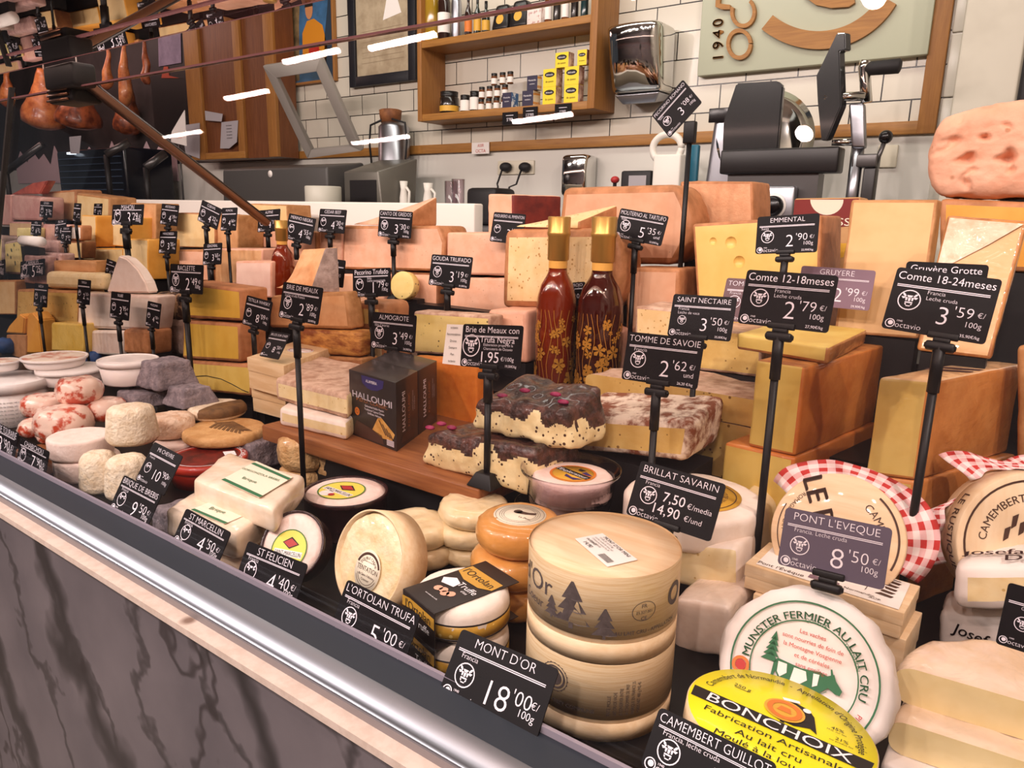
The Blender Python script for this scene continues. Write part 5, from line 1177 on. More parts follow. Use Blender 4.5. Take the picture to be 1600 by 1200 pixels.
wedge_blk('broad comte block under the tall wedge behind the COMTE 12-18 card', (1140, 800), (1222, 826), (1400, 740), T1+.035 if False else T1, 700, fm=(0, 1, 1, 0, 1, 1)) if False else None
t, P = wedge_blk('tall comte wedge behind the COMTE 12-18 card, cut face pale, side orange', (1168, 697), (1243, 714), (1372, 656), zb1, 562, group='comte wedges')
Pb = [p+V((q, w_, -.0006)) for p, q, w_ in zip(P[:4], (-.035, .0, .005, -.03), (0, -.002, 0, 0))]
lo = [V((p.x, p.y, T1)) for p in Pb]; t = thing('comte_wedge', 'broad comte block underneath the tall wedge, right of the big white wheel', 'cheese', sum(lo, V())/4, 'comte wedges'); parts(MB().hexa(lo+Pb, .005, 8, (0, 1, 1, 0, 1, 1), .0012, 30), ('paste', 'rind'), ('paste_comte', 'rind_comte_side'), t)
t, Q = wedge_blk('yellow comte slab in film lying across the tall wedge', (1150, 546), (1293, 570), (1352, 538), P[4].z+.0006, 521, mats=('paste_comte', 'rind_comte_wrap'), fm=(0, 1, 1, 0, 0, 1), group='comte wedges')
zb2 = ony(1432, 752, 1.02).z
t, P = wedge_blk('comte wedge in film behind the COMTE 18-24 card, a label strip on top', (1352, 741), (1432, 752), (1574, 706), zb2, 589, mats=('paste_comte_wrap', 'rind_comte_lit'), group='comte wedges', mtop='label_film')
m = MB(); g = lambda a, b: lerp(lerp(P[4], P[5], a), lerp(P[7], P[6], a), b)+V((0, 0, .0008)); 
for q in (.42, .52): m.flat([(.0+.04, q), (.9, q+.02), (.9, q+.07), (.04, q+.05)], g)
m.build('label_strip', 'print_maroon', t)
Pb = [p+V((q, 0, -.0006)) for p, q in zip(P[:4], (-.02, 0, .012, -.01))]; lo = [V((p.x, p.y, T1)) for p in Pb]; t = thing('comte_wedge', 'comte block with a printed label edge, behind the gingham cloth', 'cheese', sum(lo, V())/4, 'comte wedges'); parts(MB().hexa(lo+Pb, .005, 8, (0, 1, 1, 0, 1, 1), .0012, 30), ('paste', 'rind'), ('paste_comte_wrap', 'rind_comte_lit'), t)
front_blk('brown_rind_block', 'brown rinded block cut off by the right edge, beside the comte', 1590, 1690, 542, 735, 1.18, .03, (0,)*6, ('rind_tan', 'rind_tan'), names=('rind', 'rind2'))
# ---- standing slabs behind
def lean_slab(name, label, TL, TR, BL, BR, y0, y1, th, fm, mats, names=('paste', 'rind'), r=.005, group=None, rr=True):
    a, b, c, d = ony(*BL, y0), ony(*BR, y0), ony(*TR, y1), ony(*TL, y1); D = V((0, th, 0)); z0 = min(a.z, b.z)
    if rr: riser(a.x+.005, b.x-.005, y0+.003, th-.006, z0)
    return blk(name, label, [a, b, b+D, a+D, d, c, c+D, d+D], fm, mats, names, r, group=group)
lean_slab('gruyere_slab', 'tall upright gruyere slab, left of the film wrapped one', (1330, 312), (1466, 312), (1303, 520), (1436, 530), 1.30, 1.36, .055, (0, 1, 1, 1, 1, 1), ('paste_gruyere', 'rind_tan'))
lean_slab('gruyere_slab', 'tall upright gruyere slab in crinkled film at the right, behind COMTE 18-24', (1480, 337), (1606, 346), (1432, 548), (1548, 562), 1.16, 1.24, .035, (0, 1, 1, 1, 1, 1), ('paste_gruyere_film', 'rind_comte_wrap'))
gs = [o for o in bpy.data.objects if o.name.startswith('gruyere_slab') and 'film' in o['label'] and 'right' in o['label']][0]; fy_ = lambda r: 1.2385-.08*(r-337)/218
MB().extr([ony(px, py, fy_(py)) for px, py in ((1484, 340), (1600, 350), (1545, 382), (1462, 425))], (0, -.0008, 0)).build('film_corner', C('film_crinkle', '#e3c3a8', '#d4a98a', sc=60, rough=.3, wrap=1.0), gs)
# big pink cheese and the orange wheel it sits on
yy = 1.52; C('paste_pink_holes', '#e9b294', '#dfa080', sc=9, rough=.6, bump=1.0, bsc=34, spots='#b9805e', ssc=26, sth=-.2)
zt = ony(1500, 309, yy).z
pc = [ony(px, py, yy) for px, py in ((1461, 300), (1672, 306), (1676, 156), (1468, 181))]; zt = max(zt, 0)+.001
for p_ in pc[:2]: p_.z = zt
D = V((0, .16, 0)); o = MB().hexa([pc[0], pc[1], pc[1]+D, pc[0]+D, pc[3], pc[2], pc[2]+D, pc[3]+D], .022, 46, noi=.0035, nsc=30, fn=lambda p, u, v, w: p+V((-.016*(1-u)**3*math.sin(PI*w), -.010*max(0, noise.noise(p*24+V((3, 0, 0)))-.25) if v > .5 else .05*max(0, noise.noise(V((p.x*38, 2, p.z*62)))-.22)*min(1, 4*u), .012*math.sin(PI*min(1, u*1.1))*w))).build('pink_cheese', 'paste_pink_holes', None, pc[0]); tagit(o, 'huge pink cheese with ragged holes at the top right', 'cheese')
front_blk('orange_wheel_half', 'orange yellow wheel under the huge pink cheese, right edge', 1468, 1680, (310, 318), (420, 430), yy, .16, (0, 1, 1, 1, 1, 1), ('paste_cheddar', 'rind_orange'), r=.01)
# emmental with eyes
y = 1.40; a, b, c, d = ony(1092, 520, y), ony(1280, 545, y), ony(1284, 336, y), ony(1081, 350, y); D = V((.0, .15, 0))
riser(a.x+.02, b.x-.01, 1.43, .1, min(a.z, b.z))
o = MB().hexa([a, b, b+D, a+D, d, c, c+D, d+D], .006, 8, (0, 1, 1, 1, 1, 1)).build('emmental_block', ['paste_emmental', 'rind_orange'], None, a); tagit(o, 'yellow emmental block with round eyes, behind the EMMENTAL card', 'cheese')
mb = MB()
for px, py, r in ((1114, 377, .0085), (1142, 379, .013), (1155, 409, .013), (1230, 440, .009)): q = ony(px, py, y); mb.sphere(q+V((0, -r*.45, 0)), r, n=8)
cut = mb.build('emmental_eyes', 'paste_emmental'); bo = o.modifiers.new('eyes', 'BOOLEAN'); bo.operation = 'DIFFERENCE'; bo.object = cut; bo.solver = 'EXACT'
dg = bpy.context.evaluated_depsgraph_get(); me = bpy.data.meshes.new_from_object(o.evaluated_get(dg)); o.modifiers.clear(); me.set_sharp_from_angle(angle=R_(25)); o.data = me; bpy.data.objects.remove(cut)
# printed carton
y = 1.66; t = front_blk('cardboard_carton', 'brown cardboard carton with dark red print, between the emmental and the tall gruyere', 1240, 1345, (310, 308), (425, 425), y, .08, (0,)*6, (C('cardboard', '#c79a68', '#b98a58', sc=20, rough=.7), 'cardboard'), names=('carton', 'carton2'))
fq = lambda px, py: ony(px, py, y-.0008); m = MB(); m.flat([(1242, 312), (1342, 310), (1338, 352), (1290, 357), (1238, 350)], fq); m.build('red_print', C('carton_red', '#7c2420', rough=.5), t)
m = MB(); fz = lambda px, py: ony(px, py, y-.0014); m.flat([(1292+26*math.cos(a_), 312+24*math.sin(a_)) for a_ in [k*PI/14 for k in range(15)]], fz); q = fz(1298, 346); m.text('ESPRESSO', .022, lambda u, v: V((q.x+u, y-.0014, q.z+v)), width=.125); m.build('cream_print', 'label_cream', t)
m = MB(); m.flat([(1283+i*4, 380) for i in (0, 10)]+[(1318, 402), (1282, 408)], fq); m.build('mesh_print', 'label_gold', t)
# ---- back row, middle
front_blk('pecorino_block', 'tall orange pink pecorino block behind the tall gruyere and emmental', (1062, 1064), (1176, 1180), (283, 283), (405, 408), 1.60, .12, (0, 1, 1, 1, 1, 1), ('paste_pecorino', 'rind_orange'), r=.006)
mo = ('paste_truffle', 'rind_orange')
front_blk('truffle_pecorino', 'broad moliterno half with dark truffle veins, behind the MOLITERNO card', (878, 866), (1056, 1052), (293, 288), (412, 414), 1.48, .11, (0, 1, 1, 1, 1, 1), mo, r=.016, fn=bulge(1, .04))
front_blk('truffle_pecorino', 'lower truffle veined block, left of the emmental', (978, 976), (1062, 1058), (418, 420), (560, 562), 1.40, .1, (0, 1, 1, 1, 1, 1), mo, r=.008)
front_blk('holey_cheese', 'wide pale half wheel with small holes behind the two bottles', (786, 782), (955, 948), (358, 356), (482, 486), 1.34, .10, (0, 1, 1, 1, 1, 1), ('paste_holes', 'rind_orange'), r=.018, fn=bulge(1, .03))
def tip_wedge(label, tip, FR, top, y, d, zb, mats, skew=.02, name='cheese_wedge', mt=None):
    "thin pointed piece lying on its side, the point towards the left"
    a = ony(*tip, y); b = ony(*FR, y); zt = ony(FR[0], top, y+d*.5).z; a.z = b.z = zb
    P = [a+V((0, 0, 0)), b, b+V((skew, d, 0)), a+V((.01, d*.25, 0)), a+V((0.004, .01, .004)), b+V((0, 0, (zt-zb)*.30)), b+V((skew, d, zt-zb)), a+V((.012, d*.22, .005))]
    return blk(name, label, P, (0, 1, 1, 0, 0, 0), mats, r=.004)
zt = ony(870, 357, 1.34).z+.0005
tip_wedge('pointed pale wedge lying on the holey half wheel', (806, 354), (905, 356), 318, 1.35, .10, zt, ('paste_holes', 'rind_orange'), .035)
front_blk('pimenton_cheese', 'small pink block with a dark red paprika rind, behind the PIMENTON card', 762, 802, (303, 304), (372, 374), 1.56, .12, (0, 1, 1, 0, 0, 1), ('paste_pink', C('rind_paprika', '#7a2a20', '#5e1f1a', sc=30, rough=.5)), r=.005, skew=(.07, 0))
front_blk('gouda_slab', 'upper pink gouda slab behind the GOUDA TRUFADO card', 698, 800, (363, 364), (429, 431), 1.46, .11, (0, 1, 1, 1, 0, 1), ('paste_pink', 'rind_pink'), r=.006, group='pink gouda slabs')
front_blk('gouda_slab', 'lower pink gouda slab with a brown rind strip at its left', 699, 796, (433, 435), (504, 508), 1.46, .11, (0, 1, 1, 1, 0, 1), ('paste_pink', 'rind_pink'), r=.006, group='pink gouda slabs')
front_blk('canto_slab', 'large pale pink slab with a brown rind end, behind the CANTO DE GREDOS card', (537, 534), (684, 680), (353, 353), (421, 424), 1.46, .11, (0, 1, 1, 1, 1, 1), ('paste_pink', 'rind_orange'), r=.008, fn=bulge(1, .03))
front_blk('canto_slab', 'lower pale pink slab ending in a brown rind strip', 600, 684, (425, 427), (480, 484), 1.46, .10, (0, 1, 1, 1, 1, 1), ('paste_pink', 'rind_brown'), r=.005)
zt = ony(600, 353, 1.46).z+.0005
tip_wedge('pointed pink wedge on the large slab, topmost behind CANTO DE GREDOS', (552, 351), (632, 352), 305, 1.47, .10, zt, ('paste_pink', 'rind_orange'), .03)
front_blk('pink_round_cheese', 'rounded pink cheese squeezed in behind the dark bottle', 922, 974, (508, 510), (606, 612), 1.345, .06, (1,)*6, ('rind_pink', 'rind_pink'), r=.03, names=('rind', 'rind2'))
front_blk('pink_round_cheese', 'orange pink block behind the amber bottle, right of the white slip', 762, 822, (484, 486), (560, 568), 1.26, .09, (0, 1, 1, 1, 1, 1), ('paste_pink', 'rind_pink'), r=.008)
rnd_cheese('grey_rind_disc', 'flat grey mottled disc behind the ALMOGROTE card', 625, 527, 100, 572, 1.03, 'rind_dusty', r=.2, noi=.001); riser(ony(596, 560, 1.16).x, ony(640, 560, 1.16).x, 1.145, .1, 1.03) if False else None
front_blk('rounded_tan_cheese', 'upper rounded tan cheese left of the ALMOGROTE card', (552, 550), 600, (470, 472), (516, 520), 1.16, .09, (0, 1, 1, 1, 1, 1), ('paste_nectaire', 'rind_orange'), r=.018)
front_blk('rounded_tan_cheese', 'lower rounded tan cheese left of the ALMOGROTE card', (562, 560), 604, (520, 522), (566, 570), 1.15, .09, (0, 1, 1, 1, 1, 1), ('paste_cream', 'rind_orange'), r=.016, sup=False)
c_, R_c, fr_ = face_disc(628, 446, 1.40, 44, (.2, -1, .15)); t = lean_thing('speckled_cheese_disc', 'round speckled truffle cheese behind the Pecorino Trufado card', c_, R_c, fr_, 'cheese', .05); MB().lathe([(R_c*.9, -.03), (R_c, -.027), (R_c, -.003), (R_c*.97, -.0005), (R_c*.93, 0), (R_c*.5, 0), (1e-5, 0)], 36, fr_, noi=.0005).build('paste', 'paste_truffle_yellow', t)
riser(c_.x-R_c*.5, c_.x+R_c*.8, 1.425, .03, (c_.z-R_c*.985))
# ---- brie de meaux pile
z1_ = ony(480, 512, 1.1).z
front_blk('brie_pile_slab', 'orange brown washed rind slab, third down in the pile behind BRIE DE MEAUX', 462, 562, (514, 518), (552, 558), 1.085, .05, (1, 1, 1, 1, 1, 1), ('rind_orange', C('rind_streaked', '#d59a50', '#8a4a24', sc=18, rough=.5, bump=.3, stretch=(1, 1, 3))), r=.010, names=('paste', 'rind'))
front_blk('brie_pile_slab', 'wide tan slab under the orange topped wedge', (422, 420), (540, 548), (462, 456), (512, 515), 1.09, .045, (0, 1, 1, 1, 1, 1), (C('paste_tan', '#dca878', '#cf9664', sc=20, rough=.5, bump=.1), 'rind_tan'), r=.008, sup=False)
front_blk('brie_pile_slab', 'lowest tan slab of the pile, beside the wooden boxes', 500, 566, (556, 560), (574, 580), 1.085, .05, (0, 1, 1, 1, 1, 1), ('rind_orange', 'rind_tan'), r=.006)
y = 1.09; a, b = ony(430, 457, y), ony(486, 455, y); zb = ony(480, 456, y).z+.0005; a.z = b.z = zb; c_ = ony(517, 385, y+.05).z
blk('orange_topped_wedge', 'wedge with an orange rind top and grey side, behind BRIE DE MEAUX', [a, b, b+V((.055, .04, 0)), a+V((.03, .045, 0)), a+V((.03, .012, .004)), b+V((.035, .02, c_-zb)), b+V((.05, .04, c_-zb)), a+V((.062, .04, c_-zb-.008))], (0, 1, 1, 0, 0, 0), (C('rind_peach', '#ecb583', '#dd9a64', sc=22, rough=.5, bump=.1), 'rind_grey'), ('rind', 'grey_side'), r=.004)
# ---- raclette and morbier
y = .99
def race(label, x0, x1, yt, yb, mats, sup=False, **k): return front_blk(k.pop('name', 'raclette_half'), label, x0, x1, yt, yb, y, .075, (0, 1, 1, 1, 1, 1), mats, r=.008, sup=sup, **k)
race('upper raclette half behind the RACLETTE card', (290, 288), (376, 378), (440, 452), (497, 502), ('paste_raclette', 'rind_orange'), skew=(.0, 0))
race('second raclette half, right of the RACLETTE stand', (286, 284), (374, 376), (500, 506), (560, 566), ('paste_raclette', 'rind_orange'))
race('morbier half with a grey ash line across its yellow face', (278, 282), (396, 392), (562, 570), (608, 620), ('paste_morbier', 'rind_orange'), True, name='morbier_half')
pts = [ony(px, py, y-.0006) for px, py in ((306, 588), (322, 587), (345, 592), (362, 600), (378, 609), (388, 613))]; m = MB().tube(pts, .0010, 5); t = [o for o in bpy.data.objects if o.name.startswith('morbier_half')][0]; m.build('ash_line', 'print_black', t)
# ---- tall bottles
glass('bottle_glass', tint='#fff4ea', refl=1.3)
def liquid(name, col, dens):
    m = bpy.data.materials.new(name); m.use_nodes = True; nt = m.node_tree; b = nt.nodes['Principled BSDF']; b.inputs['Base Color'].default_value = lin(col); b.inputs['Transmission Weight'].default_value = dens; b.inputs['Roughness'].default_value = .05; b.inputs['IOR'].default_value = 1.33; b.inputs['Coat Weight'].default_value = .5; MATS[name] = m
liquid('liquor_amber', '#8a2f12', .35); liquid('liquor_dark', '#45140f', .3); mat('capsule_gold', '#b98d4a', rough=.32, metal=.6); mat('flower_gold', '#c78a34', rough=.35, metal=.4); mat('clear_spirit', '#d9a050', rough=.1)
def bottle(label, px, pyt, pyb, w, zb, liq, flowers=True, name='liqueur_bottle', cap=.165, group='slim gold capped bottles'):
    b = onz(px, pyb, zb); H = zat(b, pyt)-zb; R = w*proj(b)[2]/2/FPX; x, y = b.x, b.y+R; mt = M.Translation((x, y, zb)); t = thing(name, label, 'bottle', (x, y, zb), group)
    sh = [(0, 0), (.9, 0), (1, .02), (1, .44), (.97, .52), (.80, .60), (.58, .645), (.48, .67), (.45, .70), (.45, .985), (.40, .99)]
    MB().lathe([(max(1e-5, R*a), H*q) for a, q in sh], 40, mt, cap=False).build('glass', 'bottle_glass', t)
    MB().lathe([(max(1e-5, R*.955*a), H*(q+.004)) for a, q in sh[:9]]+[(R*.42, H*.70), (1e-5, H*.70)], 36, mt, cap=False).build('liquor', liq, t)
    MB().lathe([(R*.455, H*.70), (R*.455, H*.745)], 24, mt, cap=False).build('neck_liquor', 'clear_spirit', t)
    MB().lathe([(R*.47, H*.745), (R*.52, H*.75), (R*.52, H*.885), (R*.56, H*.89), (R*.56, H*.91), (R*.53, H*.915), (R*.55, H*.995), (R*.5, H), (1e-5, H)], 36, mt, cap=False).build('capsule', 'capsule_gold', t)
    if flowers:
        F = cyl_map((x, y, zb), R*1.004, math.atan2(-y, -x)); m = MB(); rnd = random.Random(px)
        for k in range(26):
            u = rnd.uniform(-R*1.4, R*1.4); q = (k/26)**.85*.40*H+.02*H; s_ = R*rnd.uniform(.13, .32)*(1.15-q/H*1.4)
            for j in range(5):
                an = j*2*PI/5+k; m.flat([(u, q), (u+s_*math.cos(an-.42), q+s_*math.sin(an-.42)), (u+s_*1.25*math.cos(an), q+s_*1.25*math.sin(an)), (u+s_*math.cos(an+.42), q+s_*math.sin(an+.42))], F)
        for k in range(9):
            u = -R*1.2+k*R*.3; 
            for j in range(8): a0 = u+R*.12*math.sin(j*.9+k); a1 = u+R*.12*math.sin((j+1)*.9+k); q0 = .02*H+j*.055*H; m.flat([(a0-.0006, q0), (a0+.0006, q0), (a1+.0005, q0+.055*H), (a1-.0005, q0+.055*H)], F)
        m.build('gold_flowers', 'flower_gold', t)
    return t
bottle('tall gold capped bottle of amber liqueur, left of the dark one', 848, 338, 602, 64, T2, 'liquor_amber')
bottle('tall gold capped bottle of dark red liqueur with golden flowers', 914, 338, 614, 72, T2, 'liquor_dark')
zs_ = ony(430, 470, 1.15).z; b_ = ony(430, 470, 1.15); riser(b_.x-.02, b_.x+.02, 1.15, .04, zs_)
bottle('smaller gold capped bottle of amber spirit, at the end of the slanted bar', 430, 344, 470, 36, zs_, 'liquor_amber', False)

# ================================================================ left end of the case
def fb(label, x0, x1, yt, yb, y, d, mats, name='cheese_block', fm=(0, 1, 1, 1, 1, 1), **k): return front_blk(name, label, x0, x1, yt, yb, y, d, fm, mats, **k)
fb('yellow speckled block carrying a soft flat cheese, far left', (27, 25), (124, 122), (452, 455), (502, 506), 1.04, .08, ('paste_nectaire', 'rind_tan'), r=.008)
fb('soft pale yellow cheese lying on the yellow speckled block', 70, 162, (424, 428), (450, 454), 1.05, .07, ('paste_cream', 'paste_cream'), r=.016, names=('paste', 'paste2'), sup=False)
fb('flat tan piece on the soft pale yellow cheese', 84, 150, 407, 426, 1.09, .04, ('paste_tan', 'rind_tan'), r=.004, sup=False)
fb('pale cut block at the left edge, behind the orange wedges', -20, 24, 438, 492, 1.06, .07, ('paste_manchego', 'rind_tan'), r=.006)
fb('yellow film wrapped piece under the speckled block', 80, 130, (504, 506), (548, 552), .96, .06, (C('paste_film_yellow', '#ecc86a', '#e2b850', sc=16, rough=.35, wrap=.5), 'paste_film_yellow'), r=.006, names=('paste', 'paste2'))
fb('white rinded wheel half, upper of the two under the white triangle', (122, 120), (246, 240), (457, 462), (513, 517), .99, .055, ('rind_white', C('white_film', '#ecd6c8', '#dcc0b0', sc=20, rough=.4, wrap=.4)), r=.010)
fb('white rinded wheel half, lower of the two left of the orange block', (122, 120), (192, 192), (516, 517), (553, 556), .985, .055, ('white_film', 'rind_white'), r=.008)
def poly_thing(name, label, px, y, d, m, bev=.004, cat='cheese', group=None):
    pts = [ony(a, b, y) for a, b in px]; lo = V((pts[0].x, y, min(p.z for p in pts)))
    o = MB().extr(pts, (0, d, 0), bev=bev, seg=3, sm=False).build(name, m, None, lo); return tagit(o, label, cat, group)
poly_thing('white_cheese_wedge', 'pure white triangular wedge standing on the white rinded wheel', [(166, 457), (232, 458), (226, 440), (214, 420), (198, 404), (185, 399), (178, 418)], 1.01, .03, C('paste_white', '#f3e2d6', '#ecd8ca', sc=30, rough=.5, bump=.1))
fb('small orange pink block right of the white wheels', 192, 231, (514, 516), (552, 556), .97, .07, ('rind_orange', 'rind_orange'), names=('rind', 'rind2'), r=.010)
fb('grey rinded cheese behind the RACLETTE stand', (234, 230), (290, 288), (497, 500), (551, 557), 1.06, .05, ('rind_grey', 'rind_grey'), names=('rind', 'rind2'), r=.018, noi=.003)
fb('dark patterned rind piece between the white wheels and the raclette', 240, 284, (456, 460), (500, 502), 1.07, .05, (C('rind_patterned', '#a88868', '#3c2820', sc=26, lo=.5, hi=.56, rough=.55), 'rind_patterned'), names=('rind', 'rind2'), r=.014, sup=False)
for k, (px, lb) in enumerate((([(8, 520), (36, 522), (38, 496), (30, 490), (14, 508)], 'orange wedge leaning at the far left'), ([(40, 552), (66, 552), (60, 500), (50, 488), (42, 492)], 'tall orange wedge beside the orange leaning one'))):
    t = poly_thing('orange_wedge', lb, px, .97+.01*k, .05, 'paste_cheddar')
fb('brown paper packet at the far left under the orange wedges', 10, 40, 523, 560, .975, .04, ('rind_tan', 'rind_tan'), names=('wrap', 'wrap2'), r=.004)
# cheddar coloured rows
CH = ('paste_manchego', 'paste_cheddar')
fb('tall cut block with an orange side, topmost of the cheddar row', (127, 126), 150, (336, 337), (384, 386), 1.36, .10, CH, r=.004, sup=False, skew=(.02, 0))
fb('lower yellow block under the tall one of the cheddar row', 130, 192, (388, 388), (410, 412), 1.34, .10, CH, r=.004)
fb('orange block right of the tall one in the cheddar row', 176, 200, (340, 340), (384, 386), 1.37, .10, CH, r=.004)
fb('large cheddar coloured block behind the white triangle', (193, 190), 231, (373, 374), (434, 437), 1.25, .10, CH, r=.004, skew=(.02, 0))
fb('tan block standing behind the 3,29 card', 204, 244, (317, 318), (372, 376), 1.46, .09, ('paste_tan', 'rind_tan'), r=.004)
fb('small pale rinded piece at the far left behind the cards', 102, 128, 378, 404, 1.24, .05, ('paste_manchego', 'rind_brown'), r=.004)
fb('small white topped orange piece over the pale rinded one', 107, 127, 352, 376, 1.27, .04, ('rind_white', 'rind_orange'), r=.008, sup=False)
fb('wide half wheel in film at the back left', (65, 66), 118, (300, 296), (345, 346), 1.6, .12, (C('paste_film_tan', '#e3bf92', '#d6ac7c', sc=12, rough=.4, wrap=.3), 'rind_orange'), r=.010)
fb('pale cut half wheel at the back left, right of the film wrapped one', 119, 171, (301, 308), (348, 350), 1.58, .12, ('paste_manchego', 'rind_tan'), r=.010)
fb('pink packet stack at the far left end of the case', -60, 17, (303, 304), (352, 352), 1.5, .12, (C('pack_pink', '#d9a99c', '#c98f86', sc=14, rough=.35, wrap=.5), 'pack_pink'), names=('wrap', 'wrap2'), r=.008)
fb('pinkish film pack right of the glass joint at the back', 18, 64, (304, 308), (344, 345), 1.46, .10, ('pack_pink', 'pack_pink'), names=('wrap', 'wrap2'), r=.012)
poly_thing('red_fold_pack', 'reddish folded pack lying on the pink packs', [(16, 304), (62, 303), (74, 282), (50, 286)], 1.54, .04, C('pack_red', '#c2604c', '#a54a3c', sc=20, rough=.35, wrap=.4), cat='pack')
C('blue_cheese', '#d9c98e', '#c9b878', sc=20, rough=.45, spots='#4a5348', ssc=42, sth=-.08)
fb('blue veined cheese half at the left edge', (6, 8), 36, (378, 372), (428, 430), 1.1, .06, ('blue_cheese', 'rind_grey'), r=.010)
fb('blue veined piece behind the white paper roll', -30, 4, (366, 370), (425, 427), 1.12, .06, ('blue_cheese', 'rind_grey'), r=.010)
fb('grey blue veined piece at the back left, behind the 6 euro card', 26, 50, 356, 372, 1.25, .05, ('blue_cheese', 'blue_cheese'), names=('paste', 'paste2'), r=.006)
a, b = ony(36, 376, 1.09), ony(64, 378, 1.09); o = MB().tube([a, b], .018, 18).build('paper_roll_cheese', 'paper_white', None, a); tagit(o, 'white paper wrapped roll beside the blue veined cheese', 'cheese')
riser(a.x, b.x, 1.08, .02, a.z-.0185)
fb('film wrapped grey pack under the white paper roll', 45, 94, (394, 396), (420, 424), 1.11, .05, (C('pack_grey', '#c9a49a', '#a5807a', sc=30, rough=.35, wrap=.7), 'pack_grey'), names=('wrap', 'wrap2'), r=.008)
fb('pale block with soft pinkish cut face, back row left of the strut', (276, 275), 336, (332, 334), (386, 388), 1.45, .1, ('paste_manchego', 'rind_orange'), r=.004)
fb('narrow tan block between the two pale ones in the back row', 338, 372, (335, 336), (388, 389), 1.46, .1, ('paste_tan', 'rind_tan'), r=.004)
fb('pinkish block in the second row, behind the 3,65 card', 279, 332, (390, 392), (437, 440), 1.3, .1, ('paste_pink', 'rind_orange'), r=.005)
fb('wide pinkish block in the second row, left of the small bottle', 334, 410, (388, 389), (442, 446), 1.31, .1, ('paste_tan', 'rind_pink'), r=.005)
fb('pinkish white block, left of the small bottle', 368, 424, (408, 408), (462, 466), 1.14, .09, (C('paste_rosy', '#efcdbb', '#e6bfae', sc=14, rough=.5), 'rind_pink'), r=.005)
fb('cut manchego block with a corky top, behind the bar', (390, 391), (448, 450), (318, 320), (350, 352), 1.58, .1, ('paste_manchego', 'rind_tan'), r=.004)
fb('pale pink low block under the manchego', 374, 452, (354, 355), (386, 388), 1.56, .1, ('paste_pink', 'rind_pink'), r=.004)
fb('pinkish block behind the 4,55 card', 446, 494, (362, 362), (412, 416), 1.44, .09, ('paste_pink', 'rind_orange'), r=.005)
fb('tan pink block behind the 4,30 card', 496, 534, (352, 352), (424, 426), 1.455, .08, ('paste_pink', 'rind_pink'), r=.005)
fb('mottled pink slab in the row under the 4,30 card', 524, 600, (428, 430), (482, 486), 1.42, .03, ('paste_truffle', 'rind_pink'), r=.005, sup=False)
fb('crinkled pinkish film pack behind the 5,25 card', 37, 74, (398, 400), (442, 446), 1.075, .03, ('pack_grey', 'pack_grey'), names=('wrap', 'wrap2'), r=.008)
fb('pink film pack behind the slanted 7,20 card', 66, 106, (350, 351), (384, 386), 1.30, .04, ('pack_pink', 'pack_pink'), names=('wrap', 'wrap2'), r=.008)
fb('pale film pack in the row under the film wrapped half wheel', 14, 62, (346, 347), (370, 372), 1.455, .03, ('paste_film_tan', 'pack_pink'), r=.008)
fb('greyish film pack left of the slanted 7,20 card', 52, 90, (374, 376), (394, 396), 1.2, .04, ('pack_grey', 'pack_grey'), names=('wrap', 'wrap2'), r=.008)
C('cloth_blue', '#2b4f86', '#1f3a66', sc=30, rough=.7)
for k, (px, py, w, lb) in enumerate(((148, 560, 40, 'crumpled blue wrapper behind the lidded tubs'), (8, 540, 36, 'crumpled blue wrapper at the left edge'))):
    c = ony(px, py, .99-.03*k); r = w*proj(c)[2]/2/FPX; mb = MB().sphere(c, r, n=10, sq=(1, .8, .75)); mb.v = [tuple(V(p)+(V(p)-c).normalized()*.010*noise.noise(V(p)*45)) for p in mb.v]
    o = mb.build('blue_wrapper', 'cloth_blue', None, c); tagit(o, lb, 'wrapper'); riser(c.x-.012, c.x+.012, c.y-.01, .02, c.z-r*.7)

# ================================================================ price cards
BW = dict(lines=('Francia', 'Leche cruda'))
Z = lambda px, py, y: ony(px, py, y).z
def brillat(w, K, X):
    w.text('7,50', .155*X, K(.50, .50, 1)); w.text('€/media', .085*X, K(.66, .54, 1), ax=0, thin=.008, maxw=.3*X); w.text('14,90', .155*X, K(.45, .73, 1)); w.text('€/und', .085*X, K(.66, .755, 1), ax=0, thin=.008)
def brie_extra(w, K, X):
    w.text('Trufa Negra', .115*X, K(.60, .34, 1)); w.text('Elaboracion propia en la', .05*X, K(.62, .46, 1), thin=.008); w.text('Charcuteria de Octavio', .05*X, K(.62, .55, 1), thin=.008); w.text('1.95', .20*X, K(.50, .74, 1)); w.text('€/100g', .075*X, K(.68, .77, 1), ax=0, thin=.006)
FR = dict(clip=False, lines=('Francia',), lp=(.10, .34), cow=(.19, .60, .10))
# along the glass; their lower edges stand behind the rail
tag('black price card MONT D\'OR in front of the spruce boxes', (722, 982), (874, 1046), (684, 1084), .492, "MONT D'OR", '18', '00', **FR)
tag('black price card L\'ORTOLAN TRUFA in front of the hooped cheese', (543, 905), (657, 962), (514, 986), .493, "L'ORTOLAN TRUFA", '5', '00', **FR)
tag('black price card ST FELICIEN in front of the tilted dark tub', (388, 845), (481, 882), (366, 910), .494, 'ST FELICIEN', '4', '40', detail=1, **FR)
tag('black price card ST MARCELLIN in front of the cream bricks', (291, 794), (361, 832), (269, 845), .494, 'ST MARCELLIN', '4', '50', detail=1, **FR)
tag('black price card BRIQUE DE BREBIS in front of the barrel cheeses', (194, 742), (253, 772), (170, 795), .495, 'BRIQUE DE BREBIS', '9', '50', detail=1, **FR)
tag('black price card MI CHEVRE, 10,90, in front of the red tub', (241, 690), (286, 713), (211, 750), .56, 'MI CHEVRE', '10', '90', detail=1, **FR)
tag('black price card CHABICHOU beside the pinkish white wheels', (32, 683), (77, 706), (17, 718), .495, 'CHABICHOU', '7', '90', detail=1, **FR)
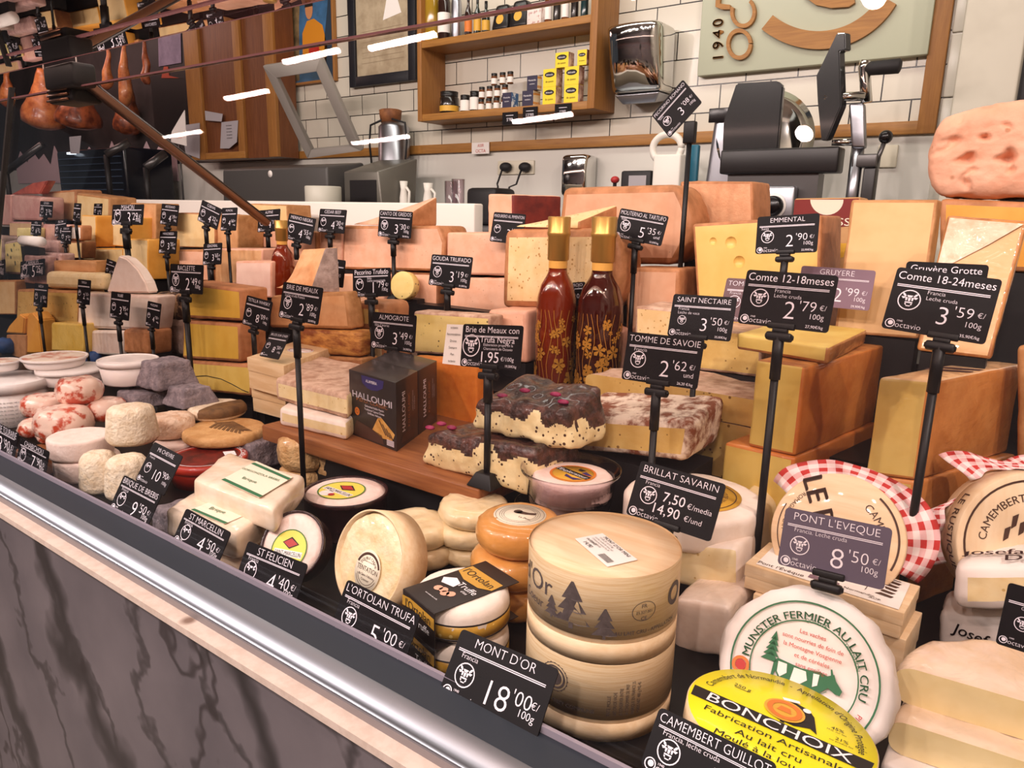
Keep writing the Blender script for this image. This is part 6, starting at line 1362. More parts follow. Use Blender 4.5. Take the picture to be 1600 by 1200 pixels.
tag('black price card STE MAURE DE TOURAINE cut by the left edge', (-24, 650), (29, 677), (-36, 690), .496, 'STE MAURE DE TOURAINE', '8', '90', detail=1, **FR)
tag('black price card CAMEMBERT GUILL at the bottom edge, before the yellow box', (1031, 1104), (1215, 1194), (1000, 1195), .487, 'CAMEMBERT GUILLOT', '6', '90', clip=False, lines=('Francia, leche cruda',), lp=(.10, .34), cow=(.19, .60, .10))
tag('black price card VALENCAY, 10 euro, leaning on the ash pyramids', (194, 560), (232, 565), (171, 604), .84, 'VALENCAY', '10', '90', detail=1, **FR)
tag('black price card BRILLAT SAVARIN with two prices', (1002, 719), (1135, 757), (975, 802), .74, 'BRILLAT SAVARIN', '', '', extra=brillat, clip=True, lines=('Francia',), lp=(.13, .34), cow=(.20, .56, .10), tilt=24)
tag('mauve price card PONT L\'EVEQUE on the wooden box', (1228, 792), (1395, 826), (1208, 880), .72, "PONT L'EVEQUE", '8', '50', col='card_mauve', lines=('Francia. Leche cruda',), lp=(.12, .34), cow=(.19, .60, .095), tilt=18)
tag('black price card cut off by the right edge, in front of the printed paper cheeses', (1576, 910), (1720, 950), (1560, 1006), .60, 'JOSEFA', '9', '90', clip=False, lines=('Galicia',), lp=(.2, .34), cow=(.25, .58, .10), tilt=14)
# on tall stands
tag('black card Comte 18-24meses, 3,59, on the tallest stand at the right', (1403, 417), (1567, 437), (1374, 511), .975, 'Comte 18-24meses', '3', '59', zfoot=T1, kg='35,90€/kg', cpos=.61, tilt=20, cow=(.20, .50, .115), **BW)
tag('black card Gruyère Grotte peeping out above the Comte 18-24 card', (1417, 408), (1546, 414), (1393, 490), .995, 'Gruyère Grotte', '', '', clip=False, detail=0, tilt=12, tsize=.12)
tag('black card Comte 12-18meses, 2,79, on a tall stand', (1168, 421), (1311, 431), (1154, 505), .93, 'Comte 12-18meses', '2', '79', zfoot=T1, kg='27,90€/kg', tilt=16, cow=(.20, .50, .105), **BW)
tag('wine red card TOMME half hidden behind the Comte 12-18 card', (1136, 434), (1238, 440), (1122, 500), 1.25, 'TOMME DE BREBIS', '3', '29', col='card_wine', clip=False, detail=1, lines=('Francia. Leche',), lp=(.1, .34))
tag('plum coloured card GRUYERE behind the Comte 12-18 card', (1253, 415), (1369, 423), (1240, 474), 1.28, 'GRUYERE', '2', '99', col='card_plum', clip=False, kg='29,90€/kg', tilt=10)
tag('black card EMMENTAL, 2,90, in front of the eyed block', (1184, 339), (1281, 333), (1179, 397), 1.22, 'EMMENTAL', '2', '90', kg='23,90€/kg', zfoot=T2, tilt=10, lines=('Suiza',), lp=(.08, .33))
tag('black card SAINT NECTAIRE, 3,50, before the pale blocks', (1053, 459), (1152, 465), (1040, 524), 1.092, 'SAINT NECTAIRE', '3', '50', zfoot=T1, kg='35,00€/kg', tilt=16, lines=('Francia', 'Leche de vaca'), lp=(.12, .33), cow=(.2, .60, .07))
tag('black card TOMME DE SAVOIE, 2,62, before the stacked halves', (982, 518), (1101, 530), (970, 592), .93, 'TOMME DE SAVOIE', '2', '62', 'und', zfoot=T1, kg='26,20 €/kg', tilt=14, lines=('Francia',), lp=(.12, .34))
tag('black card MOLITERNO AL TARTUFO, 5,35', (970, 325), (1045, 338), (962, 371), 1.37, 'MOLITERNO AL TARTUFO', '5', '35', 'und', zfoot=T2, kg='53,50€/kg', lines=('Italia',), lp=(.08, .33), tilt=10)
tag('black card PECORINO ROMANO, 3,08, tilted on a tall stand above the cheeses', (1018, 180), (1067, 124), (1049, 213), 1.45, 'PECORINO ROMANO', '3', '08', dy=0, clip=False, tilt=5, lines=('Italia',), lp=(.08, .33))
p_ = ony(1079, 196, 1.452); r_ = thing('card_stand', 'tall black stand carrying the tilted PECORINO ROMANO card', 'card stand', (p_.x, p_.y, T3)); MB().tube([(p_.x, p_.y, T3+.003), (p_.x, p_.y, p_.z-.03)], .0055, 8).build('pole', 'stand_black', r_); MB().box((p_.x-.012, p_.y-.008, p_.z-.035), (p_.x+.012, p_.y+.008, p_.z+.008), bev=.003).build('clip', 'stand_black', r_); MB().box((p_.x-.02, p_.y-.02, T3+.0004), (p_.x+.02, p_.y+.02, T3+.01), bev=.002).build('foot', 'stand_black', r_)
tag('small black PECORINO card mostly hidden between the two bottles', (862, 444), (914, 440), (860, 480), 1.336, 'PECORINO ROJO', '3', '10', clip=False, detail=0, tilt=8)
tag('black card MADURERO AL PIMENTON at the back, partly covered by the pointed wedge', (772, 331), (822, 335), (765, 377), 1.43, 'MADURERO AL PIMENTON', '3', '10', clip=False, detail=1, tilt=10)
tag('black card GOUDA TRUFADO, 3,19', (675, 397), (739, 402), (671, 445), 1.26, 'GOUDA TRUFADO', '3', '19', zfoot=T2, kg='31,90€/kg', tilt=10)
tag('black card CANTO DE GREDOS, 3,30', (593, 328), (645, 331), (591, 369), 1.44, 'CANTO DE GREDOS', '3', '30', zfoot=T3, kg='33,00€/kg', tilt=6)
tag('black card CURADO, 4,30, behind the orange topped wedge', (500, 326), (542, 328), (495, 362), 1.42, 'CEDAR BEEF', '4', '30', zfoot=T3, detail=1, tilt=10)
tag('black card MERINO NEGRA, 4,55, right of the small bottle', (452, 333), (494, 342), (446, 373), 1.40, 'MERINO NEGRA', '4', '55', zfoot=T2, detail=1, tilt=12)
tag('black card ARCO half hidden by the grey sided wedge', (510, 403), (540, 407), (506, 445), 1.2, 'ARCO', '3', '90', detail=0, tilt=8, zfoot=T2)
tag('black card Pecorino Trufado, 1.79, before the speckled disc', (551, 421), (610, 418), (551, 464), 1.13, 'Pecorino Trufado', '1', '79', zfoot=T1, detail=1, tilt=6, lines=('Italia', 'Leche pasteurizada'), lp=(.40, .34))
tag('black card ALMOGROTE, 3,49, above the black cartons', (582, 487), (651, 493), (578, 543), 1.08, 'ALMOGROTE', '3', '49', zfoot=BZ, kg='34,90€/kg', tilt=8, lines=('Islas Canarias',), lp=(.08, .34))
tag('black card Brie de Meaux con Trufa Negra with a white paper slip', (724, 506), (818, 509), (719, 572), .845, 'Brie de Meaux con', '', '', extra=brie_extra, zfoot=BZ+.0005, kg='19,50€/kg', tilt=12, cow=(.17, .50, .15), slip=True, foot=.024, tsize=.105)
tag('black card BRIE DE MEAUX, 2,89, on a stand before the pile of tan slabs', (443, 440), (505, 450), (432, 495), .80, 'BRIE DE MEAUX', '2', '89', zfoot=T1, kg='28,90€/kg', tilt=12, lines=('Leche cruda Francia',), lp=(.1, .34))
tag('black card TETILLA AL WHISKY, 8,09, before the raclette halves', (386, 461), (426, 472), (378, 506), .955, 'TETILLA WHISKY', '8', '09', zfoot=T1, detail=1, tilt=12)
tag('black card SELLES SUR CHER, 8,50, leaning on the pale wooden box', (424, 517), (454, 522), (405, 556), .93, 'SELLES SUR CHER', '8', '50', clip=False, detail=1)
tag('black card RACLETTE, 2,49, on a tall stand', (266, 412), (318, 414), (262, 456), .955, 'RACLETTE', '2', '49', zfoot=T1, detail=2, tilt=8)
ST = [('black card ALPINE half hidden by the slanted metal bar', (404, 329), (438, 326), (396, 362), 1.44, 'ALPINE', '4', '10', T3), ('black card IDIAZABAL, 3,65, under the pair of four euro cards', (318, 381), (347, 379), (309, 413), 1.22, 'IDIAZABAL', '3', '65', T2), ('black card MANCHEGO, 3,55, directly above the RACLETTE card', (250, 361), (277, 361), (250, 396), 1.28, 'MANCHEGO', '3', '55', T2),
      ('black card CUEVAS, 4,22, slanted beside a 4,60 card', (316, 312), (347, 327), (305, 343), 1.28, 'CUEVAS', '4', '22', T2), ('black card RONCAL, 4,60, overlapping the slanted 4,22 card', (347, 325), (371, 324), (340, 360), 1.26, 'RONCAL', '4', '60', T2), ('black card ARTESANO, 4,19, in the back row of the left half', (253, 318), (280, 321), (250, 350), 1.42, 'ARTESANO', '4', '19', T3),
      ('black card MAHON, 3,29, widest of the back row at the left', (176, 320), (225, 319), (175, 351), 1.22, 'MAHON', '3', '29', T2), ('black card GOUDA, 2,30, in front of the film wrapped half wheel', (63, 314), (83, 315), (62, 339), 1.45, 'GOUDA', '2', '30', T3), ('narrow black card turned sideways in front of the pale cut half wheel', (116, 317), (127, 318), (111, 346), 1.20, 'EDAM', '2', '60', T2),
      ('small black card peeping over the tall cheddar coloured block', (147, 318), (160, 318), (143, 338), 1.5, 'COLBY', '2', '40', T3), ('black card AZUL, 6,20, before the grey blue veined piece', (49, 345), (65, 346), (48, 367), 1.22, 'AZUL', '6', '20', T2), ('black card behind the slanted 7,20 card at the far left', (86, 345), (104, 342), (85, 370), 1.25, 'STILTON', '6', '40', T2),
      ('slanted black card QUESUCO, 7,20, before the pale rinded piece', (96, 354), (112, 354), (88, 380), 1.16, 'QUESUCO', '7', '20', T2), ('black card CABRALES, 5,25, before the film wrapped grey pack', (32, 409), (70, 404), (33, 434), 1.06, 'CABRALES', '5', '25', None), ('black card ARZUA, 1,60, before the yellow speckled block', (54, 442), (75, 444), (56, 478), .99, 'ARZUA', '1', '60', T1),
      ('black card TETILLA, 2,10, between the speckled block and the white wheels', (122, 436), (142, 438), (120, 474), .95, 'TETILLA', '2', '10', T1), ('black card NUBE, 3,95, before the white rinded wheels', (174, 455), (204, 459), (168, 496), .94, 'NUBE', '3', '95', T1), ('slanted black card PUZZONE, 4,10, before the grey rinded cheese', (231, 470), (252, 475), (222, 508), .93, 'PUZZONE', '4', '10', T1),
      ('narrow black card CABRA left of the white triangular wedge', (167, 404), (181, 409), (164, 433), 1.08, 'CABRA', '5', '10', None), ('black card cut off by the left edge, before the blue veined cheese', (-22, 412), (8, 405), (-22, 438), 1.07, 'GAMONEDO', '6', '10', None)]
for lb, a, b, c, y, ti, p1, p2, zf in ST: tag(lb, a, b, c, y, ti, p1, p2, zfoot=zf, detail=1, tilt=10, clip=zf is not None)

# ================================================================ behind the case: wall, shelf, machines
def pbox(name, m, x0, x1, yt, yb, y, d, parent=None, bev=.003, loc=True, n=1, r=None):
    "upright box whose front face fills picture columns x0..x1, rows yt..yb at depth y"
    yt = yt if isinstance(yt, tuple) else (yt, yt); yb = yb if isinstance(yb, tuple) else (yb, yb)
    a, b, c, e = ony(x0, yb[0], y), ony(x1, yb[1], y), ony(x1, yt[1], y), ony(x0, yt[0], y); D = V((0, d, 0))
    z0 = (a.z+b.z)/2; z1 = (c.z+e.z)/2; xa = (a.x+e.x)/2; xb = (b.x+c.x)/2
    return MB().box((xa, y, z0), (xb, y+d, z1), bev=bev).build(name, m, parent, None if parent else (xa, y, z0))
def on_wall(px, y=None): return [ony(a, b, y or WY-.002) for a, b in px]
# ---- shelf unit
yF = 2.445; xl, xr = ony(652, 130, yF).x, ony(930, 120, yF).x
zb0, zb1 = ony(652, 190, yF).z, ony(655, 179, yF).z; zm0, zm1 = ony(655, 76, yF).z, ony(655, 65, yF).z
sh = thing('wall_shelf', 'oak wall shelf unit holding bottles above and jars and boxes below', 'shelf', (xl, yF, zb0))
MB().box((xl, yF, zb0), (xl+.024, WY-.001, 3.0), bev=.002).build('side_panel', 'oak_z', sh); MB().box((xr-.03, yF, zb0), (xr, WY-.001, 3.0), bev=.002).build('side_panel', 'oak_z', sh)
MB().box((xl+.024, yF+.002, zb0), (xr-.03, WY-.001, zb1), bev=.002).build('shelf_board', 'oak_x', sh); MB().box((xl+.024, yF+.002, zm0), (xr-.03, WY-.001, zm1), bev=.002).build('shelf_board', 'oak_x', sh)
C('bottle_green', '#15211a', rough=.12, coat=.5); C('bottle_brown', '#2a1610', rough=.12, coat=.5); C('oil_yellow', '#9a7a22', rough=.1, coat=.6); C('jar_dark', '#1c1613', rough=.2, coat=.4); C('lid_black', '#121010', rough=.35); C('jar_teal', '#123236', rough=.15, coat=.5); C('pack_black', '#171515', rough=.3); C('pack_speck', '#e2d8d2', '#b98f8a', sc=60, lo=.55, hi=.62, rough=.5); C('jar_honey', '#6a3a16', rough=.12, coat=.4)
def jar(name, label, px, w, pyt, z, m, lid='lid_black', lab=None, neck=None, y=2.50, group='jars on the wall shelf', cat='jar', labspan=(.15, .6)):
    p = ony(px, 150, y); R = w*proj((p.x, y, z))[2]/2/FPX; H = min(zat((p.x, y, 0), pyt), z+.34)-z; mt = M.Translation((p.x, y, z)); t = thing(name, label, cat, (p.x, y, z), group)
    if neck: pr = [(R*.95, 0), (R, .004), (R, H*neck), (R*.85, H*(neck+.07)), (R*.36, H*(neck+.2)), (R*.33, H*.97)]
    else: pr = [(R*.92, 0), (R, .004), (R, H*.72), (R*.85, H*.80)]
    MB().lathe(pr, 20, mt).build('glass', m, t)
    MB().lathe([(R*(.36 if neck else .92), H*(.80 if neck else .79)), (R*(.38 if neck else .94), H), (1e-5, H)], 18, mt, cap=False).build('cap', lid, t)
    if lab: MB().lathe([(R*1.01, H*labspan[0]), (R*1.012, H*labspan[1])], 20, mt, cap=False).build('label', lab, t)
    return t
zm = zm1+.0008
for a in ((676, 24, -60, 'oil_yellow', None, None, .62, 'tall clear bottle of yellow oil, left end of the upper shelf'), (694, 20, -40, 'bottle_brown', 'paper_white', None, .58, 'dark wine bottle with a white label on the upper shelf'), (713, 16, -30, 'steel_soft', None, None, .62, 'greyish slim bottle right of the wine bottle'), (731, 12, -12, 'bottle_brown', 'label_orange', None, .5, 'small dark bottle with an orange label'), (745, 12, -8, 'bottle_green', 'label_gold', None, .5, 'first of two small dark bottles left of the coffee packs'), (758, 13, 2, 'bottle_green', 'label_gold', None, .5, 'second of two small dark bottles left of the coffee packs')):
    jar('bottle', a[7], a[0], a[1], a[2], zm, a[3], lab=a[4], neck=a[6], group='bottles on the upper shelf', cat='bottle', labspan=(.12, .42))
for px, w, yt, lb in ((786, 34, 4, 'left black round coffee pack with a golden emblem'), (814, 36, -4, 'right black round coffee pack with a golden emblem')):
    p = ony(px, 30, 2.5); R = w*proj((p.x, 2.5, zm))[2]/2/FPX; t = thing('coffee_pack', lb, 'pack', (p.x, 2.5, zm), 'black coffee packs'); MB().hexa([(p.x-R, 2.47, zm), (p.x+R, 2.47, zm), (p.x+R, 2.55, zm), (p.x-R, 2.55, zm), (p.x-R*.7, 2.49, zm+R*2.3), (p.x+R*.7, 2.49, zm+R*2.3), (p.x+R*.7, 2.53, zm+R*2.3), (p.x-R*.7, 2.53, zm+R*2.3)], R*.35, 4).build('pack', 'pack_black', t)
    m = MB(); fm = lambda u, v, p=p, R=R: V((p.x+u, 2.470+.0085*(v+R*1.1)/R-.001, zm+R*1.0+v)); m.flat(circ(R*.42, 18), fm); m.flat([(-R*.25, R*.35), (R*.25, R*.35), (0, R*.85)], fm); m.build('emblem', 'label_gold', t)
pk = pbox('speckled_pack', 'pack_speck', 823, 845, 14, 41, 2.47, .05); pk.location.z = zm; tagit(pk, 'white speckled pack between the coffee packs and the small jars', 'pack')
for k, (px, m_, l) in enumerate(((853, 'jar_honey', 'leftmost'), (866, 'jar_dark', 'second'), (879, 'jar_honey', 'third'), (893, 'jar_dark', 'fourth'), (908, 'jar_teal', 'rightmost, dark green'))):
    jar('bottle', '%s small bottle in the row at the right end of the upper shelf' % l, px, 12, -14, zm, m_, lab='label_white' if k in (0, 2) else None, group='small bottles at the right of the upper shelf', cat='bottle')
zl = zb1+.0008
jar('jar', 'big dark jar at the left end of the lower shelf', 702, 30, 144, zl, 'jar_dark', lab='label_gold', labspan=(.1, .35))
jar('jar', 'squat dark jar with a white label beside the big dark jar', 727, 16, 149, zl, 'jar_dark', lab='paper_white', labspan=(.1, .7)); jar('jar', 'taller dark jar with a white label next to the squat one', 742, 16, 143, zl, 'jar_dark', lab='paper_white', labspan=(.1, .7))
xj = [ony(p, 150, 2.5).x for p in (752, 764, 776)]; jh = .046
protoj = None
for r_, (n0, xs) in enumerate(((0, (752, 764, 776, 788)), (1, (753, 765, 777, 789)), (2, (772, 785, 797)))):
    for k, px in enumerate(xs):
        p = ony(px, 150, 2.49); z = zl+(jh+.0006)*r_
        nm = ('bottom', 'middle', 'top')[r_]; od = ('first', 'second', 'third', 'fourth')[k]
        lb = '%s honey jar from the left in the %s row of the jar pyramid' % (od, nm)
        if protoj is None:
            protoj = thing('honey_jar', lb, 'jar', (p.x, 2.49, z), 'pyramid of small honey jars'); R = .0125; mt = M.Translation((p.x, 2.49, z))
            MB().lathe([(R*.95, 0), (R, .003), (R, jh*.7), (R*.88, jh*.78)], 16, mt).build('glass', 'jar_honey', protoj); MB().lathe([(R*.95, jh*.77), (R*.97, jh*.99), (R*.9, jh), (1e-5, jh)], 16, mt, cap=False).build('lid', 'lid_black', protoj); MB().lathe([(R*1.02, jh*.12), (R*1.02, jh*.58)], 16, mt, cap=False).build('label', 'paper_white', protoj)
        else:
            t = protoj.copy(); COL.objects.link(t); t.location = (p.x, 2.49, z); t['label'] = lb
            for ch in protoj.children: c = ch.copy(); COL.objects.link(c); c.parent = t
for k, px in enumerate((800, 810)): 
    for r_ in (1, 2) if k == 0 else (0, 1): jar('jar', '%s dark jar in the %s place behind the navy packs' % (('left', 'right')[k], ('lowest', 'middle', 'upper')[r_]), px+2, 16, 0, zl+.047*r_, 'jar_dark', y=2.545) if 0 else None
C('box_navy', '#241f3c', rough=.4); C('box_yellow', '#efd425', rough=.4); C('box_blue', '#3d6a9c', '#e6ecf0', sc=40, lo=.5, hi=.54, rough=.4); C('box_picture', '#8a5a48', '#e6c8b4', sc=30, lo=.42, hi=.6, rough=.4); C('box_stripes', '#e8dcc4', '#d9933a', sc=26, lo=.5, hi=.54, rough=.4, stretch=(.2, .2, 3))
def pack(label, px0, px1, pxs, yt, yb, z, front, side, oval=False):
    y = 2.462; a = ony(px0, 150, y).x; b = ony(px1, 150, y).x; h = (yb-yt)*2.72/FPX; t = thing('tea_box', label, 'box', (a, y, z), 'small boxes on the lower shelf'); d = max(.02, (ony(pxs, 150, y).x-b)*1.25)
    MB().box((a, y, z), (b, y+d, z+h)).build('carton', front, t); MB().box((b+.0002, y+.001, z+.001), (b+.0012, y+d-.001, z+h-.001)).build('side_picture', side, t)
    w = b-a; f = lambda u, v: V((a+w/2+u, y-.0008, z+h*.68+v)); m = MB()
    if oval: m.flat(circ(w*.38, 18, ell=.42), f); m.build('badge', 'print_black', t); m = MB(); m.text('delicado', w*.16, lambda u, v: f(u, v)+V((0, -.0006, 0))); m.build('badge_lettering', 'print_white', t); m = MB(); m.text('de queso', w*.17, lambda u, v: f(u, v-h*.38)); m.build('lettering', 'print_black', t)
    else: m.text('Membrillo', w*.18, f); m.text('crackers', w*.15, lambda u, v: f(u, v-h*.25)); m.build('lettering', 'print_white', t)
    return h
hy = .063
for r_ in range(2):
    z = zl+(hy+.0005)*r_; n_ = ('bottom', 'middle')[r_]
    pack('left yellow box with a black oval badge, %s row of its stack' % n_, 848, 868, 880, 0, hy*FPX/2.72, z, 'box_yellow', 'box_picture', True); pack('right yellow box with a black oval badge, %s row of its stack' % n_, 881, 903, 914, 0, hy*FPX/2.72, z, 'box_yellow', 'box_picture', True)
z = zl+(hy+.0005)*2
pack('left yellow box with a black oval badge, on top of the stack', 866, 886, 897, 0, 22, z, 'box_yellow', 'box_picture', True); pack('right yellow box with a black oval badge, on top of the stack', 900, 914, 917, 0, 22, z, 'box_yellow', 'box_picture', True)
h = pack('navy box with a white and blue side, right of the honey jars', 785, 799, 811, 0, 24, zl, 'box_navy', 'box_blue'); h = pack('lower navy cracker box beside the yellow boxes', 816, 833, 846, 0, 24, zl, 'box_navy', 'box_stripes'); pack('upper navy cracker box beside the yellow boxes', 823, 839, 847, 0, 22, zl+h+.0005, 'box_navy', 'box_stripes')
for k, (x0, x1, yt, yb, tx) in enumerate(((785, 808, 176, 194, '5'), (817, 839, 168, 188, '12'), (867, 892, 163, 183, '1'))):
    a, b = ony(x0, yt, yF-.004), ony(x1, yb, yF-.004); t = MB().box((a.x, yF-.004, b.z), (b.x, yF-.0005, zb1-.002 if False else a.z)).build('shelf_price_tag', 'card_black', None, (a.x, yF-.004, b.z)); tagit(t, '%s small black price tag hanging on the lower shelf edge' % ('leftmost', 'middle', 'rightmost')[k], 'price card')
    w = MB(); f = lambda u, v: V(((a.x+b.x)/2+u, yF-.0048, (a.z+b.z)/2+v)); w.text(tx+"'90", .018, lambda u, v: f(u, v-.004)); strip(w, f, -.018, .010, .018, .012); w.build('lettering', 'card_ink', t)
# ---- pictures and cupboard on the left
def picture(label, x0, x1, yb, y, fr, inner, w, name='framed_picture'):
    a = ony(x0, yb, y); b = ony(x1, yb, y); z0 = (a.z+b.z)/2; z1 = z0+.55; t = thing(name, label, 'picture', (a.x, y, z0)); xa, xb = a.x, b.x
    for q in ((xa, xa+w, z0, z1), (xb-w, xb, z0, z1), (xa+w, xb-w, z0, z0+w), (xa+w, xb-w, z1-w, z1)): MB().box((q[0], y, q[2]), (q[1], WY-.001, q[3]), bev=.002).build('frame', fr, t)
    p = MB().box((xa+w, y+.012, z0+w), (xb-w, WY-.002, z1-w)).build('picture', inner, t); return t, (lambda u, v: V((xa+w+(xb-xa-2*w)*u, y+.0112, z0+w+(z1-z0-2*w)*v))), p
t, f, p = picture('dark framed old map hanging left of the shelf', 546, 649, 131, 2.57, mat('frame_navy', '#14161d', rough=.4), C('map_paper', '#b9a88c', '#a39176', sc=14, rough=.6), .045)
m = MB(); m.flat([(.52, .50), (.86, .54), (.76, .74), (.60, .70)], f); m.build('white_note', 'paper_white', p)
m = MB()
for k in range(7): m.flat([(.1, .12+.05*k), (.9, .13+.05*k), (.9, .133+.05*k), (.1, .123+.05*k)], f)
m.build('map_lines', C('map_ink', '#8d7a60', rough=.7), p)
t, f, p = picture('picture of a person in an orange jacket by a tree, left of the old map', 441, 523, 131, 2.575, 'oak_z', C('art_blue', '#3f6f9c', '#2c4a5e', sc=6, rough=.5), .012)
m = MB(); m.flat([(.02, .02), (.30, .02), (.34, .55), (.42, .98), (.16, .98), (.10, .5)], f); m.build('tree_trunk', C('art_trunk', '#8a7450', '#5e4c34', sc=12, rough=.6), p)
g = lambda u, v: f(u, v)+V((0, -.0006, 0)); h2 = lambda u, v: f(u, v)+V((0, -.0012, 0))
m = MB(); m.flat([(.38, .10), (.84, .10), (.88, .30), (.80, .48), (.64, .55), (.50, .54), (.40, .44)], g); m.build('jacket', C('art_orange', '#d58a22', rough=.5), p)
m = MB(); m.flat([(.50, .10), (.76, .10), (.72, .30), (.52, .30)], h2); m.build('red_shirt', C('art_red', '#b8281f', rough=.5), p)
m = MB(); m.flat([(.55+.075*math.cos(a_), .64+.09*math.sin(a_)) for a_ in [k*PI/8 for k in range(16)]], h2); m.build('face', C('art_skin', '#c98a5c', rough=.5), p)
m = MB(); m.flat([(.47, .66), (.63, .66), (.62, .75), (.55, .78), (.48, .74)], lambda u, v: h2(u, v)+V((0, -.0005, 0))); m.build('hair', 'print_black', p)
m = MB(); m.flat([(.80, .02), (.98, .02), (.98, .96), (.90, .6), (.84, .4)], g); m.build('cliff', C('art_cliff', '#27394a', rough=.5), p)
yC = 2.44; x0, x1 = ony(290, 120, yC).x, ony(428, 120, yC).x; zc = ony(380, 247, yC).z; t = thing('wall_cupboard', 'tall brown wooden wall cupboard with lighter oak rails', 'cupboard', (x0, yC, zc))
MB().box((x0, yC+.02, zc), (x1, WY-.03, 3.05)).build('body', 'walnut_z', t)
for a_, b_ in ((290, 312), (366, 376), (414, 428)): q0, q1 = ony(a_, 120, yC).x, ony(b_, 120, yC).x; MB().box((q0, yC, zc), (q1, yC+.02, 3.05), bev=.002).build('upright', 'oak_z', t)
q0, q1 = ony(313, 120, yC).x, ony(376, 120, yC).x; MB().box((q0, yC-.002, zc), (q1, yC+.02, zc+.035), bev=.002).build('rail', 'oak_x', t)
for k, (px, lb) in enumerate((([(320, 173), (348, 178), (346, 190), (321, 188)], 'small grey paper slip pinned on the wooden cupboard'), ([(346, 191), (372, 188), (370, 222), (358, 232), (344, 232)], 'larger printed paper notice on the wooden cupboard'), ([(284, 196), (312, 192), (312, 248), (290, 240)], 'grey paper sheet at the lower left corner of the wooden cupboard'))):
    o = MB().extr([ony(a_, b_, yC-.004) for a_, b_ in px], (0, .001, 0)).build('paper_notice', C('paper_grey', '#a9a4a8', rough=.7), None, ony(px[0][0], px[0][1], yC-.004)); tagit(o, lb, 'paper')
    if k == 1:
        m = MB(); q = ony(358, 205, yC-.0048)
        for j in range(5): m.text('aviso importante', .010, lambda u, v, j=j: q+V((u, 0, v+.03-.016*j)), maxw=.05)
        m.build('lettering', 'print_black', o)
# ---- shop sign
yS = WY-.035; a, b = ony(1089, 118, yS), ony(1449, 86, yS); zS = (a.z+b.z)/2
t = thing('shop_sign', 'pale green wall sign with raised wooden letters', 'sign', (a.x, yS, zS)); MB().box((a.x, yS, zS), (b.x, WY-.003, 3.05), bev=.003).build('board', C('sign_green', '#b9bda6', rough=.35), t)
W_ = lambda px, py: ony(px, py, yS-.0005)
def raised(name, poly): 
    return MB().extr([W_(*p) for p in poly], (0, -.014, 0)).build(name, 'oak_x', t)
def arc_poly(cx, cy, ro, ri, a0, a1, n=30, ex=1):
    return [(cx+ro*math.cos(R_(a0+(a1-a0)*k/n))*ex, cy+ro*math.sin(R_(a0+(a1-a0)*k/n))) for k in range(n+1)]+[(cx+ri*math.cos(R_(a1+(a0-a1)*k/n))*ex, cy+ri*math.sin(R_(a1+(a0-a1)*k/n))) for k in range(n+1)]
raised('raised_letter', arc_poly(1157, 70, 24.5, 18, 0, 356, 40, .82)); raised('raised_letter', arc_poly(1163, 20, 25, 18.5, -52, 200, 34, .8)); raised('raised_letter', [(1120, 12), (1121, -4), (1128, -4), (1127, 7), (1143, 9), (1143, 16), (1130, 16)])
raised('swoosh', arc_poly(1280, -62, 140, 112, 129, 30, 40, 1.0)); raised('swoosh', [(1258, -4), (1336, -4), (1337, 6), (1328, 12), (1300, 14), (1276, 9)])
for k, ch in enumerate('1940'):
    q = W_(1122, (90, 71, 54, 36)[k]); w = MB(); n0 = 0; w.text(ch, .052, lambda u, v: q+V((-v, -.001, u)), thin=-.012)
    o = w.build('raised_digit', 'oak_x', t); md = o.modifiers.new('thick', 'SOLIDIFY'); md.thickness = .010; md.offset = 0
# ---- dispensers
y = 2.44; a, b, c, e = ony(962, 148, y+.06), ony(1040, 142, y+.06), ony(1030, 30, y), ony(945, 38, y)
t = thing('towel_dispenser', 'shiny chrome paper towel dispenser under the tiles, left of the green sign', 'dispenser', (a.x, y, a.z)); zt_ = (c.z+e.z)/2; zb_ = (a.z+b.z)/2
MB().hexa([(e.x+.01, y+.045, zb_), (c.x-.0, y+.045, zb_), (c.x-.0, WY-.002, zb_), (e.x+.01, WY-.002, zb_), (e.x, y, zt_), (c.x, y, zt_), (c.x, WY-.002, zt_), (e.x, WY-.002, zt_)], .022, 5, fn=lambda p, u, v, w: p+V((0, -.028*(1-(2*u-1)**2)*(1-v)*min(1, w*2.2), 0))).build('cover', 'chrome', t)
MB().hexa([(e.x+.05, y+.07, zb_-.035), (c.x-.03, y+.07, zb_-.035), (c.x-.03, WY-.01, zb_-.02), (e.x+.05, WY-.01, zb_-.02), (e.x+.02, y+.055, zb_-.001), (c.x-.01, y+.055, zb_-.001), (c.x-.01, WY-.01, zb_-.001), (e.x+.02, WY-.01, zb_-.001)], .006, 2).build('chute', 'steel_soft', t)
a, b = ony(874, 295, 2.5), ony(916, 240, 2.5); t = thing('soap_dispenser', 'small chrome soap dispenser on the white wall panel', 'dispenser', (a.x, 2.5, a.z)); MB().box((a.x, 2.5, a.z-.03), (b.x, WY-.005, b.z), bev=.02).build('cover', 'chrome', t); q = ony(886, 277, 2.499); MB().sphere(q, .011, n=8, sq=(1, .4, 1)).build('button', 'dark_steel', t)
def socket(label, x0, x1, yt, yb, plugs):
    y = WY-.014; a, b = ony(x0, yb, y), ony(x1, yt, y); t = thing('wall_socket', label, 'socket', (a.x, y, a.z)); MB().box((a.x, y, a.z), (b.x, WY-.005, b.z), bev=.003).build('plate', C('socket_cream', '#d9d2bd', rough=.4), t); return t, a, b
t, a, b = socket('cream double wall socket behind the two black plugs', 777, 834, 250, 273, 2)
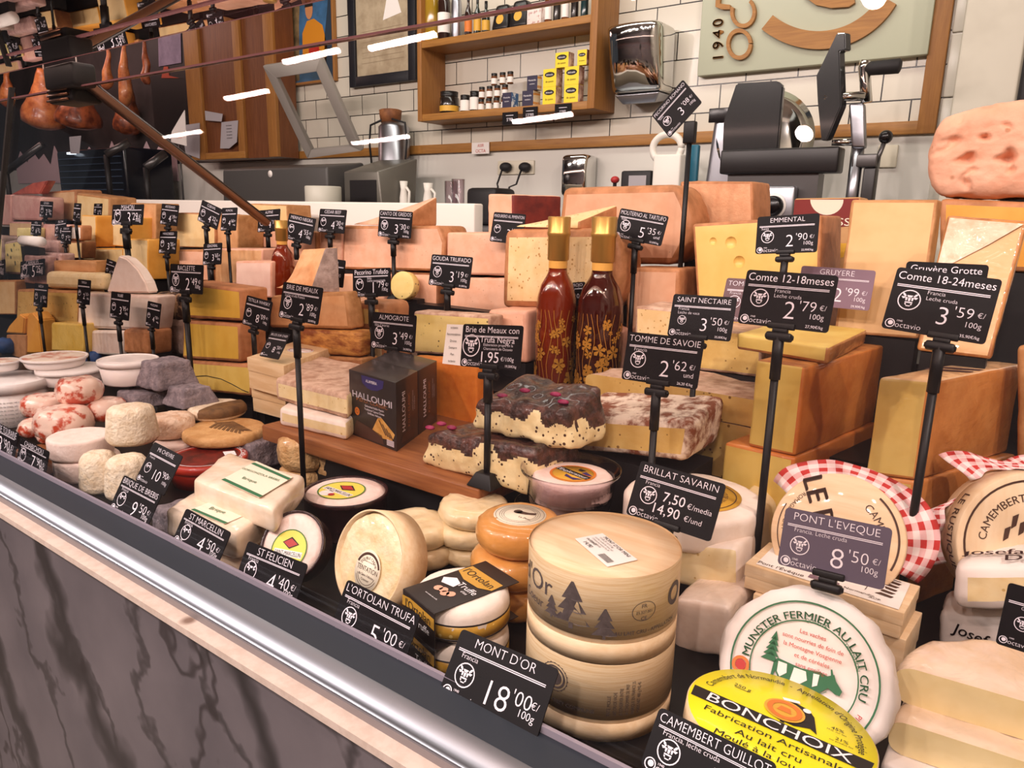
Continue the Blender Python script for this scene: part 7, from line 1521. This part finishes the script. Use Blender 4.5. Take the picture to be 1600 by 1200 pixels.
for k, px in enumerate((790, 820)):
    q = ony(px, 261, WY-.03); t = thing('power_plug', '%s black plug in the cream double socket, its cable hanging' % ('left', 'right')[k], 'plug', q); MB().sphere(q, .024, n=8, sq=(1.2, .9, .8)).build('plug', 'black_rubber', t)
    e_ = ony(770-20*k+30*k, 300, 2.45); MB().tube([q+V((-.01, -.01, -.01)), q+V((-.02, -.03, -.07)), lerp(q, e_, .6)+V((0, 0, -.02)), V((e_.x, 2.45, 1.342))], .004, 6).build('cable', 'black_rubber', t)
socket('cream wall socket at the right, behind the meat slicer knob', 1368, 1404, 226, 262, 0)
o = MB().box(tuple(ony(737, 241, WY-.03)), tuple(ony(765, 222, WY-.026))).build('small_sign', 'paper_white', None, ony(737, 241, WY-.03)); tagit(o, 'small white sign with red letters on the oak rail', 'sign'); w = MB(); q = ony(751, 231, WY-.0308); w.text('ASIR', .018, lambda u, v: q+V((u, 0, v+.010))); w.text('OCTA', .020, lambda u, v: q+V((u, 0, v-.012))); w.build('lettering', 'print_red', o)
# ---- things on the staff worktop (z = 1.34)
WZ = 1.34
def stand_box(name, label, cat, m, x0, x1, yt, y, d, bev=.006):
    a, b = ony(x0, yt, y), ony(x1, yt, y); o = MB().box((a.x, y, WZ+.0005), (b.x, y+d, (a.z+b.z)/2), bev=bev).build(name, m, None, (a.x, y, WZ)); return tagit(o, label, cat)
stand_box('card_terminal_box', 'black boxy device left of the soap dispenser, under the plugs', 'device', 'black_matt', 727, 774, 293, 2.30, .14, .02)
y = 2.36; a, b = ony(969, 290, y), ony(1018, 266, y); t = thing('card_reader', 'black framed card reader behind the moliterno half', 'device', (a.x, y, WZ)); MB().box((a.x, y, WZ+.0005), (b.x, y+.05, b.z), bev=.008).build('body', 'black_matt', t); a2, b2 = ony(982, 290, y-.002), ony(1010, 274, y-.002); MB().box((a2.x, y-.003, a2.z-.03), (b2.x, y-.0005, b2.z)).build('screen', 'paper_grey', t)
q = ony(961, 281, 2.40); t = thing('red_button', 'small red mushroom button on a post behind the moliterno half', 'button', (q.x, 2.40, WZ)); MB().tube([(q.x, 2.4, WZ+.0005), (q.x, 2.4, q.z)], .007, 8).build('post', 'black_matt', t); MB().sphere(q, .016, n=8, sq=(1, 1, .8)).build('cap', 'label_red', t)
y = 2.32; t = thing('white_holder', 'white plastic machine with a round loop on top, behind the tall pecorino', 'machine', (ony(1040, 280, y).x, y, WZ)); a, b = ony(1018, 285, y), ony(1064, 240, y); MB().box((a.x, y, WZ+.0005), (b.x, y+.10, b.z), bev=.008).build('body', 'white_plastic', t)
q = ony(1042, 232, y+.03); rr = 21*2.45/FPX; MB().tube([q+V((rr*1.15*math.cos(k*PI/14), 0, rr*math.sin(k*PI/14))) for k in range(29)], .012, 8).build('loop', 'white_plastic', t); MB().box((q.x-.05, y+.04, b.z-.01), (q.x+.05, y+.07, q.z-.02), bev=.006).build('neck', 'white_plastic', t)
stand_box('blue_board', 'blue cutting board standing upright behind the tall pecorino', 'board', C('board_blue', '#1f6f8a', rough=.4), 1076, 1092, 226, 2.40, .02, .006)
# meat slicer
y = 2.16; t = thing('meat_slicer', 'grey meat slicer with a dark plastic guard, behind the emmental', 'slicer', (ony(1160, 290, y).x, y, WZ)); zt_ = lambda px, py, yy: ony(px, py, yy)
a, b = ony(1092, 300, y+.05), ony(1150, 168, y+.05); MB().hexa([(a.x, y+.05, WZ+.0005), (b.x+.02, y+.05, WZ+.0005), (b.x+.02, y+.25, WZ+.0005), (a.x, y+.25, WZ+.0005), (a.x+.03, y+.05, b.z), (b.x+.02, y+.05, b.z), (b.x+.02, y+.22, b.z), (a.x+.03, y+.22, b.z)], .02, 4).build('housing', 'steel_soft', t)
q = ony(1195, 215, y+.10); MB().lathe([(.10, -.008), (.135, -.006), (.138, 0), (.10, .006), (1e-5, .006)], 44, disc_frame(q, (.35, -.9, .1)), cap=False).build('blade', 'chrome', t)
pts = [ony(px, py, y) for px, py in ((1128, 248), (1130, 190), (1150, 130), (1215, 126), (1224, 134), (1214, 250))]; MB().extr(pts, (0, .02, 0), bev=.004).build('guard', C('guard_smoke', '#1d1f20', rough=.2, coat=.4), t)
a, b = ony(1123, 272, y-.04), ony(1312, 228, y-.04); MB().box((a.x, y-.04, a.z), (b.x, y+.03, b.z), bev=.006).build('carriage', C('carriage_black', '#1a1718', rough=.35), t); MB().box((a.x+.02, y-.02, WZ+.0005), (b.x-.05, y+.04, a.z-.0005)).build('pedestal', 'dark_steel', t)
a, b = ony(1180, 345, y-.06), ony(1242, 290, y-.06); q = ony(1208, 322, y-.06); MB().box((a.x, y-.055, WZ+.0005), (b.x, y-.022, max(b.z, WZ+.05)), bev=.008).build('control_panel', 'steel_soft', t)
q = V((q.x, y-.056, max(q.z, WZ+.035))); MB().lathe([(.034, 0), (.034, .002)], 30, disc_frame(q, (0, -1, 0))).build('dial', 'paper_white', t); MB().lathe([(.028, .002), (.027, .02), (.020, .026), (1e-5, .027)], 28, disc_frame(q, (0, -1, 0)), cap=False).build('dial_knob', 'black_gloss', t)
q = ony(1123, 180, y+.045); MB().box((q.x-.03, y+.042, q.z-.02), (q.x+.03, y+.0495, q.z+.02), bev=.002).build('display', 'black_gloss', t)
# slicer pusher with crank handle
y = 2.10; t = thing('slicer_pusher', 'tilted pusher plate with chrome arm and black grip, in front of the green sign', 'slicer', (ony(1330, 290, y).x, y, WZ))
MB().extr([ony(px, py, y) for px, py in ((1275, 118), (1307, 52), (1320, 51), (1321, 78), (1311, 80), (1314, 165), (1292, 218), (1283, 220), (1277, 160))], (.01, .02, 0), bev=.002).build('plate', 'guard_smoke', t)
MB().tube([ony(1288, 153, y+.01), ony(1352, 150, y+.03)], .012, 12).build('rod', 'chrome', t)
MB().hexa([ony(1330, 232, y+.02), ony(1352, 232, y+.02), ony(1352, 232, y+.02)+V((0, .03, 0)), ony(1330, 232, y+.02)+V((0, .03, 0)), ony(1325, 160, y+.02), ony(1350, 160, y+.02), ony(1350, 160, y+.02)+V((0, .03, 0)), ony(1325, 160, y+.02)+V((0, .03, 0))], .008, 3).build('bracket', 'steel_soft', t)
MB().tube([ony(1354, 160, y+.035), ony(1352, 130, y+.035), ony(1350, 104, y+.03), ony(1353, 95, y+.03)], .014, 10).build('crank', 'chrome', t)
MB().tube([ony(1352, 108, y+.03), ony(1360, 107, y+.03), ony(1405, 103, y+.03), ony(1408, 103, y+.03)], [.012, .017, .018, .012], 12).build('grip', 'black_rubber', t)
MB().tube([ony(1341, 228, y+.04), V((ony(1341, 228, y+.04).x, y+.04, WZ+.0005))], .016, 10).build('post', 'steel_soft', t); MB().tube([ony(1300, 222, y+.03), ony(1338, 222, y+.04)], .010, 10).build('lower_rod', 'chrome', t)
MB().tube([ony(1362, 272, y+.04), ony(1384, 216, y+.04)], .006, 8).build('lever', 'dark_steel', t); MB().sphere(ony(1384, 214, y+.04), .017, n=8).build('lever_knob', 'black_gloss', t); a, b = ony(1330, 262, y+.03), ony(1372, 240, y+.03); MB().box((a.x, y+.025, a.z), (b.x, y+.075, b.z), bev=.004).build('slide', 'dark_steel', t); MB().box((a.x+.03, y+.03, WZ+.0005), (b.x, y+.07, a.z-.0005), bev=.004).build('slide_foot', 'carriage_black', t)
# vacuum packer with raised lid
y = 2.20; x0, x1 = ony(346, 300, y).x, ony(512, 300, y).x; zt_ = ony(440, 262, y).z; t = thing('vacuum_packer', 'dark grey vacuum packing machine with its clear lid raised', 'machine', (x0, y, WZ)); MB().hexa([(x0, y, WZ+.0005), (x1, y, WZ+.0005), (x1, y+.22, WZ+.0005), (x0, y+.22, WZ+.0005), (x0+.02, y, zt_), (x1, y, zt_), (x1, y+.22, zt_+.03), (x0+.02, y+.22, zt_+.03)], .012, 3).build('body', C('machine_grey', '#4b4947', rough=.4), t)
q = ony(422, 270, y-.002); MB().lathe([(.016, 0), (.016, .002)], 20, disc_frame(V((q.x, y-.0008, q.z-.005)), (0, -1, 0))).build('badge', 'paper_white', t)
O = [(410, 103), (500, 90), (564, 236), (480, 248)]; I = [(432, 122), (494, 112), (546, 228), (486, 234)]; yl = (2.16, 2.16, 2.36, 2.36)
po = [ony(a_[0], a_[1], yl[k]) for k, a_ in enumerate(O)]; pi = [ony(a_[0], a_[1], yl[k]) for k, a_ in enumerate(I)]; nn = (po[1]-po[0]).cross(po[3]-po[0]).normalized()*.022
lf = MB()
for k in range(4): j = (k+1) % 4; lf.hexa([po[k], po[j], pi[j], pi[k], po[k]+nn, po[j]+nn, pi[j]+nn, pi[k]+nn], .004, 2)
lf.build('lid_frame', C('lid_grey', '#9a958e', rough=.35), t); MB().extr(pi, nn*.3).build('lid_window', 'clear_glass', t)
y = 2.24; a, b = ony(538, 306, y), ony(590, 270, y); t = thing('mincer', 'grey mincer with a square mouth, right of the vacuum packer', 'machine', (a.x, y, WZ)); c_ = ony(545, 255, y+.1); b.z = ony(560, 268, y).z
MB().hexa([(a.x, y, WZ+.0005), (b.x+.03, y, WZ+.0005), (b.x+.05, y+.17, WZ+.0005), (a.x+.02, y+.17, WZ+.0005), (a.x, y, b.z), (b.x, y, b.z), (b.x+.07, y+.17, b.z+.06), (a.x+.05, y+.17, b.z+.06)], .006, 2).build('body', C('machine_olive', '#6b6860', rough=.35, metal=.4), t); q0, q1 = ony(547, 303, y-.001), ony(588, 281, y-.001); MB().box((q0.x, y-.0015, WZ+.01), (q1.x, y-.0004, q1.z)).build('mouth', 'black_matt', t)
p = ony(616, 240, 2.51); zt1 = ony(610, 192, 2.51).z; zt2 = ony(610, 171, 2.51).z; t = thing('bar_boiler', 'steel cylinder machine with a brown cap and wire handles', 'machine', (p.x, 2.51, WZ)); MB().lathe([(.075, .0005), (.077, .01), (.07, zt1-WZ-.02), (.05, zt1-WZ)], 28, M.Translation((p.x, 2.51, WZ))).build('cylinder', 'steel_soft', t); MB().lathe([(.045, 0), (.05, .03), (.052, zt2-zt1-.004), (.04, zt2-zt1)], 20, M.Translation((p.x-.02, 2.51, zt1))).build('cap', 'rind_brown', t)
m = MB()
for s_ in (-1, 1): m.tube([(p.x+s_*.09, 2.47, WZ+.12), (p.x+s_*.12, 2.47, zt1-.09), (p.x+s_*.11, 2.47, zt1-.01), (p.x+s_*.03, 2.47, zt1+.01)], .005, 6)
m.build('wire_handles', 'black_rubber', t)
p = ony(505, 300, 2.06); R = 28*proj(p)[2]/FPX; zt_ = zat(p, 291); o = MB().lathe([(R*.96, .0005), (R, .003), (R, zt_-WZ-.004), (R*.96, zt_-WZ), (R*.9, zt_-WZ-.004), (1e-5, zt_-WZ-.004)], 40, M.Translation((p.x, 2.06, WZ))).build('white_bowl', C('bowl_white', '#c9c6b8', rough=.4), None, (p.x, 2.06, WZ)); tagit(o, 'wide white cylinder bowl on the worktop, before the vacuum packer', 'bowl')
for k, (px, w, py) in enumerate(((631, 14, 283), (669, 17, 286))):
    p = ony(px, 300, 2.33); R = w/2*proj(p)[2]/FPX; zt_ = zat(p, py); t = thing('white_jug', '%s small white jug on the worktop behind the rear ledge' % ('left', 'right')[k], 'jug', (p.x, 2.33, WZ), 'white jugs'); h = zt_-WZ; MB().lathe([(R*.9, .0005), (R, h*.2), (R*.95, h*.6), (R*.7, h*.8), (R*.9, h), (R*.8, h-.002)], 22, M.Translation((p.x, 2.33, WZ)), cap=False).build('jug', 'white_plastic', t); MB().tube([(p.x+R*.8, 2.33, WZ+h*.85), (p.x+R*1.7, 2.33, WZ+h*.75), (p.x+R*1.5, 2.33, WZ+h*.4), (p.x+R*.95, 2.33, WZ+h*.3)], .006, 6).build('handle', 'white_plastic', t)
for k, px in enumerate((705, 716)): p = ony(px, 300, 2.36); o = MB().lathe([(.026, .0005), (.028, ony(px, 283-3*k, 2.36).z-WZ), (.025, ony(px, 283-3*k, 2.36).z-WZ-.002), (.022, .006), (1e-5, .006)], 20, M.Translation((p.x, 2.36, WZ)), cap=False).build('drinking_glass', 'tub_clear', None, (p.x, 2.36, WZ)); tagit(o, '%s clear glass tumbler left of the black device' % ('left', 'right')[k], 'glass', 'glass tumblers')

# ---- ham counter at the far left
C('ham_skin', '#b9643a', '#5d2c1c', sc=14, lo=.38, hi=.62, rough=.35, bump=.4, bsc=30, coat=.3); C('ham_fat', '#d98a52', '#a85a34', sc=16, rough=.35, bump=.3, bsc=30, coat=.3)
yh = 2.35
def ham(label, px, yt, yb, w, m, lean=0, bulk=.62, yh=yh):
    a, b = ony(px, yt, yh), ony(px+lean, yb, yh); R = w/2*proj(a)[2]/FPX; t = thing('hanging_ham', label, 'ham', b, 'hams hanging at the far left'); n = 12
    pts = [lerp(a, b, k/n) for k in range(n+1)]; rs = [max(.006, R*(.22+.78*math.sin(PI*min(1, (k/n)**1.6*bulk+.02))**1.1)) for k in range(n+1)]; rs[-1] *= .55
    mb = MB().tube(pts, rs, 16); mb.v = [tuple(V(p)+V((noise.noise(V(p)*14), noise.noise(V(p)*14+V((5, 0, 0))), 0))*.015) for p in mb.v]; mb.build('ham', m, t)
    MB().tube([a+V((0, 0, -.01)), V((a.x, yh, HR))], .005, 6).build('cord', 'white_plastic', t)
HR = ony(100, 20, yh).z
o = MB().tube([(ony(-60, 20, yh).x, yh, HR+.008), (ony(285, 20, yh).x, yh, HR+.008)], .012, 10).build('ham_rail', 'dark_steel', None, (ony(-60, 20, yh).x, yh, HR)); tagit(o, 'dark steel rail from which the hams hang', 'rail')
for px in (-50, 280): q = ony(px, 20, yh); MB().tube([(q.x, yh, HR+.006), (q.x, yh, 3.1)], .008, 8).build('hanger_rod', 'dark_steel', o)
ham('biggest ham with a pale end, left of the slanted bar', 68, 108, 200, 62, 'ham_fat'); ham('dark brown ham right beside the biggest one', 122, 120, 200, 66, 'ham_skin'); ham('slender light ham at the extreme left', 12, 110, 168, 22, 'ham_fat', 0, .7); ham('slim orange ham above the bracket', 169, 72, 140, 17, 'ham_fat', -2, .7); ham('slim ham with a white rope, next to the slim orange one', 194, 70, 168, 22, 'ham_fat', 2, .75); ham('thin ham furthest right, before the dark panel', 226, 62, 132, 14, 'ham_skin', 4, .7); ham('dark ham low behind the slanted bar', 200, 130, 210, 40, 'ham_skin', yh=2.52)
o = MB().box(tuple(ony(243, 215, WY-.04)), (ony(287, 0, WY-.04).x, WY-.003, 3.0)).build('dark_niche_door', C('niche_black', '#120e10', rough=.5), None, ony(243, 215, WY-.04)); tagit(o, 'dark narrow door panel behind the slim hams', 'panel')
MB().extr([ony(a_, b_, WY-.045) for a_, b_ in ((247, 58), (282, 52), (283, 98), (248, 104))], (0, .003, 0)).build('poster', C('poster_violet', '#8d7f96', '#766a80', sc=8, rough=.6), o)
MB().extr([ony(a_, b_, WY-.045) for a_, b_ in ((252, 122), (256, 104), (262, 104), (264, 118), (280, 122))], (0, .003, 0)).build('red_poster', C('poster_red', '#a8442c', rough=.6), o)
o = MB().extr([ony(a_, b_, 2.30) for a_, b_ in ((267, 222), (268, 206), (288, 172), (291, 228))], (0, .004, 0)).build('paper_sign', 'paper_white', None, ony(267, 222, 2.30)); tagit(o, 'white slanted paper sign with red writing, beside the cupboard', 'sign'); w = MB(); q = ony(280, 212, 2.2992); w.text('SIC', .035, lambda u, v: q+V((u, 0, v))); w.build('lettering', 'print_red', o)
q0 = ony(279, 228, 2.302); MB().tube([(q0.x, 2.306, q0.z+.01), (q0.x, 2.306, WZ+.0005)], .006, 6).build('stick', 'dark_steel', o)
y = 2.22; x0, x1 = ony(92, 280, y).x, ony(196, 280, y).x; zt_ = ony(140, 232, y).z; t = thing('black_cabinet', 'black glossy slatted display cabinet at the far left, before the hams', 'cabinet', (x0, y, WZ)); MB().box((x0, y, WZ+.0005), (x1, y+.3, zt_), bev=.02).build('body', C('cabinet_blue_black', '#14171f', rough=.2), t); m = MB()
for k in range(8): z = WZ+.06+k*(zt_-WZ-.08)/8; m.box((x0+.03, y-.006, z), (x1-.03, y-.0005, z+.006))
m.build('slats', C('slat_blue', '#4f6076', rough=.25, metal=.5), t)
lm = MB().box((x0+.22, y-.03, zt_-.03), (x0+.30, y-.008, zt_-.018)).build('lamp', emit('lamp_white', '#dfefff', 6), t)
o = MB().hexa([ony(a_, b_, 2.0) for a_, b_ in ((110, 240), (124, 240))]+[ony(a_, b_, 2.05) for a_, b_ in ((124, 240), (110, 240))]+[ony(a_, b_, 2.0) for a_, b_ in ((108, 214), (127, 212))]+[ony(a_, b_, 2.05) for a_, b_ in ((127, 212), (108, 214))], .003, 1).build('white_box', 'paper_grey', t)
for k, (pp, lb) in enumerate((([(228, 262), (258, 240)], 'upper dark knife block slanting behind the slanted bar'), ([(10, 268), (66, 226)], 'dark slanted ham holder arm at the far left'), ([(166, 242), (202, 222)], 'dark slanted ham holder arm above the black cabinet'))):
    a, b = ony(*pp[0], 2.06), ony(*pp[1], 2.16); t = thing('ham_holder', lb, 'ham holder', (a.x, 2.06, WZ), 'dark ham holders'); MB().tube([a, b], .022, 10).build('arm', 'dark_steel', t); MB().tube([(a.x, 2.06, WZ+.0005), a], .016, 8).build('post', 'black_matt', t); MB().box((a.x-.07, 2.02, WZ+.0005), (a.x+.07, 2.10, WZ+.012), bev=.003).build('base', 'black_matt', t)
# white scalloped paper trim along the lower wall at the left
m = MB(); rnd = random.Random(3); xs = [ony(px, 250, WY-.012) for px in range(24, 285, 9)]; z0 = ony(150, 262, WY-.012).z; top = []
for k, p in enumerate(xs): top.append((p.x, z0+(.13 if k % 2 else .05)+rnd.uniform(-.02, .05)))
m.extr([V((xs[0].x, WY-.012, z0-.1)), V((xs[-1].x, WY-.012, z0-.1))]+[V((a_, WY-.012, b_)) for a_, b_ in top[::-1]], (0, .004, 0)); o = m.build('paper_garland', C('garland_pink', '#d9bcc2', rough=.7), None, (xs[0].x, WY-.012, z0)); tagit(o, 'jagged pinkish paper trim on the lower wall behind the hams', 'garland')
